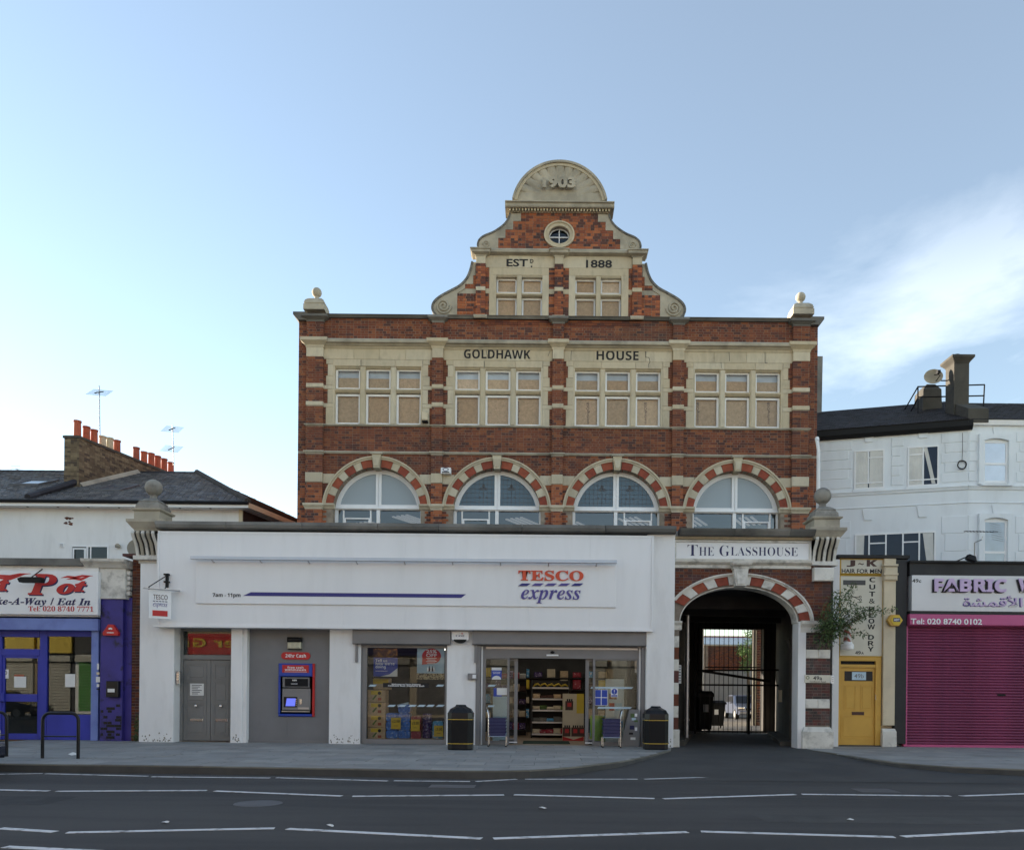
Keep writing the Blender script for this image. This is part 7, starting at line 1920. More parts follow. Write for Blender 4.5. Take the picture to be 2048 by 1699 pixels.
# roof planes with slates
def slates(corners, n, mname, par, nu=26, lift=.012):
    """overlapping slates between an eaves line and a ridge line"""
    e0, e1, r0, r1 = [Vector(c) for c in corners]
    m = MB()
    nrm = (e1-e0).cross(r0-e0).normalized()
    if nrm.z < 0: nrm = -nrm
    for j in range(n):
        a, b = j/n, (j+1.12)/n
        A0, A1 = e0.lerp(r0, a), e1.lerp(r1, a); B0, B1 = e0.lerp(r0, min(b, 1)), e1.lerp(r1, min(b, 1))
        cnt = max(2, int((A1-A0).length/((e1-e0).length/nu)))
        off = .5*(j % 2)
        for i in range(-1, cnt):
            u0, u1 = max(0, (i+off)/cnt), min(1, (i+1+off)/cnt)
            if u1-u0 < .002: continue
            g = .003/max(.3, (A1-A0).length)*2
            hgt = lift*random.uniform(.8, 1.4)
            m.add([A0.lerp(A1, u0+g)+nrm*(hgt+.01), A0.lerp(A1, u1-g)+nrm*(hgt+.01), B0.lerp(B1, u1-g)+nrm*.004, B0.lerp(B1, u0+g)+nrm*.004, A0.lerp(A1, u0+g)+nrm*.0, A0.lerp(A1, u1-g)+nrm*.0], [(0,1,2,3),(4,5,1,0)])
    m.part('slates', M[mname], par, kind='stuff')
    return nrm
nU = Vector((-U.y, U.x))            # into the house
rid0, rid1 = E_ - U*.5 + nU*3.2, O + nU*3.2
c_ = [(E_.x-U.x*.5+(-nU.x)*.2, E_.y-U.y*.5-nU.y*.2, HZ-.02), (O.x-nU.x*.2, O.y-nU.y*.2, HZ-.02), (rid0.x, rid0.y, HZ+1.75), (rid1.x, rid1.y, HZ+1.75)]
rf = MB().add([c_[0], c_[1], c_[3], c_[2], (c_[2][0], c_[2][1]+4, HZ), (c_[3][0], c_[3][1]+4, HZ)], [(0,1,2,3), (3,2,5,4)]).part('roof', M['slate_dark'], hs_)
slates(c_, 20, 'slate_dark', hs_, 24)
c2_ = [(O.x, YH-.15, HZ-.02), (O.x+14, YH-.15, HZ-.02), (O.x+.3, YH+3.2, HZ+1.75), (O.x+14, YH+3.2, HZ+1.75)]
MB().add([c2_[0], c2_[1], c2_[3], c2_[2], (c2_[2][0], YH+8, HZ), (c2_[3][0], YH+8, HZ)], [(0,1,2,3), (3,2,5,4)]).part('roof', M['slate_dark'], hs_)
slates(c2_, 20, 'slate_dark', hs_, 60)
# chimney on the party wall
cq = R(1908, 712, 1938, 850, 4.6); 
ch_ = MB(); cx0, cx1 = cq[0], cq[1]
zc = W(1920, 713, 4.5)[1]
def skb(m, x0, x1, ya, yb, z0, z1, k=.237):
    return m.pxy([(x0+k*0, ya), (x1+k*0, ya), (x1+k*(yb-ya), yb), (x0+k*(yb-ya), yb)], z0, z1)
chimney_o = MB().box(cx0, cx1, 4.6, 5.12, HZ-.3, zc-.12).part('chimney', M['concrete'], hs_)
MB().frus((cx0+cx1)/2, 4.86, [((cx1-cx0)/2+.0,.27,zc-.16),((cx1-cx0)/2+.02,.29,zc-.12),((cx1-cx0)/2+.12,.38,zc-.0),((cx1-cx0)/2+.12,.38,zc+.07),((cx1-cx0)/2-.02,.25,zc+.12)]).part('chimney_cap', M['concrete'], chimney_o)
MB().pyz([(3.85, HZ-.1), (3.85, HZ+.32), (4.65, HZ+.75), (4.65, HZ-.1)], cx0+.05, cx1+.2).part('party_wall_end', M['concrete'], hs_)
MB().lathe((cx0+cx1)/2-.05, 4.86, [(.14, zc+.08), (.12, zc+.2), (.05, zc+.22)], 12).part('flaunching', M['roof_tile'], chimney_o)
q = W(1880, 800, 5.6)
MB().frus(q[0]-.05, 6.3, [(.34,.3,HZ+.7),(.30,.3,HZ+1.75),(.14,.2,HZ+1.95)]).part('dormer_stack', M['concrete'], hs_)
# roof railing
rl = thing('roof_railing', 'black tubular railing round the roof hatch beside the chimney', 'railing', (W(1860,820,5.4)[0], 5.4, HZ))
def rt(px, py, Y): a = W(px, py, Y); return (a[0], Y, a[1])
for a, b in (((1836, 773, 5.2), (1969, 769, 5.2)), ((1836, 794, 5.2), (1969, 791, 5.2)), ((1836, 772, 5.2), (1836, 826, 5.2)), ((1969, 769, 5.2), (1967, 812, 5.2)), ((1836, 773, 5.2), (1810, 818, 6.4)), ((1836, 795, 5.2), (1822, 822, 5.8))):
    MB().tube([rt(*a), rt(*b)], .022, 7).part('rail', M['black'], rl)
# satellite dish
dc = W(1867, 752.5, 5.0); sd = thing('satellite_dish', 'grey satellite dish bracketed to the tall chimney', 'satellite dish', (dc[0], 5.0, dc[1]))
m = MB(); vv, ff = [], []; nn_ = 24
for j in range(6):
    r = j/5
    for i in range(nn_):
        a = 2*PI*i/nn_; vv.append((dc[0]+.31*r*math.cos(a), 5.0-.06*(r*r)+.06, dc[1]+.235*r*math.sin(a)+.02*r*math.cos(a)))
for j in range(5):
    for i in range(nn_): ff.append((j*nn_+i, j*nn_+(i+1) % nn_, (j+1)*nn_+(i+1) % nn_, (j+1)*nn_+i))
m.add(vv, ff).part('reflector', M['stone_grey'], sd, smooth=True)
MB().tube([(dc[0]+.02, 4.98, dc[1]+.04), (dc[0]+.06, 4.7, dc[1]-.08), (dc[0]+.0, 4.85, dc[1]-.22)], .016, 6).part('arm', M['black'], sd)
MB().box(dc[0]-.02, dc[0]+.07, 4.68, 4.8, dc[1]-.02, dc[1]+.08).part('receiver', M['black'], sd)
MB().tube([(dc[0]+.05, 5.08, dc[1]-.05), (dc[0]+.30, 5.1, dc[1]-.09), (cx0+.02, 5.1, dc[1]-.09)], .02, 6).part('bracket', M['black'], sd)
# cables, coil, aerial, flood lamp, white rain pipe
def wp(px, py, Y): a = W(px, py, Y); return (a[0], Y, a[1])
cc = thing('cable_coil', 'coil of black cable hanging on the white corner house', 'cable', wp(1924, 929, YH-.05))
MB().tube([wp(1925, 865, YH-.3), wp(1925, 900, YH+.0), wp(1924, 921, YH-.03)], .008, 5).part('drop_cable', M['black'], cc)
c0 = wp(1924, 929, YH-.02)
HPc = [(c0[0]+.13*math.cos(a), c0[1]-.01*math.sin(3*a), c0[2]+.13*math.sin(a)) for a in [2*PI*k/20 for k in range(20)]]
MB().tube(HPc, .02, 6, closed=True).part('coil', M['black'], cc)
def aerial(label, mast, head, nel, span, ln, dirx, Y, grid=True, tilt=0):
    t = thing('tv_aerial', label, 'aerial', mast[0])
    MB().tube(mast, .016, 6).part('mast', M['steel'], t)
    h = Vector(head); d = Vector(dirx).normalized()
    MB().tube([h - d*ln*.5, h + d*ln*.5], .012, 5).part('boom', M['black'], t)
    for k in range(nel):
        c = h - d*ln*.5 + d*ln*k/(nel-1)
        MB().tube([c + Vector((-span, 0, 0)), c + Vector((span, 0, 0))], .006, 4).part('element', M['black'], t)
    if grid:
        for k in range(3):
            c = h - d*ln*.5 + Vector((0, .06, (k-1)*.12)); MB().tube([c + Vector((-span*1.05, 0, 0)), c + Vector((span*1.05, 0, 0))], .006, 4).part('reflector_rod', M['black'], t)
    return t
t = thing('wall_aerial', 'television aerial on a cranked mast against the white corner house', 'aerial', wp(1949, 1110, 3.0))
MB().tube([wp(1949, 1115, 3.4), wp(1949, 1085, 3.3), wp(1964, 1078, 3.0), wp(1965, 1072, 3.0)], .016, 6).part('mast', M['steel'], t)
MB().tube([wp(1929, 1062, 3.0), wp(1996, 1063, 3.0)], .010, 5).part('boom', M['black'], t)
for k in range(9): a = Vector(wp(1931+6.6*k, 1062+.12*k, 3.0)); MB().tube([a+Vector((-.03, -.14, -.02)), a+Vector((.03, .14, .02))], .012, 5).part('element', M['black'], t)
for k in range(8): a = Vector(wp(1993+.8*(k-4), 1048+4.6*k, 3.0)); MB().tube([a+Vector((-.17, 0, .04)), a+Vector((.17, 0, -.03))], .006, 4).part('reflector_rod', M['steel'], t)
fl_ = thing('sign_floodlight', 'black floodlight on an arm over the fabric shop sign', 'floodlight', wp(1941, 1118, YR-.5))
MB().tube([wp(1900, 1127, YR+.2), wp(1936, 1112, YR-.5)], .016, 6).part('arm', M['black'], fl_)
q = wp(1941, 1116, YR-.5); MB().add([(q[0]-.10, q[1]-.1, q[2]-.02), (q[0]+.12, q[1]-.1, q[2]-.10), (q[0]+.12, q[1]+.1, q[2]-.10), (q[0]-.10, q[1]+.1, q[2]-.02), (q[0]-.06, q[1]-.08, q[2]+.10), (q[0]+.10, q[1]-.08, q[2]+.04), (q[0]+.10, q[1]+.08, q[2]+.04), (q[0]-.06, q[1]+.08, q[2]+.10)], [(0,3,2,1),(4,5,6,7),(0,1,5,4),(1,2,6,5),(2,3,7,6),(3,0,4,7)]).part('head', M['black'], fl_)
MB().tube([wp(1634.5, 882, 3.0), wp(1637, 900, 2.9), wp(1637, 1010, 2.9)], .05, 8).tube([wp(1634.5, 882, 3.0), wp(1634, 876, 3.1)], .06, 8).loose('rain_pipe', 'white rain pipe at the right corner of the brick warehouse', 'pipe', M['render_white'], smooth=True)
# dark side flue between warehouse and corner house
sq = R(1634, 712, 1642, 880, 8)
MB().add([(sq[0], 8, 6), (sq[1]-.02, 8, 6), (sq[1]+.05, 8, sq[3]), (sq[0], 8, sq[3]), (sq[0], 10, 6), (sq[1], 10, 6), (sq[1]+.05, 10, sq[3]), (sq[0], 10, sq[3])], [(0,1,2,3),(7,6,5,4),(0,4,5,1),(1,5,6,2),(2,6,7,3),(3,7,4,0)]).loose('side_flue', 'dark rendered flue standing against the flank of the warehouse', 'flue', M['stone_dark'])
# ================================================================ LEFT: CAFE, WHITE HOUSE, PARKED CAR
YL = .30
def C(x0, y0, x1, y1, Y=YL): return R(x0, y0, x1, y1, Y)
def Zl(py, px=100, Y=YL): return W(px, py, Y)[1]
def Xl(px, py=1350, Y=YL): return W(px, py, Y)[0]
cafe = thing('cafe', 'blue cafe shopfront with a white sign of red and navy letters', 'shop', (Xl(100), YL, 0))
xl0 = Xl(0) - 3.0
MB().box(xl0, Xl(262), YL+.9, 4.8, 0, Zl(1122, 200)).part('wall', M['interior'], cafe)
MB().box(xl0, Xl(262), YL+.15, 4.5, Zl(1136), Zl(1125)).part('roof', M['black_felt'], cafe)
# entablature
MB().box(xl0, Xl(177,1125), YL-.28, YL+.2, Zl(1133, 90), Zl(1119.5, 90)).part('roof_edge', M['stone_dark'], cafe)
MB().box(xl0, Xl(203,1137), YL-.14, YL+.2, Zl(1233, 100), Zl(1133, 90)).part('fascia_backing', M['render_white'], cafe)
sg4 = C(-120, 1141.5, 197, 1228, YL-.22)
cs_ = MB().bbox(sg4[0], sg4[1], YL-.24, YL-.12, sg4[2], sg4[3], .01).part('sign_box', M['frame_white'], cafe)
MB().bbox(sg4[0]+.05, sg4[1]-.05, YL-.245, YL-.235, sg4[2]+.05, sg4[3]-.05, .003).part('sign_face', M['white_paint'], cs_)
SYc = YL - .246
def cl_(body, x0, y0, x1, y1, mn, st, of=0.0, sh_=False):
    q = C(x0, y0, x1, y1, SYc)
    if sh_: letters(body, (q[0]+.03, q[1]+.03, q[2]-.03, q[3]-.03), SYc, M['navy'], cs_, st, offset=of, depth=.002, name='letter_shadow')
    letters(body, q, SYc-.002, M[mn], cs_, st, offset=of, depth=.003)
cl_('P', 56, 1147, 114, 1189, 'sign_red', 'bi', .02, True); cl_('ot', 113, 1161, 174, 1187.5, 'sign_red', 'bi', .03, True); cl_('Hot', -82, 1150, 19, 1187, 'sign_red', 'bi', .03, True)
cl_('Take-A-Way / Eat In', -33, 1194.5, 181, 1213, 'navy', 'bi', .012); cl_('Tel: 020 8740 7771', 57, 1211.5, 187, 1222, 'sign_red', 'serif', 0)
def swoosh(P, w):
    V = [Vector(W(px, py, SYc)) for px, py in P]; m = MB(); n = len(V)
    for i in range(n-1):
        wa, wb = w*math.sin(PI*(i+.15)/(n-.7)), w*math.sin(PI*(i+1.15)/(n-.7))
        m.pxz([(V[i].x, V[i].y-wa), (V[i+1].x, V[i+1].y-wb), (V[i+1].x, V[i+1].y+wb), (V[i].x, V[i].y+wa)], SYc-.004, SYc-.001)
    m.part('flourish', M['sign_red'], cs_)
for P_ in ([(122,1155),(135,1152.5),(150,1154.5),(165,1151),(186,1151)], [(133,1158),(148,1156),(162,1158),(172,1154),(180,1151.5)], [(-40,1152),(0,1150.5),(20,1152),(40,1147.5),(62,1146.5)], [(-40,1156),(0,1155),(20,1157),(38,1151),(50,1148)]):
    swoosh(P_, .035)
# floodlight above the sign
fz = thing('sign_lamp', 'black strip lamp on an arm over the cafe sign', 'lamp', wp(62, 1160, YL-.6))
MB().tube([wp(86, 1136.5, YL-.1), wp(64, 1153, YL-.6)], .014, 6).part('arm', M['black'], fz)
q = R(38, 1154, 86, 1164.5, YL-.6); MB().pxz([(q[0], q[3]-.04), (q[0]+.05, q[2]), (q[1]-.02, q[2]), (q[1], q[3]-.05), (q[1]-.02, q[3]), (q[0]+.1, q[3])], YL-.68, YL-.52).part('head', M['black'], fz)
MB().box(xl0, Xl(203,1248), YL-.16, YL+.3, Zl(1260, 100), Zl(1237, 100)).part('shutter_box', M['cafe_light_blue'], cafe)
# shopfront: posts, door, window, stall riser
WY = YL + .12
def fb(m, x0, y0, x1, y1, Ya=WY, Yb=WY+.1): 
    q = R(x0, y0, x1, y1, WY); return m.box(q[0], q[1], Ya, Yb, max(q[2], 0), q[3])
fb(MB(), 189, 1258, 203, 1486, YL-.04, WY+.1).part('post', M['cafe_light_blue'], cafe)
wf = fb(MB(), 79, 1258, 93, 1486); fb(wf, 93, 1258, 189, 1272); fb(wf, 93, 1428, 189, 1486)
cw_ = wf.part('window_frame', M['cafe_blue'], cafe)
q = R(93, 1272, 189, 1428, WY); MB().box(q[0], q[1], WY+.05, WY+.055, q[2], q[3]).part('pane', M['shop_glass'], cw_)
dfm = fb(MB(), -12, 1258, 3, 1486); fb(dfm, 3, 1258, 79, 1273); fb(dfm, 3, 1297, 79, 1310)
cd_ = dfm.part('door_frame', M['cafe_blue'], cafe)
q = R(3, 1273, 79, 1297, WY); MB().box(q[0], q[1], WY+.05, WY+.055, q[2], q[3]).part('transom_pane', M['shop_glass'], cd_)
dm = fb(MB(), 3, 1310, 8, 1482, WY+.02, WY+.07); fb(dm, 74, 1310, 79, 1482, WY+.02, WY+.07); fb(dm, 8, 1310, 74, 1315, WY+.02, WY+.07); fb(dm, 8, 1387, 74, 1402, WY+.0, WY+.07); fb(dm, 8, 1466, 74, 1482, WY+.02, WY+.07)
cdo = dm.part('door', M['cafe_blue'], cafe)
q = R(8, 1315, 74, 1466, WY); MB().box(q[0], q[1], WY+.05, WY+.055, q[2], q[3]).part('pane', M['shop_glass'], cdo)
q = R(0, 1384, 10, 1402, WY); MB().bbox(q[0], q[1], WY-.06, WY, q[2], q[3], .01).part('handle', M['cafe_blue'], cdo)
# interior of the cafe
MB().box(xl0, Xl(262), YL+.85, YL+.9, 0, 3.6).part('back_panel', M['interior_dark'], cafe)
MB().box(xl0, Xl(203), WY+.1, YL+.9, -.05, .0).part('floor', M['floor_tile'], cafe)
for nm, lab, r4_, mn in (('menu_card', 'white menu card taped inside the cafe window', (130, 1347, 150, 1373), 'paper'), ('door_notice', 'white notice with an orange heading inside the cafe door', (28, 1352, 52, 1374), 'paper'), ('no_smoking_card', 'small white no smoking card on the cafe door', (4, 1338, 17, 1356), 'frame_white')):
    q = R(*r4_, WY+.04); o = MB().box(q[0], q[1], WY+.042, WY+.046, q[2], q[3]).loose(nm, lab, 'notice', M[mn])
    if nm == 'door_notice': MB().box(q[0], q[1]-.06, WY+.042, WY+.046, q[3], q[3]+.05).part('heading', M['terracotta'], o)
    if nm == 'no_smoking_card': MB().arc((q[0]+q[1])/2, q[2]+.15, .035, .05, 0, 360, WY+.039, WY+.042, 14).part('symbol', M['ink'], o)
cm = thing('cafe_chair', 'chrome framed chair with a yellow seat behind the cafe window', 'chair', (Xl(176, 1425), YL+.55, 0))
xq = Xl(176, 1425)
MB().bbox(xq-.18, xq+.18, YL+.4, YL+.75, .58, .63, .02).part('seat', M['yellow'], cm)
for a in (-1, 1):
    for b in (.42, .72): MB().tube([(xq+a*.17, YL+b, 0), (xq+a*.15, YL+b, .58)], .013, 6).part('leg', M['chrome'], cm)
    MB().tube([(xq+a*.15, YL+.72, .58), (xq+a*.15, YL+.78, 1.05)], .013, 6).part('back_post', M['chrome'], cm)
MB().bbox(xq-.15, xq+.15, YL+.76, YL+.8, .82, 1.05, .02).part('backrest', M['black'], cm)
# blue pilaster with white cap
px0, px1 = Xl(203.5), Xl(248)
MB().bbox(px0, px1, YL-.08, YL+.5, -.02, Zl(1194, 225), .01).part('pilaster', M['cafe_deep_blue'], cafe)
MB().box(px1, Xl(261), YL+.05, YL+.5, -.02, Zl(1194, 225)).part('pilaster_return', M['cafe_deep_blue'], cafe)
MB().bbox(px0-.02, px1+.07, YL-.11, YL+.5, Zl(1194, 225), Zl(1136, 225), .02).part('cap_block', M['white_stone'], cafe)
MB().bbox(px0-.04, px1+.09, YL-.14, YL+.5, Zl(1198, 225), Zl(1193, 225), .01).part('cap_moulding', M['white_stone'], cafe)
MB().pyz([(YL+.5, Zl(1137, 220)), (YL-.16, Zl(1137, 220)), (YL-.24, Zl(1131, 220)), (YL-.34, Zl(1126, 220)), (YL-.36, Zl(1121, 220)), (YL+.5, Zl(1120, 220))], Xl(176, 1130), Xl(262, 1130)).part('cap_cornice', M['white_stone'], cafe)
for k in range(5): MB().box(Xl(255,1150), Xl(262,1150), YL-.05, YL+.4, Zl(1190-10*k, 258), Zl(1182-10*k, 258)).part('quoin_block', M['white_stone'], cafe)
# glazed bricks showing through worn paint at the pilaster foot
gb_ = bricks([(px0+.03, px1-.01, .05, .95)], YL-.085, ch=.075, t=.02)
for b in gb_:
    if random.random() < .5: MB().box(*b).part('glazed_brick', M['black_gloss'], cafe)
# brick strip between cafe and shop
st_ = thing('brick_party_strip', 'narrow strip of dark red brick wall between cafe and white shop', 'wall', (Xs(270), .35, 0))
MB().box(Xl(261.5), Xs(279), .36, .9, -.02, Zl(1112, 270)).part('core', M['mortar_dark'], st_)
lay(bricks([(Xl(261.5), Xs(277.5), 0, Zl(1112, 270))], .35, ch=.075), 'brick_dark', st_, 0)
MB().box(Xl(249,1110), Xs(279,1110), .2, 1.0, Zl(1113, 270), Zl(1108, 270)).part('coping', M['brick_dark'], st_)
dpz = Zl(1242, 272)
MB().tube([(Xs(273), .27, 0), (Xs(273), .27, dpz)], .035, 8).tube([(Xs(273), .27, dpz-.1), (Xs(273), .27, dpz)], .055, 8).loose('waste_pipe', 'grey waste pipe against the narrow brick strip', 'pipe', M['stone_grey'], smooth=True)
# red triangular alarm and black box on the pilaster
tc_ = W(222.5, 1260, YL-.14)
tri = [(tc_[0]-.19, tc_[1]-.13), (tc_[0]+.19, tc_[1]-.13), (tc_[0]+.20, tc_[1]-.06), (tc_[0]+.06, tc_[1]+.15), (tc_[0]-.06, tc_[1]+.15), (tc_[0]-.20, tc_[1]-.06)]
ta = MB().pxz(tri, YL-.18, YL-.08).loose('triangular_alarm', 'red triangular alarm box on the blue cafe pilaster', 'alarm box', M['sign_red'])
MB().arc(tc_[0], tc_[1]+.01, .02, .06, 20, 160, YL-.184, YL-.18, 8).part('emblem', M['white_print'], ta); MB().box(tc_[0]-.09, tc_[0]+.09, YL-.184, YL-.18, tc_[1]-.07, tc_[1]-.05).part('lettering', M['white_print'], ta)
q = R(214, 1361, 238, 1393.5, YL-.16)
bb_ = MB().bbox(q[0], q[1], YL-.22, YL-.09, q[2], q[3], .015).loose('black_meter_box', 'black metal box with a torn white sticker on the blue pilaster', 'box', M['black_gloss'])
MB().box(q[0]+.05, q[1]-.08, YL-.224, YL-.22, q[2]+.13, q[2]+.22).part('sticker', M['paper'], bb_)
for k, (py, w_, h_, mn) in enumerate(((1332, 4, 12, 'paper'), (1346, 6, 5, 'cream'), (1358, 8, 11, 'paper'), (1370, 5, 6, 'paper'), (1377, 6, 3, 'ink'))):
    q = R(196-w_/2, py-h_/2, 196+w_/2, py+h_/2, YL-.04); MB().box(q[0], q[1], YL-.043, YL-.04, q[2], q[3]).part('torn_sticker', M[mn], cafe)
# weeds at the foot of the strip
m = MB(); 
for k in range(5): leafy(m, (Xs(266+2*k, 1450), .18, .06+.13*k), .12, 60, .06, 1, 40+k)
m.loose('wall_weed', 'dark green weed growing at the foot of the brick strip', 'weed', M['leaf'], kind=None)
# ---- white house with slate roof
YW = 5.0
wh_ = thing('white_slate_house', 'white painted house with a slate hipped roof and long brick chimney', 'house', (W(240, 1050, YW)[0], YW, 0))
wx1 = W(482, 1060, YW)[0]; ez = W(300, 1004, YW-.35)[1]
SK = .237
MB().pxy([(-24.4, YW), (wx1, YW), (wx1+SK*9, YW+9), (-24.4, YW+9)], 0, ez-.12).part('wall', M['render_white'], wh_)
lay([(a, b, y0, y1, z0, z1) for (a, b, y0, y1, z0, z1) in []], 'brick_dark', wh_) if False else None
MB().pxy([(wx1+.005, YW+.02), (wx1+.03, YW+.02), (wx1+.03+SK*9, YW+9), (wx1+.005+SK*9, YW+9)], 4.5, ez-.12).part('flank_wall', M['brick_dark'], wh_)
MB().pxy([(wx1-.06, YW-.04), (wx1+.06, YW-.04), (wx1+.06, YW+.02), (wx1-.06, YW+.02)], 3.0, ez-.12).part('corner_strip', M['cream'], wh_)
ox = wx1 + .38
# eaves: soffit, fascia, gutter along the front and along the skew flank
MB().pxy([(-24.4, YW-.40), (ox, YW-.40), (ox+SK*9, YW+9), (wx1+SK*9, YW+9), (wx1, YW), (-24.4, YW)], ez-.14, ez-.11).part('soffit', M['frame_white'], wh_)
MB().box(-24.4, ox, YW-.43, YW-.40, ez-.16, ez).part('fascia_board', M['frame_white'], wh_)
MB().pxy([(ox, YW-.42), (ox+.03, YW-.42), (ox+.03+SK*9, YW+9), (ox+SK*9, YW+9)], ez-.16, ez).part('fascia_board', M['cream'], wh_)
MB().tube([(-24.4, YW-.48, ez-.02), (ox+.03, YW-.48, ez-.02)], .055, 8).part('gutter', M['black'], wh_)
rdg = Vector((W(394, 946, 9.3)[0], 9.3, W(394, 946, 9.3)[1]))
el, er = Vector((-24.4, YW-.45, ez+.02)), Vector((ox, YW-.45, ez+.02))
rl_ = Vector((-24.4, 9.3, rdg.z)); back = Vector((ox+SK*9, YW+9, ez+.02))
MB().add([el, er, rdg, rl_, back, (-24.4, 14, ez)], [(0,1,2,3), (1,4,2), (3,2,4,5)]).part('roof', M['slate'], wh_)
slates([Vector((-24, el.y, el.z)), er, Vector((-24, rl_.y, rl_.z)), rdg], 26, 'slate', wh_, 75, .024)
slates([er, back, rdg, rdg+Vector((.01,.01,0))], 24, 'roof_tile', wh_, 34, .02)
def ridge(a, b, nm='ridge_tiles', mn='roof_tile', r=.085):
    a, b = Vector(a), Vector(b); n = max(2, int((b-a).length/.4)); 
    m = MB()
    for k in range(n):
        m.tube([a.lerp(b, k/n), a.lerp(b, (k+.97)/n)], [r, r*1.06], 8)
    m.part(nm, M[mn], wh_, kind='stuff')
ridge(er+Vector((0,0,.03)), rdg+Vector((0,0,.04)), r=.10); ridge((-24, rl_.y, rl_.z), rdg, mn='slate_dark', r=.06)
# party wall ridge and the long chimney stack
cfx0, cfx1, CY = W(128, 920, 6.5)[0], W(158, 920, 6.5)[0], 6.5
ctz = W(143, 873, 6.5)[1]
CL = 4.5
def ck(x, y): return x + SK*(y-CY)
chs = MB().pxy([(cfx0+.01, CY+.006), (cfx1-.01, CY+.006), (ck(cfx1-.01, CY+CL), CY+CL), (ck(cfx0+.01, CY+CL), CY+CL)], ez, ctz-.02).part('chimney', M['mortar_dark'], wh_)
# brick faces of the stack (front and long flank)
m = MB(); rowh = .075; z = ez+.3; r = 0
while z < ctz - .02:
    x = cfx0
    while x < cfx1-.02:
        L2 = .2225 if (r % 2) else .11; xb_ = min(x+L2, cfx1); m.box(x+.004, xb_-.004, CY-.002, CY+.03, z+.004, z+rowh-.004); x += L2
    y = CY
    while y < CY+CL-.02:
        L2 = .2225 if (r % 2) == 0 else .11; yb_ = min(y+L2, CY+CL)
        m.pxy([(ck(cfx1-.03, y+.004), y+.004), (ck(cfx1+.002, y+.004), y+.004), (ck(cfx1+.002, yb_-.004), yb_-.004), (ck(cfx1-.03, yb_-.004), yb_-.004)], z+.004, z+rowh-.004); y += L2
    z += rowh; r += 1
m.part('brickwork', M['yellow_brick'], chs, kind='stuff')
MB().pxy([(cfx0-.03, CY-.04), (cfx1+.03, CY-.04), (ck(cfx1+.03, CY+CL), CY+CL), (ck(cfx0-.03, CY+CL), CY+CL)], ctz-.05, ctz+.03).part('chimney_top', M['concrete'], chs)
def tpos(px):       # where along the stack a pot stands
    xc = (cfx0+cfx1)/2; x_ = dr(px, 900)[0]/FPX
    return (x_*(D0+CY) - xc)/(SK - x_)
for k, (px, hgt, mn) in enumerate(((154.5, .62, 'terracotta'), (172.5, .55, 'terracotta'), (188, .55, 'terracotta'), (205, .45, 'buff_pot'), (219.5, .50, 'buff_pot'), (234, .52, 'terracotta'), (272.5, .56, 'terracotta'), (288, .52, 'terracotta'), (302.5, .58, 'terracotta'), (315.5, .58, 'terracotta'), (328.5, .58, 'terracotta'), (342, .55, 'terracotta'))):
    t_ = tpos(px); xx_ = (cfx0+cfx1)/2 + SK*t_; yy_ = CY + t_
    MB().lathe(xx_, yy_, [(.135, ctz), (.12, ctz+.1), (.112, ctz+hgt-.06), (.13, ctz+hgt-.05), (.13, ctz+hgt), (.09, ctz+hgt)], 16).part('chimney_pot', M[mn], chs, smooth=True)
pe = Vector(wp(55, 997, YW-.45)); pc = Vector(((cfx0+cfx1)/2+.1, CY+.1, W(150, 962, 6.5)[1]))
ridge(pe+Vector((0,0,.05)), pc, 'party_ridge', 'slate_dark', .11)
m = MB(); a0, a1 = Vector((cfx1+.03, CY, 0)), Vector((ck(cfx1+.03, CY+2.6), CY+2.6, 0))
def roofz(y): return ez + .02 + (rdg.z-ez-.02)*(y-(YW-.45))/(9.3-(YW-.45))
m.add([(a0.x, a0.y, roofz(a0.y)+.02), (a1.x, a1.y, roofz(a1.y)+.02), (a1.x, a1.y, roofz(a1.y)+.16), (a0.x, a0.y, roofz(a0.y)+.16), (a0.x+.12, a0.y, roofz(a0.y)+.03), (a1.x+.12, a1.y, roofz(a1.y)+.03)], [(0,1,2,3), (4,5,2,3)])
m.part('flashing', M['stone_grey'], wh_)
# roof windows
for (x0, x1, y0, y1) in ((32, 108, 952, 964), (199, 270, 970, 982)):
    yc = YW-.45 + (9.3-YW+.45)*(.52 if x0 < 100 else .36)
    xa_, xb2 = W(x0+8, (y0+y1)/2, yc)[0], W(x1-10, (y0+y1)/2, yc)[0]
    ya_, yb2 = yc-.42, yc+.42
    def rp_(x, y, h): return (x + .237*(y-yc), y, roofz(y)+h)
    fr2 = MB()
    for (u0, u1, v0, v1) in ((xa_, xb2, ya_, ya_+.09), (xa_, xb2, yb2-.09, yb2), (xa_, xa_+.09, ya_+.09, yb2-.09), (xb2-.09, xb2, ya_+.09, yb2-.09)):
        fr2.add([rp_(u0,v0,.0),rp_(u1,v0,.0),rp_(u1,v1,.0),rp_(u0,v1,.0),rp_(u0,v0,.09),rp_(u1,v0,.09),rp_(u1,v1,.09),rp_(u0,v1,.09)], [(0,3,2,1),(4,5,6,7),(0,1,5,4),(1,2,6,5),(2,3,7,6),(3,0,4,7)])
    rw = fr2.part('roof_window', M['lead'], wh_)
    MB().quad(rp_(xa_+.08, ya_+.08, .06), rp_(xb2-.08, ya_+.08, .06), rp_(xb2-.08, yb2-.08, .06), rp_(xa_+.08, yb2-.08, .06)).part('pane', mat('skylight_glass' + str(x0), (.10,.12,.14), .12, var=0, spec=.8), rw)
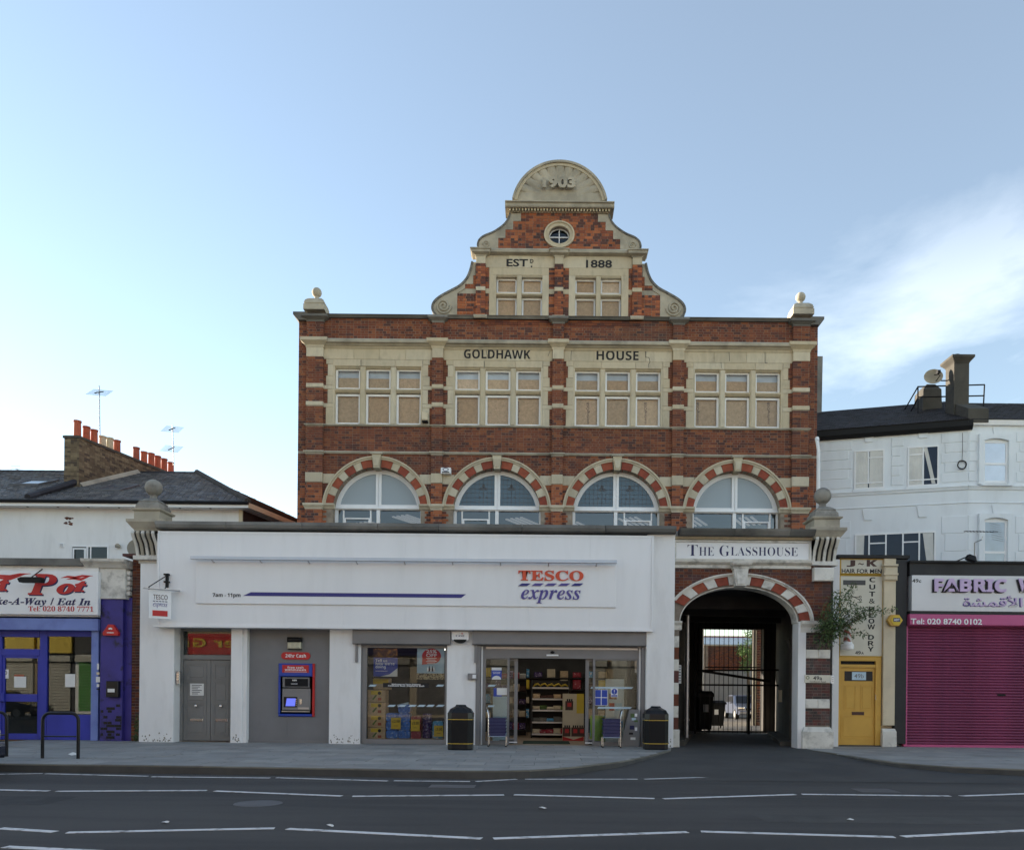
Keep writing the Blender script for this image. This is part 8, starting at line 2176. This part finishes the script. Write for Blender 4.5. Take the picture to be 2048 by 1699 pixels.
# window in the white wall, vents and lamp
q = R(141, 1090, 217, 1125, YW-.02)
f = MB().box(q[0], q[0]+.05, YW-.03, YW+.0, q[2], q[3]).box(q[1]-.04, q[1], YW-.03, YW+.0, q[2], q[3]).box(q[0]+.05, q[1]-.04, YW-.03, YW, q[3]-.05, q[3]).box((q[0]+q[1])/2-.10, (q[0]+q[1])/2-.04, YW-.03, YW, q[2], q[3]-.05).box((q[0]+q[1])/2+.02, (q[0]+q[1])/2+.06, YW-.03, YW, q[2], q[3]-.05)
wf2 = f.part('window', M['frame_white'], wh_)
f2 = MB().box(q[0]+.08, q[0]+.13, YW-.05, YW-.03, q[2], q[3]-.09).box((q[0]+q[1])/2-.16, (q[0]+q[1])/2-.105, YW-.05, YW-.03, q[2], q[3]-.09).box(q[0]+.13, (q[0]+q[1])/2-.16, YW-.05, YW-.03, q[3]-.14, q[3]-.09).part('casement', M['frame_white'], wf2)
MB().box(q[0]+.02, q[1]-.02, YW-.012, YW-.004, q[2], q[3]-.02).part('pane', M['dark_glass'], wf2)
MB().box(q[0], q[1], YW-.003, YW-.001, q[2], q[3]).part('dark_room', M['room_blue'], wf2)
q = R(119.5, 1085.5, 128.5, 1094.5, YW); v_ = MB().bbox(q[0], q[1], YW-.03, YW, q[2], q[3], .01).loose('wall_vent', 'square white vent on the painted wall beside the small window', 'vent', M['frame_white'])
for k in range(3): MB().box(q[0]+.02, q[1]-.02, YW-.034, YW-.03, q[2]+.03+.035*k, q[2]+.04+.035*k).part('louvre', M['lead'], v_)
q = wp(235.5, 1091, YW-.08); wl_ = MB().lathe(q[0], q[1], [(.02, q[2]-.06), (.08, q[2]-.05), (.085, q[2]+.02), (.03, q[2]+.07)], 12).loose('wall_lamp', 'round grey bulkhead lamp on the painted wall beside the small window', 'lamp', M['stone_grey'], smooth=True)
MB().box(q[0]-.04, q[0]+.04, q[1], YW, q[2]-.03, q[2]+.03).part('backplate', M['lead'], wl_)
for k, (px, py, r) in enumerate(((134, 1036, .06), (140, 1036.5, .05), (145, 1036, .03), (139, 1043, .035), (132, 1045.5, .055), (142, 1047.5, .06))):
    c0 = W(px, py, YW); MB().pxz([(c0[0]+r*(1+.4*math.sin(3*a+k))*math.cos(a)*1.2, c0[1]+r*.8*math.sin(a)) for a in [2*PI*i/9 for i in range(9)]], YW-.004, YW+.01).part('bare_patch', M['brick_dark'], wh_)
for k in range(7):
    c0 = W(55+61*k, 1012, YW-.2); MB().lathe(c0[0], YW-.2, [(.035, ez-.15), (.035, ez-.138)], 10).part('soffit_vent', M['black'], wh_)
# television aerials
def mast(px0, py0, px1, py1, Y): return [wp(px0, py0, Y), wp(px1, py1, Y)]
def yagi(label, base, top, heads, Y):
    t = thing('tv_aerial', label, 'aerial', base)
    MB().tube([base, top], .022, 6).part('mast', M['steel'], t)
    for (px, py) in heads:
        h = Vector(wp(px, py, Y)); d = Vector((.12, -.9, -.3)).normalized()
        MB().tube([h+Vector((-.02, .3, .18)), h+Vector((.10, -.45, -.17))], .02, 5).part('boom', M['black'], t)
        for k in range(6):
            z = .20 - .075*k; MB().tube([h+Vector((-.36+.012*k, .25-.11*k, z+.03)), h+Vector((.36+.012*k, .25-.11*k, z-.03))], .008, 4).part('element', M['steel'], t)
    return t
yagi('tall television aerial with one head beside the brick stack', wp(201, 942, 8.0), wp(198.5, 771, 8.0), [(198.5, 786)], 8.0)
yagi('television aerial with two heads at the end of the brick stack', wp(347.5, 930, 11.0), wp(345, 848, 11.0), [(344, 859), (342.5, 898)], 11.0)
t = thing('tv_aerial', 'small distant television aerial above the left end of the slate roof', 'aerial', wp(52, 947, 16))
MB().tube([wp(54, 947, 16), wp(31, 937, 16)], .02, 5).part('mast', M['steel'], t)
for k in range(5): MB().tube([wp(21, 931.5+3*k, 16), wp(41, 931.5+3*k, 16)], .009, 4).part('element', M['steel'], t)
MB().lathe(*wp(9, 950, 13)[:2], [(.16, W(9, 953, 13)[1]-.6), (.15, W(9, 945, 13)[1]), (.1, W(9, 944, 13)[1])], 12).loose('far_chimney_pot', 'red chimney pot behind the left end of the slate roof', 'chimney pot', M['terracotta'], smooth=True)
# satellite dish edge beside the left console
dq = W(270, 1098, 1.6); MB().lathe(0, 0, [(.01, 0), (.18, .02), (.26, .07), (.27, .08), (.18, .03), (.01, .01)], 20).loose('small_dish', 'small grey satellite dish half hidden by the left stone console', 'satellite dish', M['stone_grey'], smooth=True)
o = bpy.data.objects['small_dish']; o.location = (dq[0]+.08, 1.6, dq[1]); o.rotation_euler = (PI/2, 0, .5)
# ---- parked car entering the picture
pc_, plt = car((-9.10-2.02, -7.55, ZR), PI/2, 'car_blue', 'dark blue car parked at the kerb with only its nose in view', 4.0, 1.7, 1.46)
pc_.rotation_euler = (0, 0, PI/2)
# ================================================================ OTHER SIDE OF THE STREET (seen only in the window glass; throws the sunlit street back on the shaded fronts)
YO = -25.0
mat('stock_brick', (.33,.25,.155), .9, var=.2, vs_=2, bump=.2, bs=40)
mat('shutter_beige', (.42,.40,.34), .55, var=.08)
mat('shop_green', (.06,.26,.035), .5, var=.1)
OPP = [(-62, -46, 'stock_brick', 'shutter_beige', 'sign_blue', None, None, 'far stock brick shop with a blue sign across the street'),
       (-46, -29.6, 'stock_brick', 'shutter_beige', 'yellow', None, None, 'stock brick shop with beige shutters and a yellow sign across the street'),
       (-29.6, -27.4, 'black_paint', 'shutter_beige', 'yellow', None, None, 'narrow black-fronted shop with a beige shutter across the street'),
       (-27.4, -24.4, 'render_white', 'shop_green', 'black_paint', None, None, 'white house with a green shopfront across the street'),
       (-24.4, -14.2, 'stock_brick', 'shutter_beige', 'sign_red', 'Burger Grill', 'yellow', 'stock brick shop with a red and yellow grill sign across the street'),
       (-14.2, -4.0, 'cream', 'grey_panel', 'navy', None, None, 'cream house with a navy sign board across the street'),
       (-4.0, 8.0, 'stock_brick', 'shutter_beige', 'pack_red', 'CAPPUCCINO', 'white_print', 'stock brick shop with a dark red sign across the street'),
       (8.0, 20.0, 'render_white', 'shutter_beige', 'sign_blue', None, None, 'white house with a blue sign across the street'),
       (20.0, 36.0, 'stock_brick', 'grey_panel', 'paper', None, None, 'stock brick shop with a white sign across the street')]
for i, (x0, x1, wm, sm, gm, txt, tm, lab) in enumerate(OPP):
    H_ = 8.6 + (i % 3)*.5
    t = thing('opposite_shop', lab, 'shop', ((x0+x1)/2, YO, 0), 0, 'shops across the street')
    MB().box(x0+.02, x1-.02, YO-8, YO, -.1, H_).part('wall', M[wm], t)
    MB().box(x0+.02, x1-.02, YO-.3, YO+.25, H_, H_+.3).part('parapet', M['stone_grey'], t)
    n = max(2, int((x1-x0)/2.6))
    for k in range(n):
        xc_ = x0 + (x1-x0)*(k+.5)/n
        for zz in (5.4,):
            w_ = MB().box(xc_-.55, xc_+.55, YO, YO+.06, zz, zz+1.8).part('window', M['frame_white'], t)
            MB().box(xc_-.45, xc_+.45, YO+.05, YO+.075, zz+.1, zz+1.7).part('pane', M['black_gloss'], w_)
    ns = max(1, int((x1-x0)/3.2)); ws = (x1-x0)/ns
    for k in range(ns):
        a, b = x0 + ws*k + .25, x0 + ws*(k+1) - .25
        for j in range(17): MB().pyz([(YO, .1+.17*j), (YO+.05, .12+.17*j), (YO+.05, .22+.17*j), (YO, .26+.17*j)], a, b).part('shutter_lath', M[sm], t)
        MB().box(a-.1, b+.1, YO, YO+.28, 3.0, 3.35).part('shutter_box', M['shutter_beige'], t)
    sb = MB().box(x0+.1, x1-.1, YO, YO+.22, 3.5, 4.7).part('sign_board', M[gm], t)
    if txt:
        w = min(len(txt)*.62, x1-x0-.8); xc_ = {4: -18.4, 6: 4.4}.get(i, (x0+x1)/2)
        xc_ = max(x0+.3+w/2, min(x1-.3-w/2, xc_))
        letters(txt, (xc_-w/2, xc_+w/2, 3.75, 4.45), YO+.22, M[tm], sb, 'bold', depth=.03, flip=-1)

# unseen taller terrace added along the near side to keep the road in shade
for k in range(6):
    x0 = -24.5 - 7.0*(k+1); x1 = x0 + 6.98
    t = thing('shade_terrace', 'unseen three-storey stock brick terrace house added to shade the road', 'house', ((x0+x1)/2, 4.0, 0), 0, 'unseen terrace added for shade')
    MB().box(x0, x1, 2.2, 13, -.1, 10.8).part('wall', M['stock_brick'], t)
    MB().pyz([(2.0, 10.8), (7.6, 13.2), (13.2, 10.8)], x0, x1).part('roof', M['slate'], t)
    for (xc_, zz) in ((x0+1.7, 4.2), (x0+5.2, 4.2), (x0+1.7, 7.4), (x0+5.2, 7.4)):
        w_ = MB().box(xc_-.6, xc_+.6, 2.12, 2.2, zz, zz+2.0).part('window', M['frame_white'], t)
        MB().box(xc_-.5, xc_+.5, 2.10, 2.13, zz+.1, zz+1.9).part('pane', M['black_gloss'], w_)
    d_ = MB().box(x0+3.0, x0+4.0, 2.12, 2.2, 0, 2.2).part('door', M['cafe_blue'], t)

oc_ = clone(pc_, (-27.2, -18.6, ZR), PI/2, 'dark blue car parked across the street, mirrored in the cafe window')
bpy.data.scenes.remove(TS)
